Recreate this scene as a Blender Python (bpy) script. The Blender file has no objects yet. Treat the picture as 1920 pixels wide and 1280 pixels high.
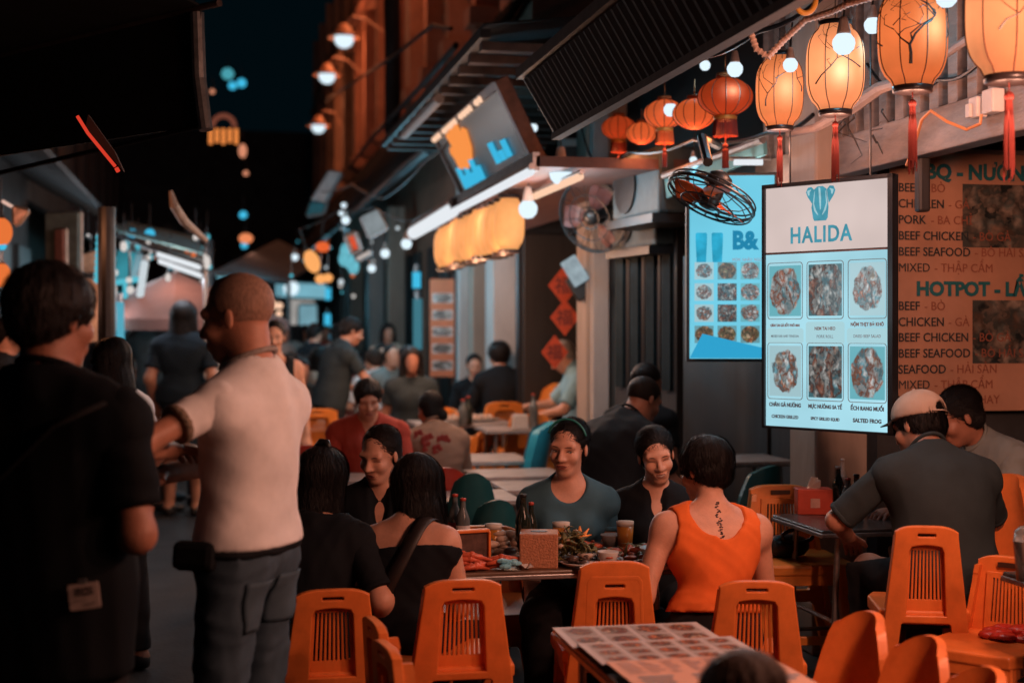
import bpy, bmesh, math, random
import numpy as np
from mathutils import Vector, Matrix
random.seed(7)
S = bpy.context.scene
COL = S.collection
R = math.radians
# ------------------------------------------------------------------ camera
F, EYE = 2667.0, 1.58                       # focal length in photo pixels (1920 wide), eye height
TH = math.atan2(960 - 405, F)               # the street runs off to the left of the view axis
fw = Vector((math.sin(TH), math.cos(TH), 0)); rt = Vector((math.cos(TH), -math.sin(TH), 0))
cam = bpy.data.cameras.new('camera'); cam_o = bpy.data.objects.new('camera', cam); COL.objects.link(cam_o)
cam_o.location = (0, 0, EYE); cam_o.rotation_euler = (R(90), 0, -TH)
cam.sensor_width = 36; cam.lens = 36 * F / 1920; cam.shift_y = -20 / 1920
cam.clip_start = 0.05; cam.clip_end = 400
cam.dof.use_dof = True; cam.dof.focus_distance = 5.35; cam.dof.aperture_fstop = 1.75
S.camera = cam_o
# ------------------------------------------------------------------ world: night sky
W = bpy.data.worlds.new('World'); S.world = W; W.use_nodes = True
nt = W.node_tree; nt.nodes.clear()
sky = nt.nodes.new('ShaderNodeTexSky'); sky.sky_type = 'NISHITA'; sky.sun_disc = False
sky.sun_elevation = R(-6); sky.sun_rotation = R(200)
bg = nt.nodes.new('ShaderNodeBackground'); bg.inputs['Strength'].default_value = 0.008
bg2 = nt.nodes.new('ShaderNodeBackground'); bg2.inputs['Color'].default_value = (0.10, 0.62, 0.90, 1); bg2.inputs['Strength'].default_value = 0.0048
ad = nt.nodes.new('ShaderNodeAddShader'); wo = nt.nodes.new('ShaderNodeOutputWorld')
nt.links.new(sky.outputs[0], bg.inputs[0]); nt.links.new(bg.outputs[0], ad.inputs[0]); nt.links.new(bg2.outputs[0], ad.inputs[1]); nt.links.new(ad.outputs[0], wo.inputs[0])
S.view_settings.view_transform = 'Standard'; S.view_settings.look = 'None'
S.view_settings.exposure = 0.0; S.view_settings.gamma = 1
S.cycles.use_adaptive_sampling = False; S.cycles.use_denoising = True
S.cycles.max_bounces = 5; S.cycles.diffuse_bounces = 3; S.cycles.glossy_bounces = 2; S.cycles.transmission_bounces = 4
S.cycles.caustics_reflective = False; S.cycles.caustics_refractive = False
S.cycles.sample_clamp_indirect = 0.5; S.cycles.sample_clamp_direct = 2.5
LP = 1.1                                    # overall lamp power

def P(px, py, d):
    v = d * (fw + (px - 960) / F * rt); return Vector((v.x, v.y, EYE - d * (py - 620) / F))
def G(px, d, z=0.0):
    v = P(px, 620, d); v.z = z; return v
def dX(px, X):                              # depth at which the ray through px meets the plane x = X
    return X / (math.sin(TH) + (px - 960) / F * math.cos(TH))
def facing(a):                              # rotation z whose local +y looks a degrees clockwise from the view axis
    d = math.sin(R(a)) * rt + math.cos(R(a)) * fw
    return math.atan2(-d.x, d.y)

# ------------------------------------------------------------------ materials
MATS = {}
def nodes(name):
    m = bpy.data.materials.new(name); m.use_nodes = True
    return m, m.node_tree.nodes, m.node_tree.links
def mat(name, col, rough=0.6, var=0.25, scale=12, bump=0.0, bscale=60, metal=0.0, spec=0.4, sub=0, stretch=None, col2=None):
    if name in MATS: return MATS[name]
    m, N, L = nodes(name); b = N['Principled BSDF']
    tc = N.new('ShaderNodeTexCoord'); mp = N.new('ShaderNodeMapping'); L.new(tc.outputs['Object'], mp.inputs[0])
    if stretch: mp.inputs['Scale'].default_value = stretch
    n = N.new('ShaderNodeTexNoise'); n.inputs['Scale'].default_value = scale; n.inputs['Detail'].default_value = 5; n.inputs['Roughness'].default_value = 0.62
    L.new(mp.outputs[0], n.inputs[0])
    r = N.new('ShaderNodeValToRGB'); c = Vector(col); a = c * (1 - var); d = Vector(col2) if col2 else c * (1 + var)
    r.color_ramp.elements[0].position = 0.3; r.color_ramp.elements[1].position = 0.7
    r.color_ramp.elements[0].color = (*a, 1); r.color_ramp.elements[1].color = (min(d[0], 1), min(d[1], 1), min(d[2], 1), 1)
    L.new(n.outputs[0], r.inputs[0]); L.new(r.outputs[0], b.inputs['Base Color'])
    b.inputs['Roughness'].default_value = rough; b.inputs['Metallic'].default_value = metal
    b.inputs['Specular IOR Level'].default_value = spec
    if sub: b.inputs['Subsurface Weight'].default_value = sub; b.inputs['Subsurface Radius'].default_value = (0.012, 0.004, 0.002); b.inputs['Subsurface Scale'].default_value = 1
    if bump:
        n2 = N.new('ShaderNodeTexNoise'); n2.inputs['Scale'].default_value = bscale; n2.inputs['Detail'].default_value = 4; L.new(mp.outputs[0], n2.inputs[0])
        bp = N.new('ShaderNodeBump'); bp.inputs['Strength'].default_value = bump; bp.inputs['Distance'].default_value = 0.01
        L.new(n2.outputs[0], bp.inputs['Height']); L.new(bp.outputs[0], b.inputs['Normal'])
    MATS[name] = m; return m
def emit(name, col, st=1.0, var=0.0, scale=8):
    if name in MATS: return MATS[name]
    m, N, L = nodes(name); N.remove(N['Principled BSDF']); e = N.new('ShaderNodeEmission')
    e.inputs['Color'].default_value = (*col, 1); e.inputs['Strength'].default_value = st
    if var:
        tc = N.new('ShaderNodeTexCoord'); n = N.new('ShaderNodeTexNoise'); n.inputs['Scale'].default_value = scale; L.new(tc.outputs['Object'], n.inputs[0])
        mr = N.new('ShaderNodeMapRange'); mr.inputs[1].default_value = .3; mr.inputs[2].default_value = .7; mr.inputs[3].default_value = st * (1 - var); mr.inputs[4].default_value = st * (1 + var)
        L.new(n.outputs[0], mr.inputs[0]); L.new(mr.outputs[0], e.inputs['Strength'])
    L.new(e.outputs[0], N['Material Output'].inputs[0]); MATS[name] = m; return m
def lantern_paper(name, col, st, base, grad=(0.55, 1.0), lo=.06, hi=.2):
    """lit translucent cloth: glows most beside the bulb inside it, with faint vertical weave"""
    if name in MATS: return MATS[name]
    m, N, L = nodes(name); b = N['Principled BSDF']; b.inputs['Base Color'].default_value = (*base, 1); b.inputs['Roughness'].default_value = 0.9; b.inputs['Specular IOR Level'].default_value = 0.08
    tc = N.new('ShaderNodeTexCoord'); n = N.new('ShaderNodeTexNoise'); n.inputs['Scale'].default_value = 9; n.inputs['Detail'].default_value = 4; L.new(tc.outputs['Object'], n.inputs[0])
    v = N.new('ShaderNodeVectorMath'); v.operation = 'LENGTH'; L.new(tc.outputs['Object'], v.inputs[0])
    mr = N.new('ShaderNodeMapRange'); mr.inputs[1].default_value = lo; mr.inputs[2].default_value = hi; mr.inputs[3].default_value = grad[1]; mr.inputs[4].default_value = grad[0]; L.new(v.outputs['Value'], mr.inputs[0])
    mu = N.new('ShaderNodeMath'); mu.operation = 'MULTIPLY_ADD'; mu.inputs[1].default_value = 0.5; mu.inputs[2].default_value = -0.25; L.new(n.outputs[0], mu.inputs[0])
    a = N.new('ShaderNodeMath'); a.operation = 'ADD'; L.new(mr.outputs[0], a.inputs[0]); L.new(mu.outputs[0], a.inputs[1])
    k = N.new('ShaderNodeMath'); k.operation = 'MULTIPLY'; k.inputs[1].default_value = st; L.new(a.outputs[0], k.inputs[0])
    b.inputs['Emission Color'].default_value = (*col, 1); L.new(k.outputs[0], b.inputs['Emission Strength']); MATS[name] = m; return m
def picture(name, cols, scale=26, st=None, bgc=None, seed=0.0, rough=0.4, disc=0.50):
    """a printed food picture: coloured morsels on a round dish (UV = the print), lit from behind when st is set"""
    m, N, L = nodes(name); b = N['Principled BSDF']
    uv = N.new('ShaderNodeTexCoord'); oi = N.new('ShaderNodeObjectInfo')
    off = N.new('ShaderNodeVectorMath'); off.operation = 'MULTIPLY_ADD'; off.inputs[1].default_value = (37, 91, 53)
    cx = N.new('ShaderNodeCombineXYZ'); L.new(oi.outputs['Random'], cx.inputs[0]); L.new(oi.outputs['Random'], cx.inputs[1]); L.new(oi.outputs['Random'], cx.inputs[2])
    L.new(cx.outputs[0], off.inputs[0]); L.new(uv.outputs['UV'], off.inputs[2])
    n = N.new('ShaderNodeTexNoise'); n.inputs['Scale'].default_value = 5; n.inputs['Detail'].default_value = 3; L.new(off.outputs[0], n.inputs[0])
    mx = N.new('ShaderNodeVectorMath'); mx.operation = 'MULTIPLY_ADD'; mx.inputs[1].default_value = (.42, .42, .42); L.new(n.outputs['Color'], mx.inputs[0]); L.new(off.outputs[0], mx.inputs[2])
    mpp = N.new('ShaderNodeMapping'); mpp.inputs['Rotation'].default_value = (0, 0, .7); mpp.inputs['Scale'].default_value = (1, .45, 1); L.new(mx.outputs[0], mpp.inputs[0])
    vo = N.new('ShaderNodeTexVoronoi'); vo.inputs['Scale'].default_value = scale * .19; L.new(mpp.outputs[0], vo.inputs[0])
    big = N.new('ShaderNodeTexNoise'); big.inputs['Scale'].default_value = 3.2; big.inputs['Detail'].default_value = 4; L.new(off.outputs[0], big.inputs[0])
    sp = N.new('ShaderNodeSeparateColor'); L.new(vo.outputs['Color'], sp.inputs[0])
    r = N.new('ShaderNodeValToRGB'); r.color_ramp.interpolation = 'LINEAR'
    els = r.color_ramp.elements
    while len(els) < len(cols): els.new(0.5)
    for i, c in enumerate(cols): els[i].position = i / len(cols); els[i].color = (*c, 1)
    mv = N.new('ShaderNodeMix'); mv.inputs[0].default_value = .5; mrr = N.new('ShaderNodeMapRange'); mrr.inputs[1].default_value = .3; mrr.inputs[2].default_value = .7; L.new(big.outputs[0], mrr.inputs[0]); L.new(mrr.outputs[0], mv.inputs[2]); L.new(sp.outputs[0], mv.inputs[3]); L.new(mv.outputs[0], r.inputs[0])
    sh = N.new('ShaderNodeMapRange'); sh.inputs[1].default_value = 0; sh.inputs[2].default_value = 0.55; sh.inputs[3].default_value = 1.15; sh.inputs[4].default_value = 0.35; L.new(vo.outputs['Distance'], sh.inputs[0])
    hv = N.new('ShaderNodeMix'); hv.data_type = 'RGBA'; hv.blend_type = 'MULTIPLY'; hv.inputs[0].default_value = 1; L.new(r.outputs[0], hv.inputs[6]); L.new(sh.outputs[0], hv.inputs[7])
    # dish
    s2 = N.new('ShaderNodeVectorMath'); s2.operation = 'SUBTRACT'; s2.inputs[1].default_value = (.5, .5, 0); L.new(uv.outputs['UV'], s2.inputs[0])
    ln = N.new('ShaderNodeVectorMath'); ln.operation = 'LENGTH'; L.new(s2.outputs[0], ln.inputs[0])
    ln2 = N.new('ShaderNodeMath'); ln2.operation = 'MULTIPLY_ADD'; ln2.inputs[1].default_value = .22; L.new(n.outputs[0], ln2.inputs[0]); L.new(ln.outputs['Value'], ln2.inputs[2])
    dr = N.new('ShaderNodeValToRGB'); dr.color_ramp.interpolation = 'LINEAR'
    dr.color_ramp.elements[0].position = disc + .06; dr.color_ramp.elements[0].color = (0, 0, 0, 1); dr.color_ramp.elements[1].position = disc + .10; dr.color_ramp.elements[1].color = (1, 1, 1, 1)
    L.new(ln2.outputs[0], dr.inputs[0])
    fin = N.new('ShaderNodeMix'); fin.data_type = 'RGBA'; L.new(dr.outputs[0], fin.inputs[0]); L.new(hv.outputs[2], fin.inputs[6]); fin.inputs[7].default_value = (*(bgc or (.5, .6, .6)), 1)
    L.new(fin.outputs[2], b.inputs['Base Color']); b.inputs['Roughness'].default_value = rough
    if st is not None:
        b.inputs['Base Color'].default_value = (.02, .02, .02, 1); L.remove(b.inputs['Base Color'].links[0])
        L.new(fin.outputs[2], b.inputs['Emission Color']); b.inputs['Emission Strength'].default_value = st
    return m

# ------------------------------------------------------------------ objects
def tag(o, label=None, cat=None, group=None, kind=None):
    if label: o['label'] = label
    if cat: o['category'] = cat
    if group: o['group'] = group
    if kind: o['kind'] = kind
    return o
def thing(name, label, cat, loc=(0, 0, 0), rotz=0.0, group=None, mtx=None):
    o = bpy.data.objects.new(name, None); COL.objects.link(o); o.empty_display_size = 0.1
    if mtx is not None: o.matrix_world = mtx
    else: o.location = loc; o.rotation_euler = (0, 0, rotz)
    return tag(o, label, cat, group, 'thing')
def dup(root, loc=None, rotz=None, label=None, group=None, mtx=None):
    r = root.copy(); COL.objects.link(r)
    if mtx is not None: r.matrix_world = mtx
    else:
        r.location = loc
        if rotz is not None: r.rotation_euler = (0, 0, rotz)
    if label: r['label'] = label
    if group: r['group'] = group
    for ch in list(root.children):
        c = ch.copy(); COL.objects.link(c); c.parent = r
        for g in list(ch.children):
            d = g.copy(); COL.objects.link(d); d.parent = c
    return r
def plight(name, loc, col, power, rad=0.05, parent=None, kind='POINT'):
    l = bpy.data.lights.new(name, kind); l.color = col; l.energy = power * LP; l.shadow_soft_size = rad
    o = bpy.data.objects.new(name, l); COL.objects.link(o); o.location = loc
    if parent: o.parent = parent
    return o
class MB:
    """collects boxes, tubes, lathes and plates; build() links them as ONE mesh object"""
    def __init__(s): s.v = []; s.f = []; s.uv = {}
    def add(s, vs, fs):
        b = len(s.v); s.v += [tuple(x) for x in vs]; s.f += [tuple(b + i for i in q) for q in fs]; return s
    def box(s, c, d, m=None, taper=1.0):
        x, y, z = (k / 2 for k in d); vs = []
        for sz in (-1, 1):
            t = taper if sz > 0 else 1.0
            for sx, sy in ((-1, -1), (1, -1), (1, 1), (-1, 1)):
                p = Vector((sx * x * t, sy * y * t, sz * z))
                if m: p = m @ p
                vs.append(p + Vector(c))
        return s.add(vs, [(3, 2, 1, 0), (4, 5, 6, 7), (0, 1, 5, 4), (1, 2, 6, 5), (2, 3, 7, 6), (3, 0, 4, 7)])
    def hexa(s, q0, q1):                    # solid between two quads
        return s.add(list(q0) + list(q1), [(3, 2, 1, 0), (4, 5, 6, 7), (0, 1, 5, 4), (1, 2, 6, 5), (2, 3, 7, 6), (3, 0, 4, 7)])
    def slab(s, a, b, c, d, th):            # plate through four points with thickness
        a, b, c, d = map(Vector, (a, b, c, d)); n = (b - a).cross(d - a).normalized() * th
        return s.hexa((a, b, c, d), (a + n, b + n, c + n, d + n))
    def quad(s, a, b, c, d): return s.add((a, b, c, d), [(0, 1, 2, 3)])
    def tube(s, pts, r, n=8, cap=True, flat=1.0):
        pts = [Vector(p) for p in pts]; rr = r if hasattr(r, '__len__') else [r] * len(pts); vs = []; fs = []
        up = Vector((0, 0, 1)); prev = None
        for i, p in enumerate(pts):
            t = (pts[min(i + 1, len(pts) - 1)] - pts[max(i - 1, 0)]).normalized()
            if prev is None: a = t.cross(up) if abs(t.z) < .95 else t.cross(Vector((1, 0, 0)))
            else: a = prev - t * prev.dot(t)
            a.normalize(); prev = a; b = t.cross(a)
            for k in range(n):
                w = 2 * math.pi * k / n; vs.append(p + (a * math.cos(w) + b * math.sin(w) * flat) * rr[i])
        for i in range(len(pts) - 1):
            for k in range(n): fs.append((i * n + k, i * n + (k + 1) % n, (i + 1) * n + (k + 1) % n, (i + 1) * n + k))
        if cap: fs += [tuple(range(n))[::-1], tuple((len(pts) - 1) * n + k for k in range(n))]
        return s.add(vs, fs)
    def lathe(s, prof, c=(0, 0, 0), n=20, m=None, sx=1.0, sy=1.0):
        vs = []; fs = []; c = Vector(c)
        for r, z in prof:
            for k in range(n):
                w = 2 * math.pi * k / n; p = Vector((r * math.cos(w) * sx, r * math.sin(w) * sy, z)); vs.append((m @ p if m else p) + c)
        for i in range(len(prof) - 1):
            for k in range(n): fs.append((i * n + k, i * n + (k + 1) % n, (i + 1) * n + (k + 1) % n, (i + 1) * n + k))
        if prof[0][0] > 1e-4: fs.append(tuple(range(n))[::-1])
        if prof[-1][0] > 1e-4: fs.append(tuple((len(prof) - 1) * n + k for k in range(n)))
        return s.add(vs, fs)
    def ball(s, c, r, n=12, sc=(1, 1, 1)):
        pr = [(max(math.sin(math.pi * i / (n // 2 + 2)), 0) * 1.0, -math.cos(math.pi * i / (n // 2 + 2))) for i in range(n // 2 + 3)]
        m = Matrix.Diagonal((r * sc[0], r * sc[1], r * sc[2]))
        return s.lathe(pr, c, n, m)
    def build(s, name, m, parent=None, smooth=False, bevel=0.0, loc=None, uvq=False):
        me = bpy.data.meshes.new(name); me.from_pydata([tuple(v) for v in s.v], [], s.f); me.update()
        ms = m if isinstance(m, (list, tuple)) else [m]
        for q in ms: me.materials.append(q)
        if smooth: me.polygons.foreach_set('use_smooth', [True] * len(me.polygons))
        if uvq:                                     # every quad carries the whole print
            u = me.uv_layers.new(); k = 0; cs = ((0, 0), (1, 0), (1, 1), (0, 1))
            for pl in me.polygons:
                for j, li in enumerate(pl.loop_indices): u.data[li].uv = cs[j % 4]
        o = bpy.data.objects.new(name, me); COL.objects.link(o)
        if parent: o.parent = parent
        if loc is not None: o.location = loc
        if bevel:
            b = o.modifiers.new('bevel', 'BEVEL'); b.width = bevel; b.segments = 2; b.limit_method = 'ANGLE'; b.angle_limit = R(40)
        return o
def smooth_angle(o, a=35):
    o.data.polygons.foreach_set('use_smooth', [True] * len(o.data.polygons))
    o.data.set_sharp_from_angle(angle=R(a)) if hasattr(o.data, 'set_sharp_from_angle') else None
    return o
def curve2d(polys, th, bev, res=2):
    """filled flat curve with holes -> (verts, faces); polys: lists of 2-d points, th half thickness"""
    c = bpy.data.curves.new('c', 'CURVE'); c.dimensions = '2D'; c.fill_mode = 'BOTH'; c.extrude = th; c.bevel_depth = bev; c.bevel_resolution = res
    for p in polys:
        sp = c.splines.new('POLY'); sp.points.add(len(p) - 1); sp.use_cyclic_u = True
        for q, pt in zip(p, sp.points): pt.co = (q[0], q[1], 0, 1)
    return curve_mesh(c)
def curve_mesh(c):
    o = bpy.data.objects.new('c', c); COL.objects.link(o); dg = bpy.context.evaluated_depsgraph_get(); dg.update()
    me = bpy.data.meshes.new_from_object(o.evaluated_get(dg)); vs = [v.co.copy() for v in me.vertices]; fs = [tuple(p.vertices) for p in me.polygons]
    bpy.data.objects.remove(o); bpy.data.meshes.remove(me); bpy.data.curves.remove(c); return vs, fs
def text(body, size, bold=0.0, ext=0.001, align='LEFT', width=1.0, shear=0.0, sp=1.0):
    c = bpy.data.curves.new('t', 'FONT'); c.body = body; c.size = size; c.extrude = ext; c.offset = bold; c.align_x = align; c.shear = shear; c.resolution_u = 3; c.space_character = sp
    vs, fs = curve_mesh(c)
    return [Vector((v.x * width, v.y, v.z)) for v in vs], fs
def rrect(w, h, r, cx=0, cy=0, n=4):
    out = []
    for sx, sy, a0 in ((1, 1, 0), (-1, 1, 90), (-1, -1, 180), (1, -1, 270)):
        for k in range(n + 1):
            a = R(a0 + 90 * k / n); out.append((cx + sx * (w / 2 - r) + r * math.cos(a), cy + sy * (h / 2 - r) + r * math.sin(a)))
    return out
def frame_mtx(o, ex, ez):                   # local x along ex, z along ez, -y toward the reader
    ex = Vector(ex).normalized(); ez = Vector(ez); ez = (ez - ex * ez.dot(ex)).normalized(); ey = ez.cross(ex)
    m = Matrix((ex, ey, ez)).transposed().to_4x4(); m.translation = Vector(o); return m
def onface(vs, x, z, y=-0.0068):             # flat x,y,z text or curve points -> sign face (local x right, z up, reader at -y)
    return [Vector((v[0] + x, y - (v[2] if len(v) > 2 else 0), v[1] + z)) for v in vs]
# ------------------------------------------------------------------ bodies: one continuous surface grown round a posed skeleton
V3 = lambda *a: np.array(a, float)
def nrm(v): return v / (np.linalg.norm(v) + 1e-9)
def rot(ax, ang):
    return np.array(Matrix.Rotation(ang, 3, Vector(ax)))
class Blob:
    def __init__(s): s.p = []; s.cuts = []; s.lo = V3(9, 9, 9); s.hi = V3(-9, -9, -9)
    def cap(s, a, b, ra, rb, k=.02, flat=None, f=1.0, op='u'):
        a, b = np.asarray(a, float), np.asarray(b, float); r = max(ra, rb); lo = np.minimum(a, b) - r; hi = np.maximum(a, b) + r
        s.p.append(('c', a, b, ra, rb, k, flat, f, op, lo, hi)); s._g(lo, hi, op)
    def ell(s, c, r, k=.02, fr=None, op='u'):
        c = np.asarray(c, float); r = np.asarray(r, float); m = r.max() if fr is not None else r; s.p.append(('e', c, r, fr, None, k, None, 1, op, c - m, c + m)); s._g(c - m, c + m, op)
    def cut(s, pt, n): s.cuts.append((np.asarray(pt, float), nrm(np.asarray(n, float))))   # removes the side n points to
    def _g(s, lo, hi, op):
        if op == 'u': s.lo = np.minimum(s.lo, lo); s.hi = np.maximum(s.hi, hi)
    def mesh(s, h, fines=(), wr=None, post=None):
        ax = []
        for i in range(3):
            lo, hi = s.lo[i] - 2.5 * h, s.hi[i] + 2.5 * h; x = lo; out = [x]
            while x < hi:
                st = h
                for a, b, hf in fines:
                    if a[i] - hf <= x <= b[i]: st = min(st, hf)
                x += st; out.append(x)
            ax.append(np.array(out))
        X, Y, Z = ax; D = np.full((len(X), len(Y), len(Z)), .5, np.float32)
        for kd, a, b, ra, rb, k, fl, f, op, lo, hi in s.p:
            m = k + 2 * h + .01; sl = []
            for i, A in enumerate(ax):
                sl.append(slice(max(np.searchsorted(A, lo[i] - m) - 1, 0), np.searchsorted(A, hi[i] + m) + 1))
            gx, gy, gz = np.meshgrid(X[sl[0]], Y[sl[1]], Z[sl[2]], indexing='ij', sparse=True)
            if gx.size * gy.size * gz.size == 0: continue
            if kd == 'c':
                qx, qy, qz = gx - a[0], gy - a[1], gz - a[2]; ba = b - a
                if fl is not None:
                    w = (qx * fl[0] + qy * fl[1] + qz * fl[2]) * (1 / f - 1); qx = qx + w * fl[0]; qy = qy + w * fl[1]; qz = qz + w * fl[2]
                    ba = ba + fl * (ba @ fl) * (1 / f - 1)
                t = np.clip((qx * ba[0] + qy * ba[1] + qz * ba[2]) / max(ba @ ba, 1e-9), 0, 1)
                d = np.sqrt((qx - t * ba[0]) ** 2 + (qy - t * ba[1]) ** 2 + (qz - t * ba[2]) ** 2) - (ra + t * (rb - ra))
            else:
                qx, qy, qz = gx - a[0], gy - a[1], gz - a[2]
                if ra is not None:
                    Rm = ra; qx, qy, qz = (qx * Rm[i, 0] + qy * Rm[i, 1] + qz * Rm[i, 2] for i in range(3))
                k0 = np.sqrt((qx / b[0]) ** 2 + (qy / b[1]) ** 2 + (qz / b[2]) ** 2); k1 = np.sqrt((qx / b[0] ** 2) ** 2 + (qy / b[1] ** 2) ** 2 + (qz / b[2] ** 2) ** 2) + 1e-6
                d = k0 * (k0 - 1) / k1
            cur = D[sl[0], sl[1], sl[2]]; d = np.broadcast_to(d, cur.shape)
            if op == 'u':
                hh = np.maximum(k - np.abs(cur - d), 0) / k; D[sl[0], sl[1], sl[2]] = np.minimum(cur, d) - hh * hh * k / 4
            else:
                d = -d; hh = np.maximum(k - np.abs(cur - d), 0) / k; D[sl[0], sl[1], sl[2]] = np.maximum(cur, d) + hh * hh * k / 4
        gx, gy, gz = np.meshgrid(X, Y, Z, indexing='ij', sparse=True)
        if wr: D = D + wr(gx, gy, gz)
        for pt, n in s.cuts:
            D = np.maximum(D, (gx - pt[0]) * n[0] + (gy - pt[1]) * n[1] + (gz - pt[2]) * n[2])
        if post: D = post(D, gx, gy, gz)
        D[0] = D[-1] = .5; D[:, 0] = D[:, -1] = .5; D[:, :, 0] = D[:, :, -1] = .5
        return surface_nets(np.ascontiguousarray(D), X, Y, Z)
def surface_nets(D, X, Y, Z):
    I = D < 0
    c = [I[i:I.shape[0] - 1 + i, j:I.shape[1] - 1 + j, k:I.shape[2] - 1 + k] for i in (0, 1) for j in (0, 1) for k in (0, 1)]
    an = np.logical_or.reduce(c); al = np.logical_and.reduce(c); act = an & ~al
    idx = np.full(act.shape, -1, np.int64); ci, cj, ck = np.nonzero(act); n = len(ci); idx[ci, cj, ck] = np.arange(n)
    acc = np.zeros((n, 3)); num = np.zeros(n)
    for ax in range(3):
        for u in (0, 1):
            for w in (0, 1):
                o = [0, 0, 0]; oth = [q for q in range(3) if q != ax]; o[oth[0]] = u; o[oth[1]] = w
                i, j, k = ci + o[0], cj + o[1], ck + o[2]; e = [0, 0, 0]; e[ax] = 1
                d1 = D[i, j, k]; d2 = D[i + e[0], j + e[1], k + e[2]]; m = (d1 < 0) != (d2 < 0); t = d1 / np.where(m, d1 - d2, 1)
                p = np.stack([X[i] + (t * (X[i + e[0]] - X[i]) if ax == 0 else 0), Y[j] + (t * (Y[j + e[1]] - Y[j]) if ax == 1 else 0), Z[k] + (t * (Z[k + e[2]] - Z[k]) if ax == 2 else 0)], 1)
                acc[m] += p[m]; num[m] += 1
    Vv = acc / np.maximum(num, 1)[:, None]; Q = []
    for ax in range(3):
        sh = [slice(1, -1)] * 3; sh[ax] = slice(0, -1); s2 = [slice(1, -1)] * 3; s2[ax] = slice(1, None)
        a = I[tuple(sh)]; b = I[tuple(s2)]; i, j, k = np.nonzero(a != b); flip = a[i, j, k]
        base = [i, j, k]; base = [base[q] + (0 if q == ax else 1) for q in range(3)]
        o1, o2 = [q for q in range(3) if q != ax]
        def cell(d1, d2):
            bb = list(base); bb[o1] = bb[o1] - d1; bb[o2] = bb[o2] - d2; return idx[tuple(bb)]
        q = np.stack([cell(1, 1), cell(0, 1), cell(0, 0), cell(1, 0)], 1)
        if ax == 1: flip = ~flip
        q[~flip] = q[~flip][:, ::-1]; Q.append(q)
    return Vv, np.concatenate(Q)
def np_mesh(name, VQ, m, parent, smooth=True):
    V, Q = VQ; me = bpy.data.meshes.new(name)
    if len(V) == 0: return None
    me.vertices.add(len(V)); me.vertices.foreach_set('co', V.astype(np.float32).ravel())
    me.loops.add(Q.size); me.loops.foreach_set('vertex_index', Q.astype(np.int32).ravel())
    me.polygons.add(len(Q)); me.polygons.foreach_set('loop_start', np.arange(0, Q.size, 4, dtype=np.int32))
    me.update(calc_edges=True); me.validate(); me.polygons.foreach_set('use_smooth', [smooth] * len(me.polygons)); me.materials.append(m)
    o = bpy.data.objects.new(name, me); COL.objects.link(o); o.parent = parent; return o
def wrinkle(amp, seed, wl=.09, dirs=5, zs=1.0):
    rg = np.random.RandomState(seed); K = rg.normal(size=(dirs, 3)); K[:, 2] *= zs; K = K / np.linalg.norm(K, axis=1)[:, None] * (2 * np.pi / (wl * rg.uniform(.6, 1.7, (dirs, 1)))); ph = rg.uniform(0, 6, dirs)
    def f(x, y, z):
        o = 0
        for i in range(dirs):
            ww = K[i, 0] * x + K[i, 1] * y + K[i, 2] * z + ph[i]; o = o + 1.5 * np.abs(np.sin(.5 * ww + .8 * np.sin(.37 * ww + ph[i]))) ** .8 - 1.0
        return (amp / dirs ** .5 * o).astype(np.float32)
    return f
def ik(a, c, l1, l2, pole):
    a, c = np.asarray(a, float), np.asarray(c, float); v = c - a; d = np.linalg.norm(v); d2 = min(d, (l1 + l2) * .995); u = v / d; c = a + u * d2
    x = (l1 * l1 - l2 * l2 + d2 * d2) / (2 * d2); hgt = math.sqrt(max(l1 * l1 - x * x, 0)); p = np.asarray(pole, float); p = nrm(p - u * (p @ u)); return a + u * x + p * hgt, c

def skinmat(k, c): return mat('skin_' + k, c, rough=.48, var=.13, scale=18, bump=.12, bscale=160, spec=.35, sub=.08)
SK = dict(light=(.62, .32, .22), mid=(.46, .215, .14), tan=(.35, .15, .095))
def hairmat(k, c): return mat('hair_' + k, c, rough=.5, var=.4, scale=30, bump=.4, bscale=70, spec=.18, stretch=(6, 6, .8))
HAIR = dict(black=(.010, .008, .008), brown=(.03, .016, .011), dark=(.016, .011, .010), grey=(.30, .29, .28), stubble=(.30, .18, .13))
def cloth(k, c, rough=.85): return mat('cloth_' + k, c, rough=rough, var=.14, scale=7, bump=.25, bscale=420, spec=.15)

def bvh_of(root, *names):
    from mathutils.bvhtree import BVHTree
    V, Q = [], []
    for o in root.children:
        if o.type == 'MESH' and any(o.name.startswith(n) for n in names):
            b0 = len(V); V += [v.co.copy() for v in o.data.vertices]; Q += [tuple(b0 + i for i in p.vertices) for p in o.data.polygons]
    return BVHTree.FromPolygons(V, Q)
def patch(root, name, m, bv, c, u, v, into, w, h, off=.008, n=12, taper=1.0):
    """cloth patch laid on a surface: a grid cast along into"""
    c, u, v, into = map(Vector, (c, u, v, into)); u.normalize(); v.normalize(); into.normalize(); b = MB(); g = {}
    for i in range(n):
        for j in range(n):
            t = 1 + (taper - 1) * (j / (n - 1)); p = c + u * (i / (n - 1) - .5) * w * t + v * (j / (n - 1) - .5) * h; q = bv.ray_cast(p - into * .25, into)[0]
            g[i, j] = (q if q is not None else p) - into * off
    b.add([g[i, j] for i in range(n) for j in range(n)], [(i * n + j, (i + 1) * n + j, (i + 1) * n + j + 1, i * n + j + 1) for i in range(n - 1) for j in range(n - 1)])
    o = b.build(name, m, root, True); s = o.modifiers.new('thick', 'SOLIDIFY'); s.thickness = .003; return o
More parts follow.
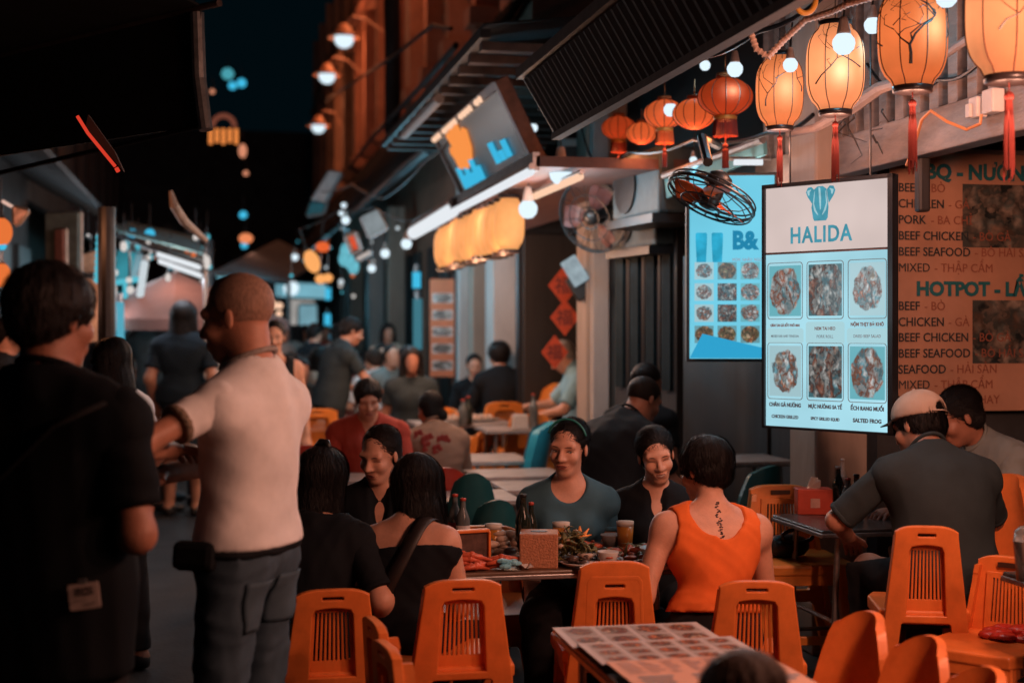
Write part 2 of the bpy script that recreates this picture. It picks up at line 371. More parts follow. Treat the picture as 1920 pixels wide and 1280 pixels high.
def ribbon(root, name, m, bv, pts, w, off=.004, side=(1, 0, 0), n=26):
    b = MB(); pts = [Vector(p) for p in pts]; rows = []
    Qs, Ns = [], []
    for i in range(n):
        t = i / (n - 1) * (len(pts) - 1); k = min(int(t), len(pts) - 2); q, nr, _, _ = bv.find_nearest(pts[k].lerp(pts[k + 1], t - k)); Qs.append(q); Ns.append(nr)
    for _ in range(4):
        Qs = [(Qs[max(i - 1, 0)] + Qs[i] * 2 + Qs[min(i + 1, n - 1)]) / 4 for i in range(n)]; Ns = [(Ns[max(i - 1, 0)] + Ns[i] + Ns[min(i + 1, n - 1)]).normalized() for i in range(n)]
    for i in range(n):
        q, nr = Qs[i], Ns[i]; dr = Qs[min(i + 1, n - 1)] - Qs[max(i - 1, 0)]; s = dr.cross(nr).normalized() * w / 2
        rows.append([q + nr * off - s, q + nr * (off + .002), q + nr * off + s])
    b.add([p for r_ in rows for p in r_], [(3 * i + k, 3 * i + k + 1, 3 * i + k + 4, 3 * i + k + 3) for i in range(n - 1) for k in (0, 1)])
    o = b.build(name, m, root, True); s = o.modifiers.new('thick', 'SOLIDIFY'); s.thickness = .004; s.offset = 0; return o
def add_strands(VQ, st, hd, seed, n, bun=None):
    """loose locks combed over the hair: thin tapering ribbons that follow its surface"""
    from mathutils.bvhtree import BVHTree
    V, Q = VQ; bv = BVHTree.FromPolygons([Vector(v) for v in V], [tuple(q) for q in Q]); rg = np.random.RandomState(seed); vs, fs = [], []
    tgt = Vector(hd(*(bun or (0, -.11, -.01)))); crown = Vector(hd(0, -.05, .11)); long_ = st in ('bob', 'long'); ns = 8 if long_ else 6; stp = .020 if st == 'long' else .017 if long_ else .010 if st in ('short', 'crop') else .018
    for k in rg.choice(len(V), n):
        p = Vector(V[k]); fly = rg.rand() < .25; c0 = rg.uniform(.0004, .0035) + (rg.uniform(0, .006) if fly else 0); wd = rg.uniform(.0006, .0016) * (.5 if fly else 1); jit = Vector(rg.normal(0, .34 if fly else .16, 3)); pts = []; nn = None
        for i in range(ns):
            q, nr, _, _ = bv.find_nearest(p)
            if q is None: break
            if i and (p - q).length > .03: nr = nn or nr; q = p
            nn = nr
            if long_: g = Vector((0, 0, -1)) + (p - crown) * 3.0 * max(0, (p.z - crown.z + .06)) * 8
            elif st in ('short', 'crop'): g = (p - crown); g.z -= .03
            else: g = tgt - p
            g = g.normalized() + jit; t = g - nr * g.dot(nr)
            if t.length < .05: t = g
            t.normalize(); lift = c0 + (.0035 * i / ns if st in ('short', 'crop') else 0) ; pts.append((q + nr * lift, t, nr)); p = q + t * stp
            if not long_ and st not in ('short', 'crop') and (p - tgt).length < .03: break
        m = len(pts)
        if m < 3: continue
        b0 = len(vs)
        for i, (p_, t, nr) in enumerate(pts):
            s_ = t.cross(nr).normalized() * wd * (1 - .8 * (i / (m - 1)) ** 1.5); vs += [p_ - s_, p_ + s_ + nr * .0006]
        fs += [(b0 + 2 * i, b0 + 2 * i + 1, b0 + 2 * i + 3, b0 + 2 * i + 2) for i in range(m - 1)]
    if not fs: return VQ
    return np.concatenate([V, np.array([tuple(v) for v in vs])]), np.concatenate([Q, np.array(fs) + len(V)])
def person(label, px, top, d, face, sit=None, gz=0.0, lean=0., slouch=0., neck=0., sway=0., twist=0., head=(0, 0, 0), armR=None, armL=None, legs=None, sex='f',
           build=1.0, h=.012, hf=None, skin='mid', hair=('short', 'black'), shirt=None, bottom=None, group=None, hands=False, extras=None, faceparts=None, seed=1, scale=None, sh_w=None, shoes=True, anchor='head'):
    """head: yaw (to the person's right), pitch (down), roll in degrees. arms: (wrist offset from shoulder x out, y forward, z up; elbow pole out/fwd/up)"""
    def frame(ln, sw=0.): return rot((0, 1, 0), R(sw)) @ rot((1, 0, 0), -R(ln))      # columns right, forward, up
    P0 = V3(0, 0, sit + .085 - gz if sit is not None else .93)
    M1 = frame(lean, sway); chest = P0 + M1 @ V3(0, 0, .29); M2 = frame(lean + slouch, sway) @ rot((0, 0, 1), -R(twist)); nb = chest + M2 @ V3(0, -.012, .205)
    M3 = frame(lean + slouch + neck, sway); hc = nb + M3 @ V3(0, .028, .128)
    MH = frame((lean + slouch + neck) * .0) @ rot((0, 0, 1), -R(head[0])) @ rot((1, 0, 0), -R(head[1])) @ rot((0, 1, 0), R(head[2]))
    topz = hc[2] + .118
    sc = scale or (EYE - d * (top - 620) / F - gz) / topz
    sw_ = sh_w or (.165 if sex == 'f' else .192)
    hd = lambda *q: hc + MH @ V3(*q); ch = lambda *q: chest + M2 @ V3(*q)
    shR, shL = ch(sw_, -.012, .112), ch(-sw_, -.012, .112)
    J = {}
    for sd, shd, arm in ((1, shR, armR), (-1, shL, armL)):
        off, pole = arm or ((.06, .06, -.47), (.3, -1, 0)); w = shd + rot((0, 0, 1), -R(twist)) @ V3(off[0] * sd, off[1], off[2])
        el, w = ik(shd, w, .275, .245, rot((0, 0, 1), 0) @ V3(pole[0] * sd, pole[1], pole[2])); J[sd] = (shd, el, w)
    LG = {}
    for sd in (1, -1):
        hip = P0 + V3(.085 * sd, 0, -.02)
        if sit is not None: kn, an = (legs or {}).get(sd, ((.12, .42, sit - gz + .06), (.11, .40, .075)))
        else: kn, an = (legs or {}).get(sd, ((.10, .03, .49), (.11, -.01, .075)))
        LG[sd] = (hip, V3(kn[0] * sd, kn[1], kn[2]), V3(an[0] * sd, an[1], an[2]))
    female = sex == 'f'; b = build
    def torso(B, o=0.0, kk=.05):
        fwd = M2[:, 1]; f1 = M1[:, 1]
        B.cap(P0 + V3(.07, 0, 0), P0 - V3(.07, 0, 0), .112 * b + o, .112 * b + o, kk, f1, .86)
        B.cap(P0 + M1 @ V3(0, 0, .06), chest - M2 @ V3(0, 0, .06), (.122 if female else .140) * b + o, (.114 if female else .138) * b + o, kk, f1, .80)
        B.cap(ch(.055, 0, 0), ch(-.055, 0, 0), .105 * b + o, .105 * b + o, kk, fwd, .92)
        B.cap(ch(sw_ * .52, -.01, .07), ch(-sw_ * .52, -.01, .07), .092 * b + o, .092 * b + o, kk, fwd, .95)
        for q in (shR, shL):
            B.cap(nb + M2 @ V3(0, -.01, -.03), q + M2 @ V3(0, 0, -.006), .048 + o, .042 + o, kk)
            B.cap(ch(0, -.02, .08), q - M2 @ V3(0, 0, .03), .055 + o, .046 + o, kk)
        if female:
            for sx in (1, -1): B.ell(ch(.065 * sx, .085, -.0), V3(.058, .052, .058) + o, .03)
    def arm(B, sd, o=0.0, t0=0.0, t1=2.0, kk=.03):
        s_, e_, w_ = J[sd]; B.cap(s_, e_, .046 * b + o, .039 * b + o, kk)
        if t1 > 1: B.cap(e_, w_, .041 * b + o, .0275 + o * .8, kk)
    def leg(B, sd, o=0.0, kk=.04, calf=True):
        hp, kn, an = LG[sd]; B.cap(hp, kn, .088 * b + o, .058 * b + o, kk)
        if calf:
            B.cap(kn, an, .057 * b + o, .038 + o, kk); B.cap(kn + (an - kn) * .12 - V3(0, .012, 0), kn + (an - kn) * .45 - V3(0, .02, 0), .045 + o, .045 + o, kk)
    # ---- the skin
    B = Blob(); fines = []
    torso(B)
    B.cap(nb - M2 @ V3(0, 0, .04), hd(0, -.022, -.045), .050 if female else .060, .047 if female else .057, .03)
    HS = lambda c, r, k=.02, op='u': B.ell(hd(*c), r, k, MH.T, op)
    HS((0, -.012, .035), (.073, .091, .080)); HS((0, .022, -.035), (.054, .068, .084), .028)
    HS((0, .058, -.094), (.026, .022, .018), .03)
    if h < .02:
        B.cap(hd(0, .088, .002), hd(0, .107, -.030), .009, .0125, .014)
        for sx in (1, -1):
            HS((.012 * sx, .095, -.034), (.0095, .011, .008), .01)
            HS((.038 * sx, .060, -.028), (.023, .024, .022), .026); HS((.032 * sx, .094, .002), (.017, .012, .009), .012, 's')
            HS((.0755 * sx, -.010, -.006), (.0065, .0145, .027), .008)
        B.cap(hd(-.042, .074, .022), hd(.042, .074, .022), .012, .012, .02)
        B.cap(hd(-.021, .081, -.062), hd(.021, .081, -.062), .0085, .0085, .012); B.cap(hd(-.015, .081, -.071), hd(.015, .081, -.071), .008, .008, .012)
        B.cap(hd(-.024, .099, -.0655), hd(.024, .099, -.0655), .004, .004, .006, op='s')
    for sd in (1, -1):
        arm(B, sd); leg(B, sd)
        s_, e_, w_ = J[sd]; u = nrm(w_ - e_); side = nrm(np.cross(u, V3(0, 0, 1)) + 1e-4); up = np.cross(side, u)
        pc = w_ + u * .05; B.cap(w_, w_ + u * .075, .026, .036, .02, up, .5)
        if h < .02:
            for i, q in enumerate((-.030, -.010, .010, .030)):
                L_ = (.060, .074, .080, .070)[i] if sd > 0 else (.070, .080, .074, .060)[i]; k0 = w_ + u * .092 + side * q; k1 = k0 + u * L_ * .5 - up * .010; k2 = k1 + u * L_ * .42 - up * .024
                B.cap(w_ + u * .06 + side * q * .8, k0, .011, .0095, .008); B.cap(k0, k1, .0095, .0088, .004); B.cap(k1, k2, .0086, .0075, .004)
            th = -sd; t0 = w_ + u * .025 + side * .024 * th; t1 = t0 + u * .035 + side * .026 * th - up * .008; t2 = t1 + u * .032 + side * .006 * th - up * .006
            B.cap(t0, t1, .013, .011, .01); B.cap(t1, t2, .0105, .0085, .005)
            if hands: fines.append((pc - .10, pc + .10, .0052))
        else: B.cap(w_ + u * .07, w_ + u * .15 - up * .02, .030, .02, .01, up, .6)
        hp, kn, an = LG[sd]; fdir = nrm(V3(kn[0] - hp[0], max(kn[1] - hp[1], .05), 0)) if sit is not None else V3(.15 * sd, 1, 0)
        B.cap(an - V3(0, .02, .02), an + fdir * .15 - V3(0, 0, .045), .042, .026, .03)
    if hf: fines.append((hc - .135, hc + .14, hf))
    root = thing('person', label, 'person', group=group)
    sm = skinmat(skin, SK[skin])
    body = np_mesh('body', scaled(B.mesh(h, fines), sc), sm, root)
    # ---- clothes
    shm = None
    if shirt:
        sm_, sleeve, neckl, fit, hem = shirt['m'], shirt.get('sleeve', .62), shirt.get('neck', 'crew'), shirt.get('fit', .014), shirt.get('hem', .10)
        C = Blob(); torso(C, fit, .06)
        if shirt.get('loose'):
            lo_ = shirt['loose']; C.cap(P0 + M1 @ V3(0, .01, .05), ch(0, .0, -.02), .145 * b + lo_, .13 * b + lo_, .08, M1[:, 1], .84)
        drops = P0 - M1 @ V3(0, 0, hem)
        if not female: C.cap(ch(0, .0, .0), drops - M1 @ V3(0, -.01, .04), .116 * b + fit, .118 * b + fit * 1.2, .06, M1[:, 1], .84); C.cap(ch(.05, .0, .0), drops - M1 @ V3(-.05, 0, .04), .110 * b + fit, .112 * b + fit * 1.2, .06, M1[:, 1], .82); C.cap(ch(-.05, .0, .0), drops - M1 @ V3(.05, 0, .04), .110 * b + fit, .112 * b + fit * 1.2, .06, M1[:, 1], .82)
        C.cap(P0 + V3(.05, 0, .02), drops + V3(.05, 0, 0) - M1 @ V3(0, 0, .04), .115 * b + fit * 1.4, .118 * b + fit * 1.6, .05, M1[:, 1], .9)
        C.cap(P0 + V3(-.05, 0, .02), drops - V3(.05, 0, 0) - M1 @ V3(0, 0, .04), .115 * b + fit * 1.4, .118 * b + fit * 1.6, .05, M1[:, 1], .9)
        if neckl == 'collar': C.cap(nb - M2 @ V3(0, 0, .02), nb + M3 @ V3(0, .0, .03), .072, .066, .02)
        C.cut(drops, -M1[:, 2])
        if neckl == 'crew': C.ell(nb + M2 @ V3(0, .012, .035), (.066, .072, .058), .006, M2.T, 's')
        if neckl == 'wide': C.ell(nb + M2 @ V3(0, .0, .045), (.135, .11, .085), .006, M2.T, 's')
        if neckl == 'scoop': C.ell(nb + M2 @ V3(0, .07, .0), (.082, .10, .098), .006, M2.T, 's')
        if neckl == 'vee':
            C.ell(nb + M2 @ V3(0, .03, .03), (.068, .075, .06), .006, M2.T, 's'); C.cap(nb + M2 @ V3(0, .11, -.02), nb + M2 @ V3(0, .14, -.20), .062, .012, .006, None, 1, 's')
        if neckl == 'tank':                                # low round back, straps over the shoulders
            C.ell(nb + M2 @ V3(0, -.11, .0), (.120, .13, .165), .006, M2.T, 's'); C.ell(nb + M2 @ V3(0, .08, .0), (.095, .11, .12), .006, M2.T, 's')
            for q, sx in ((shR, 1), (shL, -1)): C.ell(q + M2 @ V3(.028 * sx, 0, -.02), (.058, .15, .125), .006, M2.T, 's')
        if neckl == 'tube': C.cut(ch(0, 0, shirt.get('level', .045)), M2 @ V3(shirt.get('tilt', 0), 0, 1))
        wrf = wrinkle(shirt.get('wr', .0045), seed, shirt.get('wl', .10))
        np_mesh(shirt.get('name', 't_shirt'), scaled(C.mesh(shirt.get('h', h), (), wrf), sc), sm_, root)
        if sleeve and sleeve > 0:
            for sd in (1, -1):
                s_, e_, w_ = J[sd]; D_ = Blob(); u = nrm(e_ - s_); t = min(sleeve, 1.0)
                D_.cap(s_ + u * .01, e_, .046 * b + fit * .9, .043 * b + fit * (1.15 if sleeve <= 1 else 1), .03); D_.cap(s_ + M2 @ V3(-.07 * sd, 0, .0), s_, .042 + fit, .044 + fit, .03)
                if sleeve > 1:
                    D_.cap(e_, w_, .041 * b + fit, .032 + fit * .7, .03); D_.cut(e_ + (w_ - e_) * (sleeve - 1), w_ - e_)
                else: D_.cut(s_ + (e_ - s_) * t, u)
                np_mesh('sleeve', scaled(D_.mesh(min(h, .012), (), wrinkle(shirt.get('wr', .0045) * .8, seed + 5 + sd, .07)), sc), sm_, root)
                if h < .0115 and sleeve <= 1 and not shirt.get('cuff'):
                    E_ = Blob(); E_.cap(s_ + u * .01, e_, .0475 * b + fit, .0445 * b + fit * 1.18, .01); E_.cut(s_ + (e_ - s_) * (t + .003), u); E_.cut(s_ + (e_ - s_) * (t - .075), -u); np_mesh('sleeve_hem', scaled(E_.mesh(.007), sc), sm_, root)
                if shirt.get('cuff'):
                    E_ = Blob(); E_.cap(s_ + u * .01, e_, .0464 * b + fit, .0434 * b + fit * 1.16, .01); E_.cut(s_ + (e_ - s_) * (t + .004), u); E_.cut(s_ + (e_ - s_) * (t - .075), -u); np_mesh('cuff', scaled(E_.mesh(.007), sc), shirt['cuff'], root)
    if shirt and h < .0135 and shirt.get('neck', 'crew') == 'crew':
        m = MB(); m.tube([Vector((nb + M2 @ V3(.069 * math.cos(a), .010 + .074 * math.sin(a), .016 - .026 * math.sin(a))) * sc) for a in [2 * math.pi * k / 28 for k in range(29)]], .0075 * sc, 6); m.build('neck_rib', shirt.get('rib', shirt['m']), root, True)
    if bottom:
        C = Blob(); bf = bottom.get('fit', .012)
        C.cap(P0 + V3(.065, 0, .0), P0 - V3(.065, 0, .0), .114 * b + bf, .114 * b + bf, .05, M1[:, 1], .88); C.cap(P0 + M1 @ V3(.03, 0, .04), P0 + M1 @ V3(-.03, 0, .04), .108 * b + bf, .108 * b + bf, .05, M1[:, 1], .9)
        if bottom.get('kind') == 'skirt':
            C.cap(P0, P0 - V3(0, 0, bottom.get('len', .45)), .13 + bf, .20, .06, V3(0, 1, 0), .85); C.cut(P0 - V3(0, 0, bottom.get('len', .45)), V3(0, 0, -1))
        else:
            for sd in (1, -1):
                leg(C, sd, bf, .04, bottom.get('kind') != 'shorts')
                if bottom.get('kind') != 'shorts': C.cap(LG[sd][1], LG[sd][2], .062 * b + bf, .052 + bf, .03)
            z = .10 if bottom.get('kind') != 'shorts' else LG[1][1][2] + .02
            if sit is None or bottom.get('kind') != 'shorts': C.cut((0, 0, z), (0, 0, -1))
        C.cut(P0 + M1 @ V3(0, 0, .10), M1[:, 2])
        np_mesh(bottom.get('name', 'trousers'), scaled(C.mesh(bottom.get('h', max(h, .012)), (), wrinkle(bottom.get('wr', .004), seed + 3, .08)), sc), bottom['m'], root)
    if shoes and h < .03:
        for sd in (1, -1):
            hp, kn, an = LG[sd]; fdir = nrm(V3(kn[0] - hp[0], max(kn[1] - hp[1], .05), 0)) if sit is not None else nrm(V3(.15 * sd, 1, 0))
            C = Blob(); C.cap(an - V3(0, .01, .02), an + fdir * .15 - V3(0, 0, .045), .050, .036, .03); C.cap(an - fdir * .03 - V3(0, 0, .045), an + fdir * .16 - V3(0, 0, .05), .036, .034, .02); C.cut((0, 0, .004), (0, 0, -1)); C.cut((0, 0, an[2] + .02), (0, 0, 1))
            np_mesh('shoe', scaled(C.mesh(.014), sc), mat('shoe_black', (.02, .02, .022), .5), root)
    # ---- hair
    st, hcname = hair[0], hair[1]; C = Blob(); HE = lambda c, r, k=.02, op='u': C.ell(hd(*c), r, k, MH.T, op)
    vol = hair[2] if len(hair) > 2 else 0.0
    if st == 'buzz':
        HE((0, -.012, .036), (.0765, .0945, .0835)); HE((0, .065, -.02), (.085, .068, .098), .008, 's'); C.cut(hd(0, -.03, -.05), MH @ V3(0, .15, -1))
    else:
        if st in ('tied', 'pony', 'bun'): HE((0, -.0255, .045), (.0795 + vol * .5, .0945 + vol * .4, .080 + vol))      # the hairline is where this shell dips under the brow
        else: HE((0, -.018, .040), (.083 + vol, .101 + vol, .087 + vol))
        if st in ('short', 'crop'): HE((0, -.055, -.02), (.066, .055, .055), .03)
        if st == 'bob':
            for sx in (1, -1): C.cap(hd(.062 * sx, -.02, .03), hd(.080 * sx, -.025, -.13), .042, .034, .03)
            C.cap(hd(0, -.055, .03), hd(0, -.07, -.14), .075, .07, .04, MH[:, 1], .7)
        if st == 'long':
            ln = hair[3] if len(hair) > 3 else .30
            for sx in (1, -1): C.cap(hd(.062 * sx, -.02, .03), hd(.078 * sx, -.04, -ln * .8), .042, .026, .03)
            C.cap(hd(0, -.055, .03), hd(.0, -.085, -ln), .078, .055, .04, MH[:, 1], .6)
            C.cap(hd(.03, -.075, -.1), hd(.055, -.08, -ln - .05), .045, .015, .03); C.cap(hd(-.03, -.075, -.1), hd(-.035, -.085, -ln - .03), .045, .018, .03)
        if st in ('bun', 'pony', 'tied'):
            HE((0, -.05, -.02), (.068, .06, .06), .03)
            if st == 'bun': HE(hair[3] if len(hair) > 3 else (0, -.115, .03), (.042, .036, .04), .015)
            if st == 'pony': C.cap(hd(0, -.10, .0), hd(0, -.14, -.04), .026, .034, .02); C.cap(hd(0, -.14, -.04), hd(.0, -.125, -.20), .036, .012, .02)
        fo = hair[4] if len(hair) > 4 else 0.0
        HE((0, .088 + fo, -.038), (.066, .078, .096), .015, 's') if st not in ('tied', 'pony', 'bun') else None
        if st == 'long': C.cut(hd(0, .036, 0), MH @ V3(0, .085, -.045))
        if st in ('bun', 'pony', 'tied', 'short', 'crop'):
            for sx in (1, -1): HE((.085 * sx, .018, -.046), (.028, .040, .048), .012, 's')
        if st in ('short', 'crop', 'bun', 'pony', 'tied'): C.cut(hd(0, -.05, -.088), MH @ V3(0, .15, -1))
    rg = np.random.RandomState(seed + 40); A = .0014 if st in ('bob', 'long') else .0002 if st in ('bun', 'pony', 'tied') else .0016
    Mi = MH.T
    def strands(x, y, z):
        lx = (x - hc[0]) * Mi[0, 0] + (y - hc[1]) * Mi[0, 1] + (z - hc[2]) * Mi[0, 2]; ly = (x - hc[0]) * Mi[1, 0] + (y - hc[1]) * Mi[1, 1] + (z - hc[2]) * Mi[1, 2]; lz = (x - hc[0]) * Mi[2, 0] + (y - hc[1]) * Mi[2, 1] + (z - hc[2]) * Mi[2, 2]
        if st in ('bun', 'pony', 'tied'): th = np.arctan2(lx, lz - .02) ; w = 1
        else: th = np.arctan2(lx, -(ly + .02)); w = 1
        wob = .5 * np.sin(lz * 28 + seed) + .4 * np.sin(ly * 31)
        o = A * np.sin(th * 17 + wob) + A * .6 * np.sin(th * 31 - 1.7 * wob + 2)
        if st in ('short', 'crop'): o = o + .0026 * np.sin(lz * 120 + 4 * np.sin(th * 5)) * np.sin(th * 13 + seed)
        return o.astype(np.float32)
    if st != 'none':
        VQ = C.mesh(min(h, .0085) if h < .02 else h * .8, (), strands if h < .03 and st != 'buzz' else None)
        if h < .0152 and st != 'buzz': VQ = add_strands(VQ, st, lambda *q: hd(*q), seed, 2000 if h < .0115 else 600, hair[3] if st == 'bun' and len(hair) > 3 else None)
        np_mesh('hair', scaled(VQ, sc), hairmat(hcname, HAIR[hcname]), root)
    # ---- features, laid on the skin of the face
    if faceparts:
        from mathutils.bvhtree import BVHTree
        fp = faceparts if isinstance(faceparts, dict) else {}
        bv = BVHTree.FromPolygons([v.co for v in body.data.vertices], [p.vertices for p in body.data.polygons])
        fdv = Vector(MH[:, 1])
        def on(x, z, o=0.0):
            p = Vector(hd(x, .2, z) * sc); q = bv.ray_cast(p, -fdv, .3 * sc)[0]
            return (q if q is not None else Vector(hd(x, .07, z) * sc)) + fdv * o
        em = mat('eye_dark', (.012, .008, .007), .25, 0); wm = mat('eye_white', (.50, .43, .39), .4, .1); bm_ = mat('brow_dark', (.03, .018, .014), .8, .1); md = mat('mouth_dark', (.06, .014, .011), .6, .1)
        lm = mat('lip_' + fp.get('lip', 'rose'), dict(rose=(.30, .085, .07), soft=(.30, .115, .085))[fp.get('lip', 'rose')], .42, .15)
        op = fp.get('open', .5); sm_ = fp.get('smile', 0); pu = lambda m, pts, rr, o=0., fl=1.: m.tube([on(x, z, o) for x, z in pts], [q * sc for q in rr], 7, flat=fl)
        for sx in (1, -1):
            e = MB(); pu(e, [(sx * .0165, -.003), (sx * .024, .0015 + .001 * op), (sx * .033, .003 + .001 * op), (sx * .042, .001), (sx * .049, -.003)], [.0008, .0014 + .0012 * op, .0017 + .0013 * op, .0014, .0007], -.0003); e.build('eyelid', em, root, True)
            if op > .55:
                w = MB(); w.ball(on(sx * .0325, -.002, -.0022 * sc), .0048 * sc, 10, (1.9, 1, .85)); w.build('eye_white', wm, root, True)
                w = MB(); w.ball(on(sx * .0325 + fp.get('look', 0), -.0015, .0004), .0042 * sc, 10, (1, .6, 1)); w.build('iris', em, root, True)
            e = MB(); pu(e, [(sx * .013, .0165), (sx * .025, .0205), (sx * .039, .0212), (sx * .052, .0155)], [.0010, .0023, .0020, .0006], 0); e.build('eyebrow', bm_, root, True)
        c0 = sm_ * .006; w0 = .025 + .005 * sm_
        e = MB(); pu(e, [(-w0, -.0640 + c0), (-.013, -.0612 + c0 * .3), (-.004, -.0595), (0, -.0602), (.004, -.0595), (.013, -.0612 + c0 * .3), (w0, -.0640 + c0)], [.0008, .0030, .0040, .0036, .0040, .0030, .0008], 0, .8)
        pu(e, [(-w0 * .92, -.0662 + c0), (-.012, -.0705), (0, -.0722), (.012, -.0705), (w0 * .92, -.0662 + c0)], [.0008, .0040, .0052, .0040, .0008], 0, .8); e.build('lips', lm, root, True)
        e = MB(); pu(e, [(-w0 * 1.1, -.0642 + c0 * 1.3), (-.013, -.0656 + c0 * .3), (0, -.0662), (.013, -.0656 + c0 * .3), (w0 * 1.1, -.0642 + c0 * 1.3)], [.0008, .0014, .0016, .0014, .0008], .0022 * sc); e.build('mouth_line', md, root, True)
        if sm_ > .7:
            e = MB(); pu(e, [(-.018, -.0648 + c0 * .5), (0, -.0658), (.018, -.0648 + c0 * .5)], [.0006, .0022, .0006], .0034 * sc); e.build('teeth', mat('tooth', (.60, .52, .45), .35, .05), root, True)
        for sx in (1, -1):
            e = MB(); e.ball(on(sx * .0068, -.0405, -.0005), .0026 * sc, 8, (1.3, 1, .7)); e.build('nostril', md, root, True)
    r = facing(face); root.rotation_euler = (0, 0, r)
    ref = hc if anchor == 'head' else P0
    o = Matrix.Rotation(r, 3, 'Z') @ Vector((ref[0] * sc, ref[1] * sc, 0)); g = G(px, d, gz); root.location = (g.x - o.x, g.y - o.y, gz)
    info = dict(root=root, sc=sc, hd=lambda *q: Vector(hd(*q) * sc), ch=lambda *q: Vector(ch(*q) * sc), J={k: [Vector(x * sc) for x in v] for k, v in J.items()}, P0=Vector(P0 * sc), nb=Vector(nb * sc), MH=MH, M2=M2, M1=M1, LG=LG)
    return info
def scaled(VQ, s): return VQ[0] * s, VQ[1]
# ================================================================== the setting
m_asph = mat('street_stone', (.020, .018, .018), .75, .45, 3, .35, 40, spec=.2)
m_pave = mat('pavement_stone', (.075, .068, .062), .5, .4, 3, .3, 30)
m_black = mat('black_paint', (.012, .012, .014), .5, .3)
m_dark = mat('dark_wood', (.022, .018, .017), .55, .4, 6, .2, 30, stretch=(1, 1, .15))
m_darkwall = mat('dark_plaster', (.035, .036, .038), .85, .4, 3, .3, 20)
m_ochre = mat('ochre_plaster', (.34, .165, .11), .85, .28, 2.2, .4, 14)
m_tan = mat('tan_plaster', (.36, .28, .23), .85, .22, 3, .3, 25, stretch=(1, 1, .3))
m_pale = mat('pale_plaster', (.46, .42, .40), .85, .2, 3, .3, 25, stretch=(1, 1, .3))
m_beam = mat('painted_timber', (.20, .15, .13), .7, .35, 5, .3, 30, stretch=(1, 1, 4))
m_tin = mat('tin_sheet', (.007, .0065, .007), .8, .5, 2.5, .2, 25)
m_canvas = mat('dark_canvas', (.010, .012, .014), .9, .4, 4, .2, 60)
m_greycanvas = mat('grey_canvas', (.10, .11, .11), .9, .3, 4, .2, 60)
m_steel = mat('grey_steel', (.28, .27, .27), .35, .3, 20, .1, 80, metal=.7)
m_iron = mat('black_iron', (.02, .02, .022), .4, .3, metal=.4)
m_roof = mat('roof_tile', (.020, .018, .018), .9, .5, 6, .6, 30)

b = MB(); b.box((0, 38, -.05), (90, 120, .1)); tag(b.build('street', m_asph), kind='structure')
b = MB(); b.box((14.1, 38, .058), (24, 120, .12)); tag(b.build('pavement', m_pave), kind='structure')
b = MB()
for i in range(70): b.box((2.04, -3 + i * .8, .062), (.14, .79, .125))
tag(b.build('kerb', m_pave, bevel=.008), kind='structure')

def column(name, label, px, X, w, dpt, z1, m, z0=.12, base=True, group=None):
    d = dX(px, X); g = G(px, d); t = thing(name, label, 'pillar', (g.x, g.y, z0), 0, group)
    b = MB(); b.box((0, 0, (z1 - z0) / 2), (dpt, w, z1 - z0)); b.build('shaft', m, t, bevel=.012)
    if base:
        b = MB(); b.box((0, 0, .12), (dpt + .05, w + .05, .24)); b.build('base', m, t, bevel=.01)
        b = MB(); b.box((0, 0, z1 - z0 - .1), (dpt + .06, w + .06, .10)); b.build('capital', m, t, bevel=.01)
    return t, g
# -- near shophouse: the dark shopfront behind the screens
t = thing('shophouse', 'dark timber shophouse front behind the two lit menu screens', 'building', (3.1, 8.2, .12))
b = MB(); b.box((.55, 1.1, 2.0), (.3, 5.4, 4.0)); b.build('wall', m_black, t)
b = MB()
for y in (-1.3, -.65, 0, .65): b.box((.37, y, 1.15), (.05, .6, 2.1)); 
b.build('shutter_door', m_dark, t, bevel=.01)
b = MB(); b.box((.36, -.1, 2.35), (.07, 3.0, .12)); b.build('door_lintel', m_dark, t, bevel=.008)
column('plaster_pillar', 'pinkish plaster pillar rising behind the white menu lightbox', 1553, 2.78, .30, .26, 3.3, m_tan)
t, g = column('plaster_pillar', 'tall grey pillar beside the old man in pale blue', 1128, 2.7, .28, .30, 3.6, m_tan)
b = MB(); b.box((-.07, -.20, 1.75), (.12, .09, 3.4)); b.build('pipe_boxing', m_pale, t, bevel=.01)
# lattice balcony and beam over the barbecue poster
t = thing('balcony', 'timber balcony beam with upright slats above the barbecue poster', 'balcony', (2.78, 5.0, 2.36))
b = MB(); b.box((0, 0, .0), (.10, 3.9, .17)); b.build('beam', m_beam, t, bevel=.008)
b = MB(); b.box((.0, 0, .86), (.09, 3.9, .08)); b.build('top_rail', m_beam, t, bevel=.008)
b = MB()
for i in range(27): b.box((0, -1.9 + i * .145, .46), (.045, .072, .75))
b.build('balusters', m_beam, t, bevel=.004)
b = MB(); b.box((.9, 0, .16), (1.7, 3.9, .06)); b.box((1.7, 0, .8), (.1, 3.9, 1.2)); b.build('deck', m_dark, t)
b = MB(); b.box((.02, .30, -.17), (.05, .05, .26)); b.build('hanging_post', m_dark, t, bevel=.01)
t = thing('shop_wall', 'dark wall at the back of the shop behind the barbecue poster', 'wall', (3.0, 5.86, .12))
b = MB(); b.box((2.0, .12, 1.6), (4.2, .15, 3.3)); b.build('wall', m_darkwall, t)
b = MB(); b.box((1.4, .02, .72), (2.4, .06, .05)); b.box((1.4, .02, .50), (2.4, .06, .05)); b.box((1.4, .02, .26), (2.4, .06, .05)); b.build('rail', m_steel, t, bevel=.006)
t = thing('shop_wall', 'black doorway wall behind the red diamond paper charms', 'wall', (2.72, 12.75, .12)); b = MB(); b.box((1.6, .1, 2.1), (3.2, .12, 4.2)); b.build('wall', m_black, t)
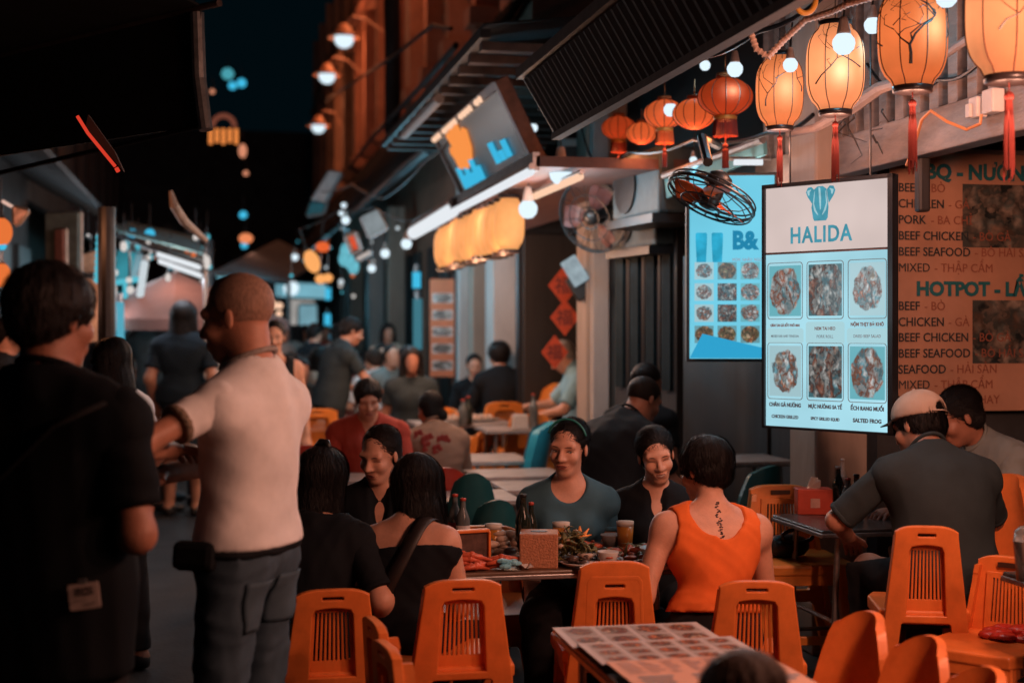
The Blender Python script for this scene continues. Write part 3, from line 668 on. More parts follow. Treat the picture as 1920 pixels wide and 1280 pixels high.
for x in (.35, 1.15): b = MB(); b.box((x, .02, 1.2), (.62, .05, 2.3)); b.build('door_panel', m_dark, t, bevel=.01)
# -- canopies over the near shops
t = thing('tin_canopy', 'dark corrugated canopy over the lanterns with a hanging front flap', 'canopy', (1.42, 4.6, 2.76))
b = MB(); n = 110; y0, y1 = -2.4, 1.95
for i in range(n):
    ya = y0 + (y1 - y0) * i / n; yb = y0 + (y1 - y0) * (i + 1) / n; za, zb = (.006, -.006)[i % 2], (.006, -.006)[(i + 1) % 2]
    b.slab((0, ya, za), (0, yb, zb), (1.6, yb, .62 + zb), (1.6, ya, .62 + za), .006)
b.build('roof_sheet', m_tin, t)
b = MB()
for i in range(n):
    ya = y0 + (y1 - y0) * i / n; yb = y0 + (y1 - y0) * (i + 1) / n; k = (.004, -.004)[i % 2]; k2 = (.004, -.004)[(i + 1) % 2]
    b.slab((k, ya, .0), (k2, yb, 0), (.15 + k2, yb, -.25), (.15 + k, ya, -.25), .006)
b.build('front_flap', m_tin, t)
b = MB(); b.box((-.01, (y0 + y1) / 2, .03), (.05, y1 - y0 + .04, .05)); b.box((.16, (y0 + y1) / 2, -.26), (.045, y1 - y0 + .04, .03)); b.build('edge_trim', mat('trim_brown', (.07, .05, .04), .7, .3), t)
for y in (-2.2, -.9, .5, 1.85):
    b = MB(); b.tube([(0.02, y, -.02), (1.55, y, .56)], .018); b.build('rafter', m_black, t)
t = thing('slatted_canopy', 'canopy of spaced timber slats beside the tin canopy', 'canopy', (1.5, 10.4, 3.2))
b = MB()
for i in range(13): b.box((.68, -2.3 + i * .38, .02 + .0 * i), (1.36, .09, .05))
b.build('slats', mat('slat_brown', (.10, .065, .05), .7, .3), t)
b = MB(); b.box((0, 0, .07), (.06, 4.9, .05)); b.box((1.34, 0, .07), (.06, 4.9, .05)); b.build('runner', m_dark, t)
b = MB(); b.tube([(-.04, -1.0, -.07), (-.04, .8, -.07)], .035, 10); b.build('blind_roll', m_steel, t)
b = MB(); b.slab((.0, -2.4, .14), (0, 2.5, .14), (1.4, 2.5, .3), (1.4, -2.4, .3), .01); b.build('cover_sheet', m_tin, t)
# -- far row of shophouses: ochre upper storey with pilasters over dark tiled lean-to roofs
def far_house(y0, y1, label, nb, m, zt=9.5):
    t = thing('shophouse', label, 'building', (2.7, y0, .12)); L = y1 - y0
    b = MB(); b.box((1.3, L / 2, zt / 2), (2.2, L - .02, zt)); b.build('wall', m, t)
    st = L / nb
    for i in range(nb + 1):
        b = MB(); y = min(max(i * st, .14), L - .14); b.box((.08, y, 4.6 + (zt - 4.6) / 2), (.26, .26, zt - 4.6)); b.box((.05, y, 4.75), (.34, .34, .2)); b.build('pilaster', m, t, bevel=.01)
    for i in range(nb):
        y = i * st + st / 2
        w = MB(); w.box((.17, y, 6.1), (.08, st * .42, 1.9)); f = w.build('window', m_dark, t)
        w = MB()
        for k in range(11): w.box((.115, y, 5.25 + k * .165), (.02, st * .36, .09), Matrix.Rotation(R(25), 3, 'Y'))
        w.build('louvres', mat('shutter_paint', (.05, .06, .055), .6, .3), f)
    w = MB(); w.box((.06, L / 2, 7.5), (.36, L, .14)); w.box((.1, L / 2, 7.36), (.26, L, .12)); w.build('cornice', m, t, bevel=.01)
    r = MB(); r.slab((-.75, 0.02, 3.15), (-.75, L - .02, 3.15), (.18, L - .02, 4.62), (.18, .02, 4.62), .05)
    for k in range(int(L / .22)): r.tube([(-.76, .1 + k * .22, 3.22), (.17, .1 + k * .22, 4.69)], .045, 6)
    r.build('lean_to_roof', m_roof, t)
    g = MB(); g.tube([(-.78, 0, 3.14), (-.78, L, 3.14)], .05, 8); g.build('gutter', m_iron, t)
    dd = MB(); k = 0
    while k * 1.1 < L - 1.0: dd.box((.18, .6 + k * 1.1, 1.3), (.06, .72, 2.6)); k += 1
    dd.build('door_panels', m_dark, t, bevel=.01)
    return t
far_house(13.0, 20.0, 'ochre shophouse with tall uplit pilasters nearest the wall lamps', 4, m_ochre)
far_house(20.0, 28.0, 'second ochre shophouse, behind the first street lamp bracket', 4, m_ochre)
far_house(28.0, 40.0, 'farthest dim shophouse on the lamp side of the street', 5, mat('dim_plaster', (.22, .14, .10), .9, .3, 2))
for px, X, w, m, lab in ((940, 2.72, .42, m_pale, 'broad orange lit pillar behind the seated man in black'), (903, 2.7, .26, m_tan, 'narrow brown pillar beside the broad orange lit one'), (879, 2.6, .16, m_pale, 'pale thin pillar next to the hanging picture menu'),
        (742, 2.6, .3, m_tan, 'far tan pillar behind the diners in the middle of the street'), (705, 2.6, .34, m_pale, 'far pale pillar under the white hanging bulbs'), (668, 2.5, .3, m_tan, 'farthest pillar behind the leaning waiter')):
    column('plaster_pillar', lab, px, X, w, .24, 3.4, m, base=False)
# -- the other side of the street
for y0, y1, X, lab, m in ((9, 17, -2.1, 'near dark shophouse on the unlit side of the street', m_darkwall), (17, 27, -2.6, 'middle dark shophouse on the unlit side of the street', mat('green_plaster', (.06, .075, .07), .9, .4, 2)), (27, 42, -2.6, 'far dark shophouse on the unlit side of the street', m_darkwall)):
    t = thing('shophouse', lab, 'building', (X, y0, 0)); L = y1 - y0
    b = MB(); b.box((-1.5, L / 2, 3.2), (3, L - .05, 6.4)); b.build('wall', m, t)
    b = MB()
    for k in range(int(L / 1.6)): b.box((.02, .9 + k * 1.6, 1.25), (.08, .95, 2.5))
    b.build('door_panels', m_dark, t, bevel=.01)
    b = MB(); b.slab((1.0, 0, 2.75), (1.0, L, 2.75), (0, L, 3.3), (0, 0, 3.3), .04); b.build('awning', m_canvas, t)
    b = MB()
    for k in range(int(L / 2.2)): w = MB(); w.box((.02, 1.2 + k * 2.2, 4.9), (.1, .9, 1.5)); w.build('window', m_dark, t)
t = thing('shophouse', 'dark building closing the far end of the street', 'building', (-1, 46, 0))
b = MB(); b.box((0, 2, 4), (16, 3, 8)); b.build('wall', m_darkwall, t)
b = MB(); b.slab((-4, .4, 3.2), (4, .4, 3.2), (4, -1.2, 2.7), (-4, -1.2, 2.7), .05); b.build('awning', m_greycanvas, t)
# near canopy on the left, edge running off to the left
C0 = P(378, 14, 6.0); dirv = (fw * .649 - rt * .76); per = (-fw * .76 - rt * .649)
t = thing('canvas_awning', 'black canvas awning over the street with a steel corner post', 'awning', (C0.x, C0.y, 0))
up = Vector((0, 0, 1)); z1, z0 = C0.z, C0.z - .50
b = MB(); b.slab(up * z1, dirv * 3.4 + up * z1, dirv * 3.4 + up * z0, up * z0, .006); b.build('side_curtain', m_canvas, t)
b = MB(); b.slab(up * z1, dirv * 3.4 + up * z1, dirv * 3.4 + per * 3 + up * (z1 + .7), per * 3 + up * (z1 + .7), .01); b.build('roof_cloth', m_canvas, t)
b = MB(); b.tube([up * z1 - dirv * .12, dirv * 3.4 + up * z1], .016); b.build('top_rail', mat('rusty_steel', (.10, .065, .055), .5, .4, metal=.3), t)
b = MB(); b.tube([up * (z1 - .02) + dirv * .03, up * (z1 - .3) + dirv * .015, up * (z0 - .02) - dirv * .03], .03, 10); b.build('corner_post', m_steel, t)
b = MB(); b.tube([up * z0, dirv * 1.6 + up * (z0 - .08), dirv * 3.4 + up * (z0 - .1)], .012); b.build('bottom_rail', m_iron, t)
# power cables and drain pipe
t = thing('drain_pipe', 'black drain pipe running up between the orange pilasters', 'pipe'); b = MB(); q = [P(733, -80, 17.2), P(737, 120, 17.2), P(736, 250, 17.2)]; b.tube(q, .10); b.build('pipe', m_iron, t)
for nm, pts, lab in (('power_cable', [(846, 54, 12), (810, 48, 13), (735, 108, 16), (670, 150, 20), (610, 190, 27)], 'sagging black power cable in front of the ochre upper storey'),
                     ('power_cable', [(855, 85, 11.6), (800, 150, 13.5), (700, 255, 19), (655, 315, 26)], 'thick black cable following the dark eave line')):
    b = MB(); b.tube([P(*p) for p in pts], .028 if pts[0][1] > 60 else .020, 6); tag(b.build(nm, m_iron), lab, 'cable')

rg = random.Random(9)
for i, (pts, lab) in enumerate((([(1010, 205, 7.0), (1120, 190, 6.6), (1290, 110, 6.2), (1420, 60, 5.8), (1560, -20, 5.4)], 'slack black cable looping behind the round red lanterns'), ([(1080, 330, 8.6), (1180, 285, 7.9), (1300, 262, 7.2), (1440, 250, 6.6), (1525, 215, 6.3)], 'thin cable strung from the grey pillar to the plaster pillar'), ([(600, 360, 17), (660, 345, 15), (720, 372, 13), (800, 300, 11.6), (850, 250, 10.6)], 'cable sagging along the far awnings'), ([(560, 430, 20), (640, 392, 17), (700, 388, 15), (770, 415, 13)], 'cable carrying the far white bulbs'), ([(1090, 240, 9.2), (1112, 300, 9.1), (1118, 350, 9.05), (1112, 396, 9.0)], 'cable dropping to the dark wall fan'), ([(1625, 120, 5.9), (1680, 165, 5.8), (1760, 150, 5.5), (1850, 105, 5.1), (1930, 90, 4.7)], 'thin flex drooping between balcony slats'))):
    b = MB(); q = [P(*p) for p in pts]; fine = []
    for k in range(len(q) - 1):
        for j in range(6): u = j / 6; fine.append(q[k].lerp(q[k + 1], u) - Vector((0, 0, .03 * math.sin(math.pi * u))))
    b.tube(fine + [q[-1]], .008 if i > 1 else .010, 6); tag(b.build('power_cable', m_iron), lab, 'cable', kind='thing')
t = thing('meter_box', 'grey electric meter box on the wall above the red paper charms', 'meter box', P(1075, 300, 10.4), -TH); b = MB(); b.box((0, 0, 0), (.22, .14, .30)); b.build('casing', m_pale, t, bevel=.015); b = MB(); b.box((0, -.075, .03), (.13, .012, .12)); b.build('window', m_dark, t)
# ================================================================== lamps, lanterns and lit signs
WHITE = (.66, .80, .88); e_bulb = emit('bulb_glass', (.70, .84, .92), 1.15); e_tube = emit('tube_light', (.80, .84, .88), 1.0); e_warm = emit('warm_bead', (1.0, .62, .42), 1.0)
e_cyan = emit('cyan_lamp', (.06, .55, .85), .9); e_orange = emit('orange_lamp', (1.0, .30, .07), .95); e_red = emit('red_neon', (.9, .06, .03), .75)
C_WARM = (1.0, .45, .30); C_COOL = (.24, .74, 1.0); C_PINK = (1.0, .66, .52)
m_sock = mat('lamp_socket', (.45, .36, .32), .6, .2); m_blk = mat('lamp_black', (.012, .012, .012), .4, .2)
# street lamps on the ochre wall
for i, (px, py, d, pw) in enumerate(((645, 72, 22, 24), (613, 142, 26, 28), (597, 237, 31, 28), (690, -75, 18.4, 17), (760, -190, 14.9, 12))):
    g = P(px, py, d); t = thing('street_lamp', ('highest of the three bell street lamps on the ochre wall', 'middle bell street lamp on the ochre wall', 'lowest and farthest bell street lamp on the ochre wall', 'bell street lamp just above the top photo edge', 'bell street lamp higher above the top photo edge')[i], 'street lamp', g, 0, 'bell lamps on brackets along the ochre wall')
    b = MB(); b.lathe([(.05, .22), (.10, .18), (.15, .08), (.26, .03), (.255, .0), (.14, .03), (.10, .1)], n=20); b.build('lamp_shade', mat('shade_copper', (.55, .30, .18), .45, .2), t, True)
    b = MB(); b.ball((0, 0, -.02), .15, 14, (1, 1, .9)); b.build('globe', e_bulb, t, True)
    b = MB(); b.tube([(.03, 0, .22), (.12, 0, .34), (.35, 0, .30), (2.68 - g.x, 0, .05)], .022); b.build('bracket', mat('bracket_paint', (.35, .22, .16), .5, .3), t)
    plight('street_lamp_light', (.05, 0, -.28), (1.0, .30, .12), pw, .12, t)
    plight('street_lamp_light', (.30, 0, .55), (1.0, .30, .12), pw * 1.1, .12, t)
# paper lanterns along the canopy
pap = [lantern_paper('paper_warm', (1.0, .265, .085), .80, (.16, .05, .02), (.55, 1.3), .095, .17), lantern_paper('paper_pale', (1.0, .32, .125), .90, (.16, .06, .025), (.60, 1.6), .095, .18), lantern_paper('paper_deep', (1.0, .22, .06), .80, (.16, .045, .015), (.50, 1.2), .10, .19)]
m_rib = mat('lantern_rib', (.10, .03, .015), .7, .2); m_tass = mat('tassel_red', (.12, .010, .005), .8, .35, 40, stretch=(20, 20, .5)); m_tasso = mat('tassel_orange', (.34, .08, .02), .8, .3, 40, stretch=(20, 20, .5)); m_cap = mat('lantern_cap', (.018, .012, .012), .35, .2)
def blossom(b, r0, seed, z0=-.11, bold=False):
    rg = random.Random(seed)
    def br(a, z, da, n, r, dep):
        pts = []
        for k in range(n + 1):
            pts.append((math.cos(a), math.sin(a), z)); a += da * rg.uniform(-.5, 1.9); z += .012 + .022 * rg.random()
            if dep and k > 0 and rg.random() < .8: br(a, z, -da * rg.choice((1, 1.6, -1.4)), 3, r * .55, dep - 1)
        def rad(z): return lantern_r(z / (r0 / .102)) * r0 + .0015
        b.tube([(x * rad(zz), y * rad(zz), zz) for x, y, zz in pts], [r * (1 - .75 * k / n) for k in range(n + 1)], 5)
    if bold: br(-1.75, z0, .17, 7, .0065, 3); br(-2.7, z0 + .07, -.2, 4, .003, 2); br(-.5, z0 + .09, .2, 3, .003, 1)
    else: br(-2.45, z0 + .04, .25, 4, .0032, 2); br(-.75, z0 + .10, -.3, 4, .0028, 2)
def lantern_r(z):
    u = min(abs(z) / .15, 1.0); return max((1 - u ** 3.2) ** (1 / 2.6), .56)
def paper_lantern(loc, label, s=1.0, pm=0, branch=0, power=9, red=True, light=True):
    t = thing('paper_lantern', label, 'lantern', loc, -.35 if branch == 8 else random.uniform(-.4, .4), 'barrel shaped paper lanterns in a row under the canopy')
    zs = [-.15 + .30 * i / 18 for i in range(19)]
    b = MB(); b.lathe([(lantern_r(z) * .102 * s, z * s) for z in zs], n=32); b.build('lamp_shade', pap[pm], t, True)
    b = MB()
    for k in range(8):
        a = 2 * math.pi * k / 8 + .3; b.tube([(math.cos(a) * (lantern_r(z) * .102 + .001) * s, math.sin(a) * (lantern_r(z) * .102 + .001) * s, z * s) for z in zs], .0018 * s, 5)
    b.build('ribs', m_rib, t)
    if branch:
        b = MB(); blossom(b, .102 * s, branch, -.11, branch == 8); b.build('painted_branch', m_blk, t)
    b = MB(); b.lathe([(.055 * s, .148 * s), (.060 * s, .150 * s), (.058 * s, .166 * s), (.02 * s, .170 * s)], n=20); b.tube([(0, 0, .165 * s), (0, 0, .30 * s)], .002, 5); b.build('top_cap', m_cap, t, True)
    b = MB(); b.lathe([(.050 * s, -.148 * s), (.060 * s, -.150 * s), (.058 * s, -.168 * s), (.045 * s, -.168 * s)], n=20); b.build('bottom_ring', m_cap, t, True)
    tm = m_tass if red else m_tasso
    b = MB(); b.ball((0, 0, -.20 * s), .012 * s, 10); b.tube([(0, 0, -.165 * s), (0, 0, -.2 * s)], .002, 5)
    rg = random.Random(branch + pm)
    for k in range(16):
        a = k * 2.4; r = .010 * s; q = rg.uniform(.9, 1.02); b.tube([(r * .6 * math.cos(a), r * .6 * math.sin(a), -.205 * s), (r * 1.1 * math.cos(a), r * 1.1 * math.sin(a), -.28 * s), (r * 1.2 * math.cos(a), r * 1.2 * math.sin(a), -.405 * s * q)], .0022 * s, 4)
    b.build('tassel', tm, t)
    if light: plight('lantern_light', (0, 0, -.24 * s), C_WARM, power, .07, t); 
    return t
ROWX = 2.28
for px, py, s, pm, br, lab in ((1462, 172, .96, 0, 3, 'small barrel lantern nearest the round red lanterns, half behind a bulb'), (1566, 128, 1.06, 1, 5, 'pale barrel lantern hanging straight above the white menu lightbox'),
                               (1711, 68, 1.12, 2, 8, 'deep orange barrel lantern with a bold black blossom branch and red tassel'), (1892, 25, 1.22, 1, 12, 'largest barrel lantern cut off by the top corner of the photo')):
    paper_lantern(P(px, py, dX(px, ROWX)), lab, s, pm, br, 8)
for i, y in enumerate((3.15, 2.45, 1.7, .9)): paper_lantern((ROWX, y, 2.5), ('barrel lantern next beyond the photo edge', 'barrel lantern second beyond the photo edge', 'barrel lantern third beyond the photo edge', 'barrel lantern last beyond the photo edge')[i], 1.1, i % 3, 20 + i, (74, 56, 60, 36)[i])
# round red lanterns with skirts
m_redl = lantern_paper('red_silk', (1.0, .11, .025), .36, (.30, .03, .01), (.5, .95)); m_redl2 = lantern_paper('red_silk_bright', (1.0, .16, .04), .62, (.30, .035, .012), (.5, 1.0))
def red_lantern(px, py, d, r, lab, skirt=True, m=m_redl, tas=True, power=2.5):
    t = thing('silk_lantern', lab, 'lantern', P(px, py, d), .2, 'round red silk lanterns with fringes')
    b = MB(); prof = [(max(r * math.sin(math.pi * (i + .8) / 15.6), .02), -r * .70 * math.cos(math.pi * (i + .8) / 15.6)) for i in range(15)]; b.lathe(prof, n=28); b.build('lamp_shade', m, t, True)
    b = MB()
    for k in range(12):
        a = 2 * math.pi * k / 12; b.tube([(math.cos(a) * (q + .001), math.sin(a) * (q + .001), z) for q, z in prof], .0022, 4)
    b.build('ribs', m_rib, t)
    b = MB(); b.lathe([(r * .30, r * .68), (r * .36, r * .70), (r * .34, r * .86), (.01, r * .88)], n=18); b.tube([(0, 0, r * .86), (0, 0, r * 1.6)], .003, 5); b.build('top_cap', m_tasso, t, True)
    if skirt:
        b = MB(); b.lathe([(r * .36, -r * .68), (r * .44, -r * .72), (r * .42, -r * .86), (r * .30, -r * .86)], n=18); b.build('bottom_ring', mat('gold_trim', (.55, .26, .06), .4, .2, metal=.3), t, True)
        b = MB()
        for k in range(40):
            a = 2 * math.pi * k / 40; q = r * (1.42 + .05 * random.random()); b.tube([(r * .40 * math.cos(a), r * .40 * math.sin(a), -r * .84), (r * .45 * math.cos(a), r * .45 * math.sin(a), -q)], r * .028, 4)
        b.build('fringe', m_tass if m is m_redl else m_tasso, t)
    if tas:
        b = MB(); b.tube([(0, 0, -r * .8), (0, 0, -r * 1.75)], .004, 5); b.ball((0, 0, -r * 1.8), r * .11, 8); b.lathe([(r * .06, -r * 1.86), (r * .12, -r * 1.95), (r * .13, -r * 2.6), (.001, -r * 2.6)], n=12); b.build('tassel', m_tass, t)
    plight('silk_lantern_light', (0, 0, -r * 1.0 if not skirt else -r * 1.6), (1.0, .30, .1), power, .05, t)
    return t
red_lantern(1360, 182, 6.5, .125, 'largest round red lantern with a long dark fringe and tassel')
red_lantern(1302, 214, 6.9, .105, 'plain round red lantern tucked behind the largest one', False, m_redl2, False)
red_lantern(1246, 214, 7.3, .105, 'bright round red lantern with an orange fringe and a bulb before it', True, m_redl2)
red_lantern(1203, 250, 7.9, .085, 'small round red lantern without fringe between two fringed ones', False, m_redl2, False)
red_lantern(1160, 240, 8.4, .10, 'dim round red lantern at the far end of the fringed row')
# hanging bulbs
def bulb(px, py, d, r, lab, power=0, col=C_COOL, cap=True, group='white bulbs hanging over the tables'):
    t = thing('light_bulb', lab, 'bulb', P(px, py, d), 0, group)
    b = MB(); b.lathe([(.001, -1.0 * r), (.5 * r, -.9 * r), (.88 * r, -.5 * r), (1.0 * r, .0), (.95 * r, .35 * r), (.62 * r, .8 * r)], n=18); b.build('glass', e_bulb, t, True)
    if cap:
        b = MB(); b.lathe([(.62 * r, .8 * r), (.60 * r, 1.0 * r), (.42 * r, 1.9 * r), (.30 * r, 2.3 * r), (.01, 2.32 * r)], n=14); b.build('socket', m_sock, t, True)
        b = MB(); b.tube([(0, 0, 2.2 * r), (.01, 0, 2.2 * r + .12)], .004, 5); b.build('flex', m_blk, t)
    if power: plight('bulb_light', (0, 0, -r - .05), col, power, r, t)
    return t
BL = [(1482, 122, 5.72, .030, 'bulb in front of the smallest barrel lantern', 1.6, 1), (1582, 82, 5.2, .042, 'bulb in front of the pale barrel lantern', 1.8, 1), (1636, 48, 5.3, .032, 'bulb between the pale and the deep orange barrel lanterns', 3, 1), (1775, -6, 4.6, .036, 'bulb cut off by the top edge between two barrel lanterns', 2.5, 1),
      (1322, 123, 6.9, .026, 'smaller bulb above the round red lanterns', 1.6, 1), (1378, 130, 6.35, .036, 'larger bulb above the largest round red lantern', 1.6, 1), (1257, 206, 7.0, .034, 'bulb glowing in front of the bright round red lantern', 1, 0),
      (1051, 325, 8.2, .066, 'large cup bulb at the end of the canopy tube lights', 14, 1), (990, 392, 8.8, .060, 'cup bulb under the canopy beside the yellow lantern row', 7, 1), (762, 457, 13, .050, 'white bulb nearest the bright tube light', 28, 1), (722, 475, 14.5, .048, 'white bulb next to the nearest far one', 28, 1), (697, 503, 16, .046, 'third white bulb down the row over the street', 26, 1),
      (648, 413, 15, .045, 'bright bulb beside the white hanging box', 10, 1), (640, 400, 16, .03, 'tiny bulb above the bright one by the hanging box', 0, 0), (553, 482, 20, .05, 'round bulb left of the tilted orange lantern', 12, 1), (546, 540, 30, .16, 'hazy bulb before the pale blue stall', 40, 0), (1000, 240, 9.5, .03, 'teal bulb at the dark corner of the framed sign', 2, 0), (645, 385, 17, .035, 'dim bulb on the sloping cable over the street', 0, 0)]
for px, py, d, r, lab, pw, cp in BL: bulb(px, py, d, r, lab, pw, C_COOL, cp)
# leaning framed sign with an orange flame-like hand
O = P(872, 372, dX(872, 1.92)); A = P(1000, 312, dX(1000, 1.92)); T0 = P(820, 265, dX(820, 1.70)); T1 = P(950, 165, dX(950, 1.70))
ex = Vector((0, -1, 0)); mt = frame_mtx(O, ex, T0 - O); w, hgt = O.y - A.y, (T0 - O).length
t = thing('shop_sign', 'leaning framed shop sign with an orange hand and blue lettering', 'sign', mtx=mt)
m_sf = mat('sign_face', (.035, .04, .044), .25, .9, 9)
b = MB(); b.box((w / 2, .03, hgt / 2), (w, .06, hgt)); b.build('board', m_sf, t)
b = MB(); b.box((-.03, .03, hgt / 2), (.07, .09, hgt + .1)); b.box((w + .03, .03, hgt / 2), (.07, .09, hgt + .1)); b.box((w / 2, .03, -.03), (w, .085, .06)); b.box((w / 2, .03, hgt + .03), (w, .085, .06)); b.build('frame', mat('sign_frame', (.16, .075, .05), .5, .4), t, bevel=.006)
hand = [(.0, .02), (.10, -.01), (.20, .03), (.26, .10), (.30, .22), (.27, .25), (.23, .17), (.215, .30), (.18, .31), (.165, .20), (.135, .34), (.10, .335), (.105, .20), (.06, .29), (.03, .28), (.05, .16), (.0, .19), (-.02, .16), (.0, .09)]
vs, fs = curve2d([[(x * 2.5, z * 1.0) for x, z in hand]], .006, .004); b = MB(); b.add(onface(vs, w * .16, hgt * .40, -.01), fs); b.build('hand_emblem', emit('emblem_orange', (1.0, .31, .07), .95), t)
m_lb = emit('letter_blue', (.05, .50, .80), .95)
for i in range(6): b = MB(); b.tube([(w * .13 + i * .135, -.012, .06), (w * .13 + i * .135 + .02, -.012, .06 + (.17, .09, .14, .08, .17, .10)[i])], .022, 8); b.build('letter', m_lb, t)
for i in range(3): b = MB(); b.tube([(w * .68 + i * .18, -.012, .10), (w * .68 + i * .18, -.012, .10 + (.15, .07, .12)[i])], .024, 8); b.build('letter', m_lb, t)
for i in range(17):
    if i in (3, 9, 14): continue
    b = MB(); b.ball((.02 + i * (w * .80) / 16, -.02, hgt + .02), .024, 8); b.build('lit_bead', e_warm, t)
# tube lights and bead strips of the same canopy
def tube_lamp(name, pts, r, m, lab, power=0, col=C_PINK, cat='tube light', group=None):
    pts = [Vector(p) for p in pts]; c = sum(pts, Vector()) / len(pts); t = thing(name, lab, cat, c, 0, group)
    b = MB(); b.tube([p - c for p in pts], r, 10); b.build('tube', m, t, True)
    h = MB(); d = (pts[-1] - pts[0]).normalized(); L = (pts[-1] - pts[0]).length / 2
    h.tube([-d * (L + .04) + Vector((0, 0, r)), d * (L + .04) + Vector((0, 0, r))], r * .7, 6); h.build('holder', m_steel, t)
    if power:
        l = bpy.data.lights.new('tube_light', 'POINT'); n = 2
        for k in range(n): plight('tube_light', d * L * (k - .5) * 1.0 - Vector((0, 0, .09)), col, power / n, .06, t)
    return t
X1 = 1.70
tube_lamp('tube_light', [P(775, 437, dX(775, X1)), P(848, 394, dX(848, X1))], .055, e_tube, 'thick white tube light at the far end of the canopy edge', 70)
tube_lamp('tube_light', [P(850, 397, dX(850, X1)), P(994, 322, dX(994, X1))], .026, e_tube, 'long thin tube light along the canopy edge below the leaning sign', 30)
tube_lamp('tube_light', [P(1003, 368, dX(1003, 1.95)), P(1088, 331, dX(1088, 1.95))], .022, e_warm, 'short tube light at the near end of the canopy', 12)
tube_lamp('tube_light', [P(1376, 304, 6.9), P(1430, 304, 6.9)], .016, e_tube, 'short tube light above the blue menu screen', 4)
t = thing('shop_canopy', 'flat canopy over the yellow lantern row below the leaning sign', 'canopy', (1.74, 10.2, 2.50))
b = MB(); b.box((.5, 0, .02), (1.0, 5.0, .06)); b.build('deck', mat('canopy_red', (.11, .05, .04), .6, .3), t); b = MB(); b.box((-.0, 0, .02), (.04, 5.0, .10)); b.build('fascia', m_steel, t)
# yellow lantern row
ym = lantern_paper('paper_yellow', (1.0, .40, .13), .92, (.14, .06, .02), (.8, 1.05)); proto = None
for i in range(14):
    y = 9.02 + i * .200; lab = 'one of the yellow lanterns packed in a row under the canopy'
    if proto is None:
        proto = thing('yellow_lantern', lab, 'lantern', (1.86, y, 2.27), 0, 'yellow lanterns packed in a row under the canopy')
        b = MB(); b.lathe([(lantern_r(-.15 + .3 * k / 14) * .098, (-.15 + .3 * k / 14) * 1.1) for k in range(15)], n=24); b.build('lamp_shade', ym, proto, True)
        b = MB(); b.lathe([(.06, -.165), (.078, -.166), (.07, -.19), (.02, -.19)], n=14); b.build('bottom_ring', m_cap, proto); b = MB(); b.lathe([(.078, .166), (.07, .19), (.02, .19)], n=14); b.build('top_cap', m_cap, proto)
    else: dup(proto, (1.86, y, 2.27 + random.uniform(-.012, .012)), random.uniform(0, 6))
for y in (9.0, 10.0, 11.0, 12.0): plight('yellow_lantern_light', (1.80, y, 2.03), (1.0, .50, .28), 24, .1)  # farthest one is an added fill past the row, warming pillar and banner
# far street lamps, lanterns and coloured lights
def glow(name, px, py, d, r, m, lab, sc=(1, 1, 1), power=0, col=C_WARM, group=None, cat='lantern'):
    t = thing(name, lab, cat, P(px, py, d), 0, group); b = MB(); b.ball((0, 0, 0), r, 16, sc); b.build('lamp_shade', m, t, True)
    b = MB(); b.lathe([(r * .4, r * sc[2] * .95), (r * .35, r * sc[2] * 1.1), (.01, r * sc[2] * 1.12)], n=10); b.tube([(0, 0, r * sc[2]), (0, 0, r * sc[2] + .25)], .006, 5); b.build('top_cap', m_cap, t)
    if power: plight(name + '_light', (0, 0, -r * sc[2] - .06), col, power, .06, t)
    return t
o = glow('paper_lantern', 585, 490, 16, .085, emit('paper_far', (1.0, .42, .13), 1.0), 'tilted long orange lantern over the middle of the street', (1, 1, 1.6), 8); o.rotation_euler = (0, R(-22), 0)
glow('silk_lantern', 605, 463, 17, .085, emit('red_far', (1.0, .16, .04), .8), 'small red lantern above the tilted orange one', (1, 1, .75), 3)
glow('paper_lantern', 601, 523, 17, .065, emit('paper_far', (1, .4, .1), 1.), 'left of two small orange lanterns below the tilted one', (1, 1, .9)); glow('paper_lantern', 615, 521, 17.3, .06, emit('paper_far', (1, .4, .1), 1.), 'right of two small orange lanterns below the tilted one', (1, 1, .9))
glow('silk_lantern', 461, 447, 22, .10, emit('red_mid', (1.0, .30, .12), .85), 'small orange lantern hanging alone over the dark street', (1.1, 1.1, .8), 4)
glow('paper_lantern', 455, 283, 24, .07, emit('salmon_lamp', (.85, .32, .18), .8), 'dim salmon lantern beside the glowing orange arch sign', (1, 1, 1.7))
glow('paper_lantern', 2, 435, 9, .07, emit('orange_deep', (1.0, .22, .05), .8), 'upper orange lantern cut by the left photo edge', (1, 1, 1.3), 3); glow('paper_lantern', 4, 516, 9, .055, emit('orange_deep', (1.0, .22, .05), .8), 'lower orange lantern cut by the left photo edge', (1, 1, 1.4), 2)
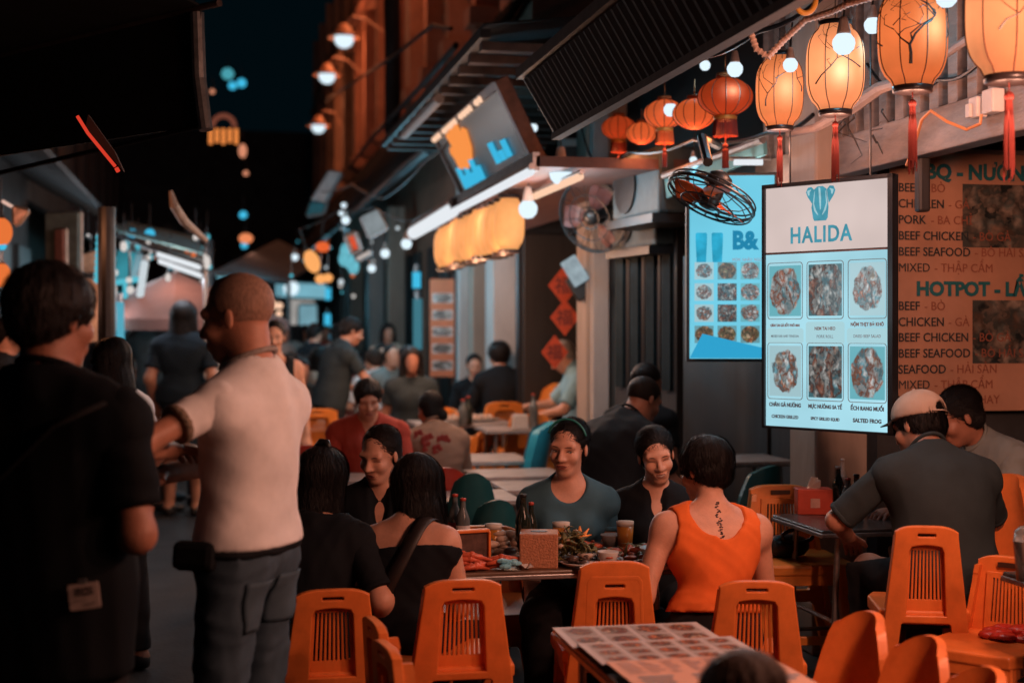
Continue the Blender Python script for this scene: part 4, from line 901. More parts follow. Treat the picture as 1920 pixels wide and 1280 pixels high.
for px, py, d, r, m, lab in ((427, 139, 30, .13, emit('teal_lamp', (.08, .42, .50), .8), 'square teal light high over the dark street'), (436, 161, 30, .09, e_cyan, 'left of the paired blue lights high over the street'), (453, 156, 30, .10, e_cyan, 'right of the paired blue lights high over the street'), (456, 403, 24, .07, e_cyan, 'small blue light above the lone orange lantern'), (458, 460, 24, .06, e_cyan, 'small blue light below the lone orange lantern'), (398, 172, 28, .05, emit('salmon_lamp', (.85, .32, .18), .8), 'faint salmon light beside the awning post'), (461, 325, 26, .05, emit('salmon_lamp', (.85, .32, .18), .8), 'faint pink light under the dim salmon lantern'),
                             (365, 472, 20, .075, e_cyan, 'bright blue light over the left stall tubes'), (350, 462, 20, .06, e_cyan, 'small blue light beside the bright one over the stall'), (247, 438, 14, .05, e_cyan, 'left small cyan light on the stall roof'), (281, 438, 14, .05, e_cyan, 'right small cyan light on the stall roof'), (236, 611, 14, .05, e_cyan, 'cyan light low behind the umbrella'), (524, 573, 20, .05, e_warm, 'upper warm light beside the bald man'), (512, 572, 20, .06, e_warm, 'round warm light beside the bald man head'), (523, 588, 20, .045, e_warm, 'lower warm light beside the bald man head'), (604, 462, 25, .04, e_cyan, 'tiny cyan light behind the red lantern')):
    o = glow('party_light', px, py, d, r, m, lab, (1, 1, .95), 0, group='small coloured lights along the street', cat='light')
# glowing arch sign
c = P(419, 252, 26); t = thing('neon_sign', 'orange glowing bar sign topped by a dim arch', 'neon sign', c, -TH)
for i in range(5):
    b = MB(); x = -.235 + i * .117; b.tube([(x, 0, -.18 if i % 2 == 0 else -.15), (x, 0, .10)], .034, 8); b.build('bar', e_orange, t, True)
b = MB(); b.tube([(.20 * math.cos(a), 0, .14 + .20 * math.sin(a)) for a in [math.pi * k / 12 for k in range(13)]], .045, 8); b.build('arch', emit('arch_dim', (.35, .10, .06), .5), t, True)
t = thing('neon_sign', 'slanting red neon strip on the unlit side of the street', 'neon sign', P(184, 270, 5.4), 0)
b = MB(); q0 = P(184, 270, 5.4); b.tube([P(145, 218, 5.4) - q0, P(165, 250, 5.4) - q0, P(216, 312, 5.4) - q0], .0065, 8); b.tube([P(218, 315, 5.4) - q0, P(222, 322, 5.4) - q0], .008, 8); b.build('tube', e_red, t, True)
b = MB(); b.slab(P(165, 215, 5.5) - q0, P(215, 285, 5.5) - q0, P(232, 322, 5.5) - q0, P(160, 240, 5.5) - q0, .02); b.build('back_board', mat('board_brown', (.06, .03, .025), .6, .3), t)
# ================================================================== menus and boards
def lettering(root, items, m, name='lettering'):
    for body, x, z, size, bold, wd, al in items:
        b = MB(); vs, fs = text(body, size, bold, .0008, al, wd, 0, 1.12 if body == 'HALIDA' else 1.0); b.add(onface(vs, x, z), fs); b.build(name, m, root)
FOOD_COOL = [(.10, .20, .24), (.62, .62, .58), (.50, .16, .07), (.16, .42, .50), (.75, .78, .78), (.40, .13, .07), (.60, .72, .74), (.62, .45, .32)]
FOOD_WARM = [(.62, .20, .08), (.40, .10, .05), (.75, .42, .22), (.12, .10, .06), (.55, .30, .14), (.20, .22, .10), (.80, .55, .35)]
pic_cool = picture('dish_print_lit', FOOD_COOL, 24, .80, (.16, .52, .60)); pic_dark = picture('dish_print_dark', [(.25, .22, .2), (.5, .42, .36), (.30, .10, .06), (.08, .12, .13), (.6, .58, .55), (.12, .3, .36)], 40, .80, (.05, .16, .19), disc=.62); pic_pale = picture('dish_print_pale', FOOD_COOL, 38, .80, (.42, .66, .72), disc=.44)
# white menu lightbox with the elephant emblem
dl, dr_ = 5.96, 5.50
O = P(1433, 801, dl); Q = P(1678, 814, dr_); ex = Vector((Q.x - O.x, Q.y - O.y, 0)); W_ = ex.length; H_ = (P(1428, 348, dl) - O).length
t = thing('menu_lightbox', 'lit white menu lightbox with a blue elephant emblem and six dish photos', 'lightbox', mtx=frame_mtx(O, ex, (0, 0, 1)))
b = MB(); b.box((W_ / 2, .016, H_ / 2), (W_, .022, H_)); b.build('case', m_black, t, bevel=.004)
b = MB(); k = .016
for c, s in (((W_ / 2, -.006, H_ - k / 2), (W_, .024, k)), ((W_ / 2, -.006, k * .3), (W_, .024, k * .6)), ((.006, -.006, H_ / 2), (.012, .024, H_)), ((W_ - .011, -.006, H_ / 2), (.022, .024, H_))): b.box(c, s)
b.build('frame', m_black, t)
zs = H_ * .715
m_top = emit('lightbox_pink', (.62, .50, .47), 1.05, .10, 3); m_bot = emit('lightbox_blue', (.36, .66, .76), 1.06, .14, 2.5)
b = MB(); b.box(((W_ - .034) / 2 + .012, .0, (zs + H_ - k) / 2 + .003), (W_ - .034, .008, H_ - k - zs - .006)); b.build('top_panel', m_top, t)
b = MB(); b.box(((W_ - .034) / 2 + .012, .0, zs / 2 + .004), (W_ - .034, .008, zs - .012)); b.build('menu_panel', m_bot, t)
b = MB(); b.box((W_ / 2, -.004, zs - .0005), (W_ - .034, .012, .006)); b.build('divider', mat('board_line', (.10, .04, .03), .6, .2), t)
m_teal = emit('print_teal', (.07, .32, .42), .9, .2, 20); m_teal2 = emit('print_pale_teal', (.36, .60, .66), .9, .15, 20)
lettering(t, [('HALIDA', W_ * .455, zs + .040, .092, .0022, .84, 'CENTER')], m_teal)
# elephant head: ears, forehead, tusks and trunk stump
ecx, ecz = W_ * .455, zs + .200
head = [(-.030, .052), (-.012, .064), (.012, .064), (.030, .052), (.034, .02), (.040, -.02), (.036, -.064), (.028, -.075), (-.028, -.075), (-.034, -.064), (-.042, -.02), (-.034, .02)]
vs, fs = curve2d([head], .0006, 0); b = MB(); b.add(onface(vs, ecx, ecz), fs)
for sx in (1, -1):
    ear = [(sx * .030, .050), (sx * .044, .064), (sx * .062, .062), (sx * .071, .044), (sx * .064, .026), (sx * .052, .010), (sx * .040, -.006), (sx * .034, .02)]
    vs, fs = curve2d([ear if sx > 0 else ear[::-1]], .0006, 0); b.add(onface(vs, ecx, ecz, -.0035), fs)
em = b.build('elephant_emblem', m_teal, t)
b = MB()
for sx in (1, -1):
    b.tube([(ecx + sx * .026, -.006, ecz + .045), (ecx + sx * .032, -.006, ecz - .005), (ecx + sx * .024, -.006, ecz - .032), (ecx + sx * .010, -.006, ecz - .052)], [.002, .0035, .005, .002], 6)
    b.tube([(ecx + sx * .046, -.006, ecz + .052), (ecx + sx * .058, -.006, ecz + .046), (ecx + sx * .056, -.006, ecz + .03)], [.002, .006, .003], 6)
b.tube([(ecx - .002, -.006, ecz + .058), (ecx + .002, -.006, ecz + .02), (ecx + .002, -.006, ecz - .03)], [.010, .012, .005], 8, flat=.3); b.build('tusks', m_teal2, em)
cwid = (W_ - .034) / 3; m_card = emit('print_card', (.60, .62, .60), .9, .05); m_ln = emit('print_line', (.22, .22, .22), .8, .1)
for r_ in range(2):
    for c_ in range(3):
        x = .012 + cwid * (c_ + .5); zc = (zs - .155) if r_ == 0 else (zs - .485)
        b = MB(); vs, fs = curve2d([rrect(cwid * .90, .235, .014), rrect(cwid * .87, .229, .012)], .0005, 0); b.add(onface(vs, x, zc), fs); b.build('photo_border', m_ln, t)
        b = MB(); w2, h2 = cwid * .405, .104; b.quad((x - w2, -.0060, zc - h2), (x + w2, -.0060, zc - h2), (x + w2, -.0060, zc + h2), (x - w2, -.0060, zc + h2)); b.build('dish_photo', (pic_cool, pic_dark, pic_pale, pic_pale, pic_dark, pic_cool)[r_ * 3 + c_], t, uvq=True)
        if r_ == 0:
            b = MB(); vs, fs = curve2d([rrect(cwid * .94, .062 if c_ != 1 else .090, .012)], .0005, 0); b.add(onface(vs, x, zc - .185 + (0 if c_ != 1 else .012)), fs); b.build('caption_card', emit('caption_card', (.42, .68, .74), .95), t)
m_txt = emit('print_dark', (.10, .09, .10), .8, .1); m_txt2 = emit('print_brown', (.24, .15, .14), .8)
X = [.012 + cwid * (k + .5) for k in range(3)]
lettering(t, [('GÂN TAI GÀ SỐT PHÔ MAI', X[0], zs - .302, .0145, .0006, .84, 'CENTER'), ('NỘM THỊT BÒ KHÔ', X[2], zs - .300, .0185, .0006, .9, 'CENTER'), ('NEM TAI HEO', X[1], zs - .316, .018, .0006, .9, 'CENTER')], m_txt2)
lettering(t, [('MIXED EAR AND TENDON', X[0], zs - .346, .0135, .0003, .86, 'CENTER'), ('DRIED BEEF SALAD', X[2], zs - .346, .0165, .0003, .9, 'CENTER'), ('PORK ROLL', X[1], zs - .348, .017, .0003, .9, 'CENTER')], mat('print_grey', (.2, .26, .3), .6, .1))
lettering(t, [('CHÂN GÀ NƯỚNG', X[0], zs - .632, .0215, .0009, .86, 'CENTER'), ('MỰC NƯỚNG SA TẾ', X[1], zs - .632, .0205, .0009, .86, 'CENTER'), ('ẾCH RANG MUỐI', X[2], zs - .632, .0215, .0009, .9, 'CENTER')], m_txt)
lettering(t, [('CHICKEN GRILLED', X[0], zs - .680, .0185, .0006, .86, 'CENTER'), ('SPICY GRILLED SQUID', X[1], zs - .680, .0170, .0006, .82, 'CENTER'), ('SALTED FROG', X[2], zs - .680, .0215, .0009, .95, 'CENTER')], m_txt, 'caption_text')
for x in (.12, W_ - .12): b = MB(); b.tube([(x, .016, H_), (x, .016, H_ + .6)], .004, 6); b.build('hanging_rod', m_iron, t)
plight('lightbox_light', (W_ / 2, -.25, H_ * .55), (.62, .86, .95), 4, .2, t)
# tall blue menu screen
O = P(1293, 672, 6.75); Q = P(1452, 672, 6.72); H2 = (P(1293, 330, 6.75) - O).length; ex = Vector((Q.x - O.x, Q.y - O.y, 0)); W2 = ex.length
t = thing('menu_screen', 'tall cyan backlit menu screen with two drink cups and a grid of dishes', 'lightbox', mtx=frame_mtx(O, ex, (0, 0, 1)))
b = MB(); b.box((W2 / 2, .06, H2 / 2), (W2 + .03, .11, H2 + .03)); b.build('case', m_black, t, bevel=.005)
b = MB(); b.box((W2 / 2, .0, H2 / 2), (W2, .008, H2)); b.build('screen', emit('screen_cyan', (.17, .60, .78), 1.02, .10, 2), t)
b = MB(); vs, fs = curve2d([[(.0, 0), (.41, 0), (.40, .035), (.06, .115)]], .0006, 0); b.add(onface(vs, 0, .003), fs); b.build('blue_band', emit('band_blue', (.03, .36, .62), 1.0), t)
for i in range(12):
    r_, c_ = divmod(i, 3); x = .068 + c_ * .108; z = .385 - r_ * .100 - .07 + .10
    b = MB(); b.quad((x - .045, -.006, z - .041), (x + .045, -.006, z - .041), (x + .045, -.006, z + .041), (x - .045, -.006, z + .041))
    b.build('dish_photo', (pic_pale, picture('dish_print_warm', FOOD_WARM, 30, .6, (.20, .50, .58)) if i == 1 else pic_dark, pic_cool)[i % 3] if i < 9 else bpy.data.materials.get('dish_print_warm'), t, uvq=True)
b = MB()
for x in (.055, .130):
    b.lathe([(.026, .0), (.030, .10), (.030, .135), (.026, .14)], (x, -.002, H2 - .41), 14, None, 1, .15)
b.build('drink_cups', emit('cup_blue', (.03, .40, .62), .95, .25, 15), t)
lettering(t, [('B&', .200, H2 - .345, .115, .006, .85, 'LEFT')], emit('print_blue', (.02, .26, .46), .9)); lettering(t, [('MÓN  NHẬU  NGON', .20, H2 - .405, .020, 0, .8, 'LEFT')], emit('print_rose', (.45, .32, .38), .8), 'small_print')
plight('screen_light', (.2, -.3, H2 * .5), (.25, .75, 1.0), 3, .2, t)
# barbecue poster on the back wall
dw = 6.32; O = P(1668, 772, dw); Pz = lambda y: EYE - dw * (y - 620) / F - O.z; sx_ = dw / F * 1.03
t = thing('menu_poster', 'large orange barbecue and hotpot price poster on the shop wall', 'poster', mtx=frame_mtx(O, (1, 0, 0), (0, 0, 1)))
m_post = mat('poster_orange', (.42, .215, .135), .6, .22, 2.2); m_ink = mat('ink_black', (.02, .03, .035), .5, .1); m_teali = mat('ink_teal', (.015, .13, .15), .5, .15); m_red = mat('ink_brown', (.26, .085, .05), .6, .1)
H3 = Pz(284); b = MB(); b.slab((0, .0, 0), (1.4, 0, 0), (1.4, 0, H3), (0, 0, H3), .004)
b.build('sheet', m_post, t)
b = MB(); b.box((.7, -.006, H3 + .008), (1.42, .02, .02)); b.build('batten', m_beam, t)
rows = [(351, 'BEEF', 'BÒ'), (381, 'CHICKEN', 'GÀ'), (411, 'PORK', 'BA CHỈ'), (441, 'BEEF CHICKEN', 'BÒ GÀ'), (471, 'BEEF SEAFOOD', 'BÒ HẢI SẢN'), (501, 'MIXED', 'THẬP CẨM'), (573, 'BEEF', 'BÒ'), (603, 'CHICKEN', 'GÀ'), (632, 'BEEF CHICKEN', 'BÒ GÀ'), (662, 'BEEF SEAFOOD', 'BÒ HẢI SẢN'), (692, 'SEAFOOD', 'HẢI SẢN'), (721, 'MIXED', 'THẬP CẨM'), (750, 'VEGETARIAN', 'CHAY')]
it1, it2 = [], []
for y, e, v in rows:
    z = Pz(y + 8); it1.append((e, .038, z, .0545, .0 if e == 'MIXED' else .0007, .95, 'LEFT')); w_ = max(q.x for q in text(e, .0545, .0007, 0, 'LEFT', .95)[0]); it2.append(('- ' + v, .038 + w_ + .022, z, .0545, .0, .95, 'LEFT'))
lettering(t, it1, m_ink); lettering(t, it2, m_red, 'translation')
lettering(t, [('BBQ - NƯỚNG', .118, Pz(333), .092, .0040, 1.0, 'LEFT'), ('HOTPOT - LẨU', .125, Pz(553), .086, .0040, 1.02, 'LEFT')], m_teali, 'heading')
pw = picture('poster_dish', [(.06, .08, .08), (.20, .13, .09), (.10, .12, .11), (.34, .26, .20), (.03, .04, .04)], 26, None, (.05, .055, .05), disc=.62)
for (y0, y1, x0, x1) in ((342, 462, 1812, 1960), (562, 682, 1832, 1970)):
    xa, xb = (x0 - 1668) * sx_, (x1 - 1668) * sx_; b = MB(); b.quad((xa, -.0055, Pz(y1)), (xb, -.0055, Pz(y1)), (xb, -.0055, Pz(y0)), (xa, -.0055, Pz(y0))); b.build('dish_photo', pw, t, uvq=True)
# hanging picture menu, red paper squares, small street signs
c = P(830, 706, 15.5); t = thing('menu_banner', 'narrow hanging orange menu with five dish pictures by the far tables', 'banner', mtx=frame_mtx(P(806, 706, 15.5), rt, (0, 0, 1)))
W4 = 46 * 15.5 / F; H4 = 183 * 15.5 / F; b = MB(); b.slab((0, 0, 0), (W4, 0, 0), (W4, 0, H4), (0, 0, H4), .01); b.build('sheet', mat('banner_red', (.72, .17, .07), .6, .15, 4), t)
pb = picture('banner_dish', [(.25, .14, .10), (.55, .42, .36), (.12, .08, .07), (.62, .50, .45)], 16, None, (.66, .46, .40))
for i in range(5):
    z = H4 * (.03 + i * .172); b = MB(); b.quad((W4 * .10, -.013, z + .04), (W4 * .94, -.013, z + .04), (W4 * .94, -.013, z + H4 * .135), (W4 * .10, -.013, z + H4 * .135)); b.build('dish_photo', pb, t, uvq=True)
m_rp = mat('red_paper', (.52, .075, .03), .7, .12); m_gold = mat('ink_dark_red', (.14, .02, .015), .6)
for i, (px, py, s) in enumerate(((1057, 535, .155), (1059, 595, .145), (1040, 660, .135))):
    t = thing('paper_charm', ('upper red diamond paper charm below the tilted lamp', 'lower red diamond paper charm above the old man', 'red diamond paper charm half hidden by the old man head')[i], 'paper decoration', mtx=frame_mtx(P(px, py, 11.2), rt, (0, 0, 1)))
    b = MB(); b.slab((0, 0, -s), (s * .8, 0, 0), (0, 0, s), (-s * .8, 0, 0), .006); b.build('paper', m_rp, t)
    b = MB(); vs, fs = text('福', s * .95, .002, .001, 'CENTER'); b.add(onface(vs, 0, -s * .35, -.009), fs); b.build('character', m_gold, t)
def boxsign(name, label, pts, d, m, th=.08, cat='sign', lit=None, parts=None):
    q = [P(x, y, d) for x, y in pts]; c = sum(q, Vector()) / 4; t = thing(name, label, cat, c); b = MB(); b.slab(*[p - c for p in q], th); b.build('panel', m, t, bevel=.01)
    b = MB()
    for i in range(4): b.tube([q[i] - c, q[(i + 1) % 4] - c], .018 * d / 10, 6)
    b.build('frame', m_steel, t); return t, q, c
m_pan = mat('panel_white', (.50, .50, .50), .5, .2); m_tealp = mat('panel_teal', (.03, .20, .24), .5, .3)
boxsign('street_sign', 'slanted white shop sign edged orange below the lowest street lamp', [(585, 375), (610, 380), (640, 325), (618, 322)], 18, m_pan)
boxsign('street_sign', 'teal shop sign under the slanted white one', [(576, 404), (606, 400), (612, 382), (584, 380)], 18, m_tealp)
boxsign('street_sign', 'white box sign hanging on the canopy beside the bright bulb', [(693, 445), (726, 428), (708, 394), (678, 408)], 13, emit('panel_grey_lit', (.26, .30, .32), .8, .2, 6))
boxsign('flag', 'small red swallow-tailed flag hanging under the white box sign', [(661, 475), (677, 468), (666, 436), (648, 443)], 13, mat('flag_red', (.55, .085, .03), .7, .2), .01, 'flag')
boxsign('street_sign', 'bright little white strip sign beside the red flag', [(672, 489), (697, 476), (694, 470), (669, 483)], 13.5, emit('strip_white', (.6, .52, .48), .8))
for i, (x, y) in enumerate(((648, 470), (655, 490), (663, 500), (645, 485))): glow('party_light', x, y, 15, .06, emit('teal_glow', (.16, .55, .66), .75, .3), ('top', 'second', 'third', 'lowest')[i] + ' teal cluster light behind the red flag', (1, 1, 1.4), 0, group='teal light cluster', cat='light')
# the pale stall closing the street
boxsign('shop_sign', 'pale blue lit fascia sign of the far stall', [(518, 556), (619, 560), (619, 534), (518, 528)], 33, emit('fascia_blue', (.22, .52, .64), .75, .2, 1.5))
boxsign('stall_lightbox', 'white lit panel under the pale blue fascia sign', [(545, 640), (590, 640), (590, 556), (545, 556)], 34, emit('panel_lit', (.42, .40, .38), .8, .25, 1.2))
boxsign('stall_lightbox', 'blue lit panel beside the white far stall panel', [(560, 640), (596, 640), (594, 572), (562, 572)], 33.6, emit('panel_blue_lit', (.20, .40, .48), .8, .25, 1.2))
tube_lamp('tube_light', [P(614, 650, 24), P(614, 588, 24)], .055, e_cyan, 'upright cyan tube light on a post at the far stall', 12, (.2, .7, 1)); tube_lamp('tube_light', [P(615, 562, 24), P(615, 540, 24)], .05, e_cyan, 'short cyan tube light above the upright one', 0)
tube_lamp('tube_light', [P(408, 516, 22), P(441, 516, 22)], .05, emit('cyan_pale', (.25, .66, .8), .9), 'cyan tube light peeping over the bald man head', 10, (.3, .8, 1)); tube_lamp('tube_light', [P(781, 510, 17), P(781, 540, 17)], .05, e_cyan, 'short cyan tube light between the far pillars', 4, (.2, .7, 1))
tube_lamp('tube_light', [P(783, 560, 17), P(783, 655, 17)], .055, emit('teal_dim', (.06, .22, .28), .8), 'long dim teal tube between the far pillars', 4, (.2, .7, 1))
t = thing('stall_canopy', 'grey canvas canopy hanging low over the middle of the street', 'canopy'); q = [P(385, 470, 18), P(545, 428, 24), P(640, 545, 24), P(520, 524, 18)]
b = MB(); b.slab(P(400, 512, 19), P(540, 530, 21), P(602, 492, 25), P(520, 452, 25), .03); b.build('cloth', m_greycanvas, t); b = MB(); b.tube([P(400, 513, 19), P(540, 531, 21)], .03); b.tube([P(541, 531, 21), P(541, 680, 21)], .03); b.build('frame', m_steel, t)
# wall fans
m_blade = mat('fan_blade_orange', (.60, .115, .03), .35, .1); m_wire = mat('fan_wire', (.012, .012, .013), .4, .1)
def fan(loc, axis, r, label, m, spin=0.0, arm=None):
    ax = Vector(axis).normalized(); M = ax.to_track_quat('Z', 'Y').to_matrix().to_4x4(); M.translation = Vector(loc); t = thing('wall_fan', label, 'fan', mtx=M)
    b = MB()
    for rr, z in ((1.0, .0), (.99, .022), (.99, -.022), (.62, .045), (.3, .05)): b.tube([(r * rr * math.cos(a), r * rr * math.sin(a), z) for a in [2 * math.pi * k / 36 for k in range(37)]], .007 if rr == 1 else .004, 5)
    for k in range(12):
        a = 2 * math.pi * k / 12; c_, s_ = math.cos(a), math.sin(a)
        for sg in (1, -1): b.tube([(r * c_, r * s_, sg * .01), (r * .8 * c_, r * .8 * s_, sg * .036), (r * .25 * c_, r * .25 * s_, sg * .050)], .0024, 4)
    b.build('guard', m_wire, t)
    for k in range(3):
        b = MB(); pts = []; a0 = spin + k * 2 * math.pi / 3; n = 8; top = []; bot = []
        for i in range(n + 1):
            u = i / n; rr = r * (.18 + .74 * u); wd = (.30 + .55 * math.sin(math.pi * min(u * .75 + .15, 1))) ; a1 = a0 - wd * .55; a2 = a0 + wd * .55
            bot.append(Vector((rr * math.cos(a1), rr * math.sin(a1), -.02))); top.append(Vector((rr * math.cos(a2), rr * math.sin(a2), .025)))
        for i in range(n): b.slab(bot[i], bot[i + 1], top[i + 1], top[i], .003)
        b.build('blade', m, t)
    b = MB(); b.lathe([(.01, .05), (r * .20, .045), (r * .22, -.02), (r * .20, -.05), (r * .30, -.055), (r * .27, -.10), (r * .12, -.12), (.01, -.12)], n=20); b.build('motor', m_blk, t, True)
    if arm:
        inv = M.inverted(); b = MB(); b.tube([inv @ Vector(p) for p in arm], .022, 8); b.build('arm', m_iron, t)
    return t
c = P(1334, 370, 6.0); fan(c, -.20 * fw + .98 * (-.44 * rt + Vector((0, 0, -.90))), .192, 'black cage wall fan with orange blades in front of the blue screen', m_blade, 2.5, [c + Vector((.02, .1, .16)), c + Vector((.08, .35, .30)), c + Vector((.30, .75, .32))])
c = P(1112, 405, 9.0); fan(c, (-.5, -.45, -.25), .24, 'dark cage wall fan on the grey pillar', mat('fan_blade_dark', (.10, .035, .03), .4, .2), 1.0, [c + Vector((.1, .08, .06)), c + Vector((.3, .45, .08))])
# air conditioner outdoor units, lamp and cables above the screens
def acunit(loc, rz, label):
    t = thing('air_conditioner', label, 'air conditioner', loc, rz); b = MB(); b.box((0, 0, .19), (.70, .26, .38)); b.build('casing', mat('casing_grey', (.05, .075, .085), .6, .3), t, bevel=.02)
    b = MB(); b.lathe([(.16, .135), (.16, .145), (.13, .145)], (-.13, 0, .19), 24, Matrix.Rotation(R(90), 3, 'X'))
    for k in range(4): b.tube([(-.13 + (.035 * k + .03) * math.cos(a), -.14, .19 + (.035 * k + .03) * math.sin(a)) for a in [2 * math.pi * i / 20 for i in range(21)]], .004, 4)
    b.build('fan_grille', m_iron, t); b = MB(); b.box((0, -.0, -.03), (.7, .34, .05)); b.build('bracket', m_iron, t); return t
acunit(P(1228, 408, 8.4), -R(84), 'pale air conditioner box behind the round red lanterns'); acunit(P(1222, 465, 8.9), -R(84), 'lower pale box under the air conditioner on the dark shopfront')
t = thing('canvas_awning', 'teal lit fabric awning strip above the blue menu screen', 'awning', (0, 0, 0)); b = MB(); b.slab(P(1245, 330, 8.0), P(1430, 262, 6.8), P(1432, 290, 6.8), P(1250, 372, 8.0), .02); b.build('cloth', mat('awning_teal', (.10, .34, .42), .8, .3, 3), t)
b = MB(); b.tube([P(1245, 330, 8.0), P(1430, 262, 6.8)], .02); b.build('rail', m_steel, t)
bulb(1300, 300, 7.6, .02, 'small hidden bulb lighting the teal awning strip', 2.5, (.35, .8, 1.), True)
t = thing('flood_lamp', 'tilted white box lamp on the edge of the grey pillar', 'lamp', P(1078, 508, 10.0), -TH); mm = Matrix.Rotation(R(-32), 3, 'Y'); b = MB(); b.box((0, 0, 0), (.12, .06, .20), mm); b.build('lens', emit('lens_pale', (.32, .40, .44), .9, .2, 20), t, bevel=.008); b = MB(); b.box((.05, .06, -.10), (.16, .08, .18), mm); b.tube([(.08, .06, -.1), (.25, .3, -.05)], .02); b.build('housing', m_blk, t, bevel=.01)
# vertical teal shutters between pillar and screen
t = thing('shutter_screen', 'folding door leaves with teal reflections right of the grey pillar', 'door', G(1215, 8.9, .12), -R(78) ); 
for i in range(4):
    b = MB(); b.box((-.30 + i * .2, 0, 1.2), (.185, .05, 2.4)); f = b.build('door_leaf', m_dark, t, bevel=.006)
    b = MB(); b.box((-.30 + i * .2, -.035, 1.65), (.10, .02, 1.1)); b.build('glass_strip', mat('door_glass', (.012, .020, .024), .8, .4, 4, spec=.05), f)
# plug box and orange flex by the balcony, rope light, ring
c = P(1862, 190, dX(1862, 2.70)); t = thing('socket_box', 'white plug box fixed on the balcony beam with an orange flex', 'socket'); t.location = c
b = MB(); b.box((0, 0, 0), (.05, .075, .085)); b.box((-.01, .085, -.01), (.045, .06, .075)); b.build('box', mat('plastic_white', (.62, .52, .47), .45, .08), t, bevel=.006)
b = MB(); b.box((-.03, .10, -.02), (.03, .03, .05)); b.build('plug', mat('plastic_white', (.62, .52, .47), .45, .08), t, bevel=.004)
q = [P(1840, 215, 5.0), P(1838, 232, 5.0), P(1812, 243, 5.05), P(1775, 228, 5.1), P(1745, 208, 5.15), P(1728, 225, 5.2), P(1715, 270, 5.3), P(1700, 310, 5.5)]; b = MB(); b.tube([p - c for p in q], .006, 6); b.build('flex', mat('flex_orange', (.55, .20, .07), .5, .1), t)
b = MB(); n = 60; pts = [P(1390, -20, 5.2), P(1402, 45, 5.2), P(1418, 92, 5.2), P(1440, 107, 5.2), P(1470, 75, 5.2), P(1510, 38, 5.15), P(1560, 22, 5.1), P(1590, 8, 5.05), P(1640, -6, 5.0), P(1700, -30, 4.9)]; b.tube(pts, .011, 8); r_ = thing('rope_light', 'ribbed pale rope light looping above the barrel lanterns', 'rope light'); b.build('hose', mat('hose_pale', (.50, .34, .27), .5, .2), r_)
b = MB()
for i in range(len(pts) - 1):
    L = (pts[i + 1] - pts[i]).length; k = int(L / .016)
    for j in range(k):
        p = pts[i].lerp(pts[i + 1], j / k); dd = (pts[i + 1] - pts[i]).normalized(); b.tube([p - dd * .003, p + dd * .003], .0135, 7)
b.build('ridges', mat('hose_ridge', (.66, .47, .38), .5, .1), r_)
c = P(1510, -2, 4.9); t = thing('ring_hook', 'yellow plastic ring hanging by the rope light', 'ring', mtx=frame_mtx(c, rt, (0, 0, 1))); b = MB(); b.tube([(.036 * math.cos(a), 0, .05 * math.sin(a)) for a in [2 * math.pi * k / 24 for k in range(25)]], .010, 8); b.build('hoop', mat('plastic_yellow', (.60, .30, .05), .4, .1), t, True)
t = thing('rope_cable', 'thick grey flex twisting along the balcony slats', 'cable'); b = MB(); b.tube([P(1480, 250, 6.2), P(1530, 240, 6.0), P(1600, 200, 5.7), P(1650, 165, 5.5), P(1700, 150, 5.4), P(1790, 90, 5.0), P(1850, 50, 4.7), P(1930, 0, 4.4)], [.02, .018, .03, .025, .016, .016, .014, .014], 8); b.build('flex', m_beam, t)
t = thing('dry_twigs', 'thin bare twigs hanging on the plaster pillar', 'twigs'); b = MB(); rg = random.Random(3)
for k in range(9):
    x, y = rg.uniform(1545, 1700), rg.uniform(190, 260); p = [P(x + i * rg.uniform(-9, 11), y + i * rg.uniform(4, 16), 5.95) for i in range(5)]; b.tube(p, [.005, .004, .003, .002, .001], 4)
b.build('twigs', m_dark, t)
# ================================================================== stalls on the unlit side
t = thing('steel_post', 'dark post between the stalls behind the man in black', 'post', G(200, 9.0)); b = MB(); b.tube([(0, 0, 0), (0, 0, 2.36)], .055, 12); b.build('shaft', m_iron, t); b = MB(); b.box((0, 0, .02), (.24, .24, .04)); b.build('base', m_iron, t)
t = thing('steel_post', 'thin dark post with blue light left of the bald man', 'post', G(393, 16)); b = MB(); b.tube([(0, 0, 0), (0, 0, 2.6)], .045, 10); b.build('shaft', m_iron, t); b = MB(); b.box((0, 0, .02), (.2, .2, .04)); b.build('base', m_iron, t)
t = thing('awning_arm', 'curved steel awning arm over the left stall', 'awning arm'); b = MB(); b.tube([P(320, 358, 9), P(326, 385, 9), P(345, 415, 9.2), P(385, 450, 9.6)], [.012, .028, .03, .02], 8); b.build('arm', mat('arm_steel', (.34, .27, .23), .5, .3), t)
t = thing('stall_canopy', 'translucent teal canopy of the left stall above two tubes', 'canopy'); b = MB(); b.slab(P(205, 432, 13), P(380, 478, 13), P(372, 448, 17), P(240, 418, 17), .02); b.build('cloth', mat('cloth_teal_pale', (.16, .36, .40), .8, .4, 4), t)
b = MB(); b.tube([P(205, 433, 13), P(296, 470, 12.5), P(385, 508, 12)], .022); b.tube([P(385, 508, 12), P(386, 640, 12)], .02); b.build('frame', m_steel, t)
tube_lamp('tube_light', [P(297, 476, 12.2), P(374, 500, 12.0)], .026, e_tube, 'upper of the two slanting white tubes on the left stall', 10, (.8, .88, 1), group='pair of slanting tubes on the left stall')
tube_lamp('tube_light', [P(300, 489, 12.2), P(377, 516, 12.0)], .026, e_tube, 'lower of the two slanting white tubes on the left stall', 10, (.8, .88, 1), group='pair of slanting tubes on the left stall')
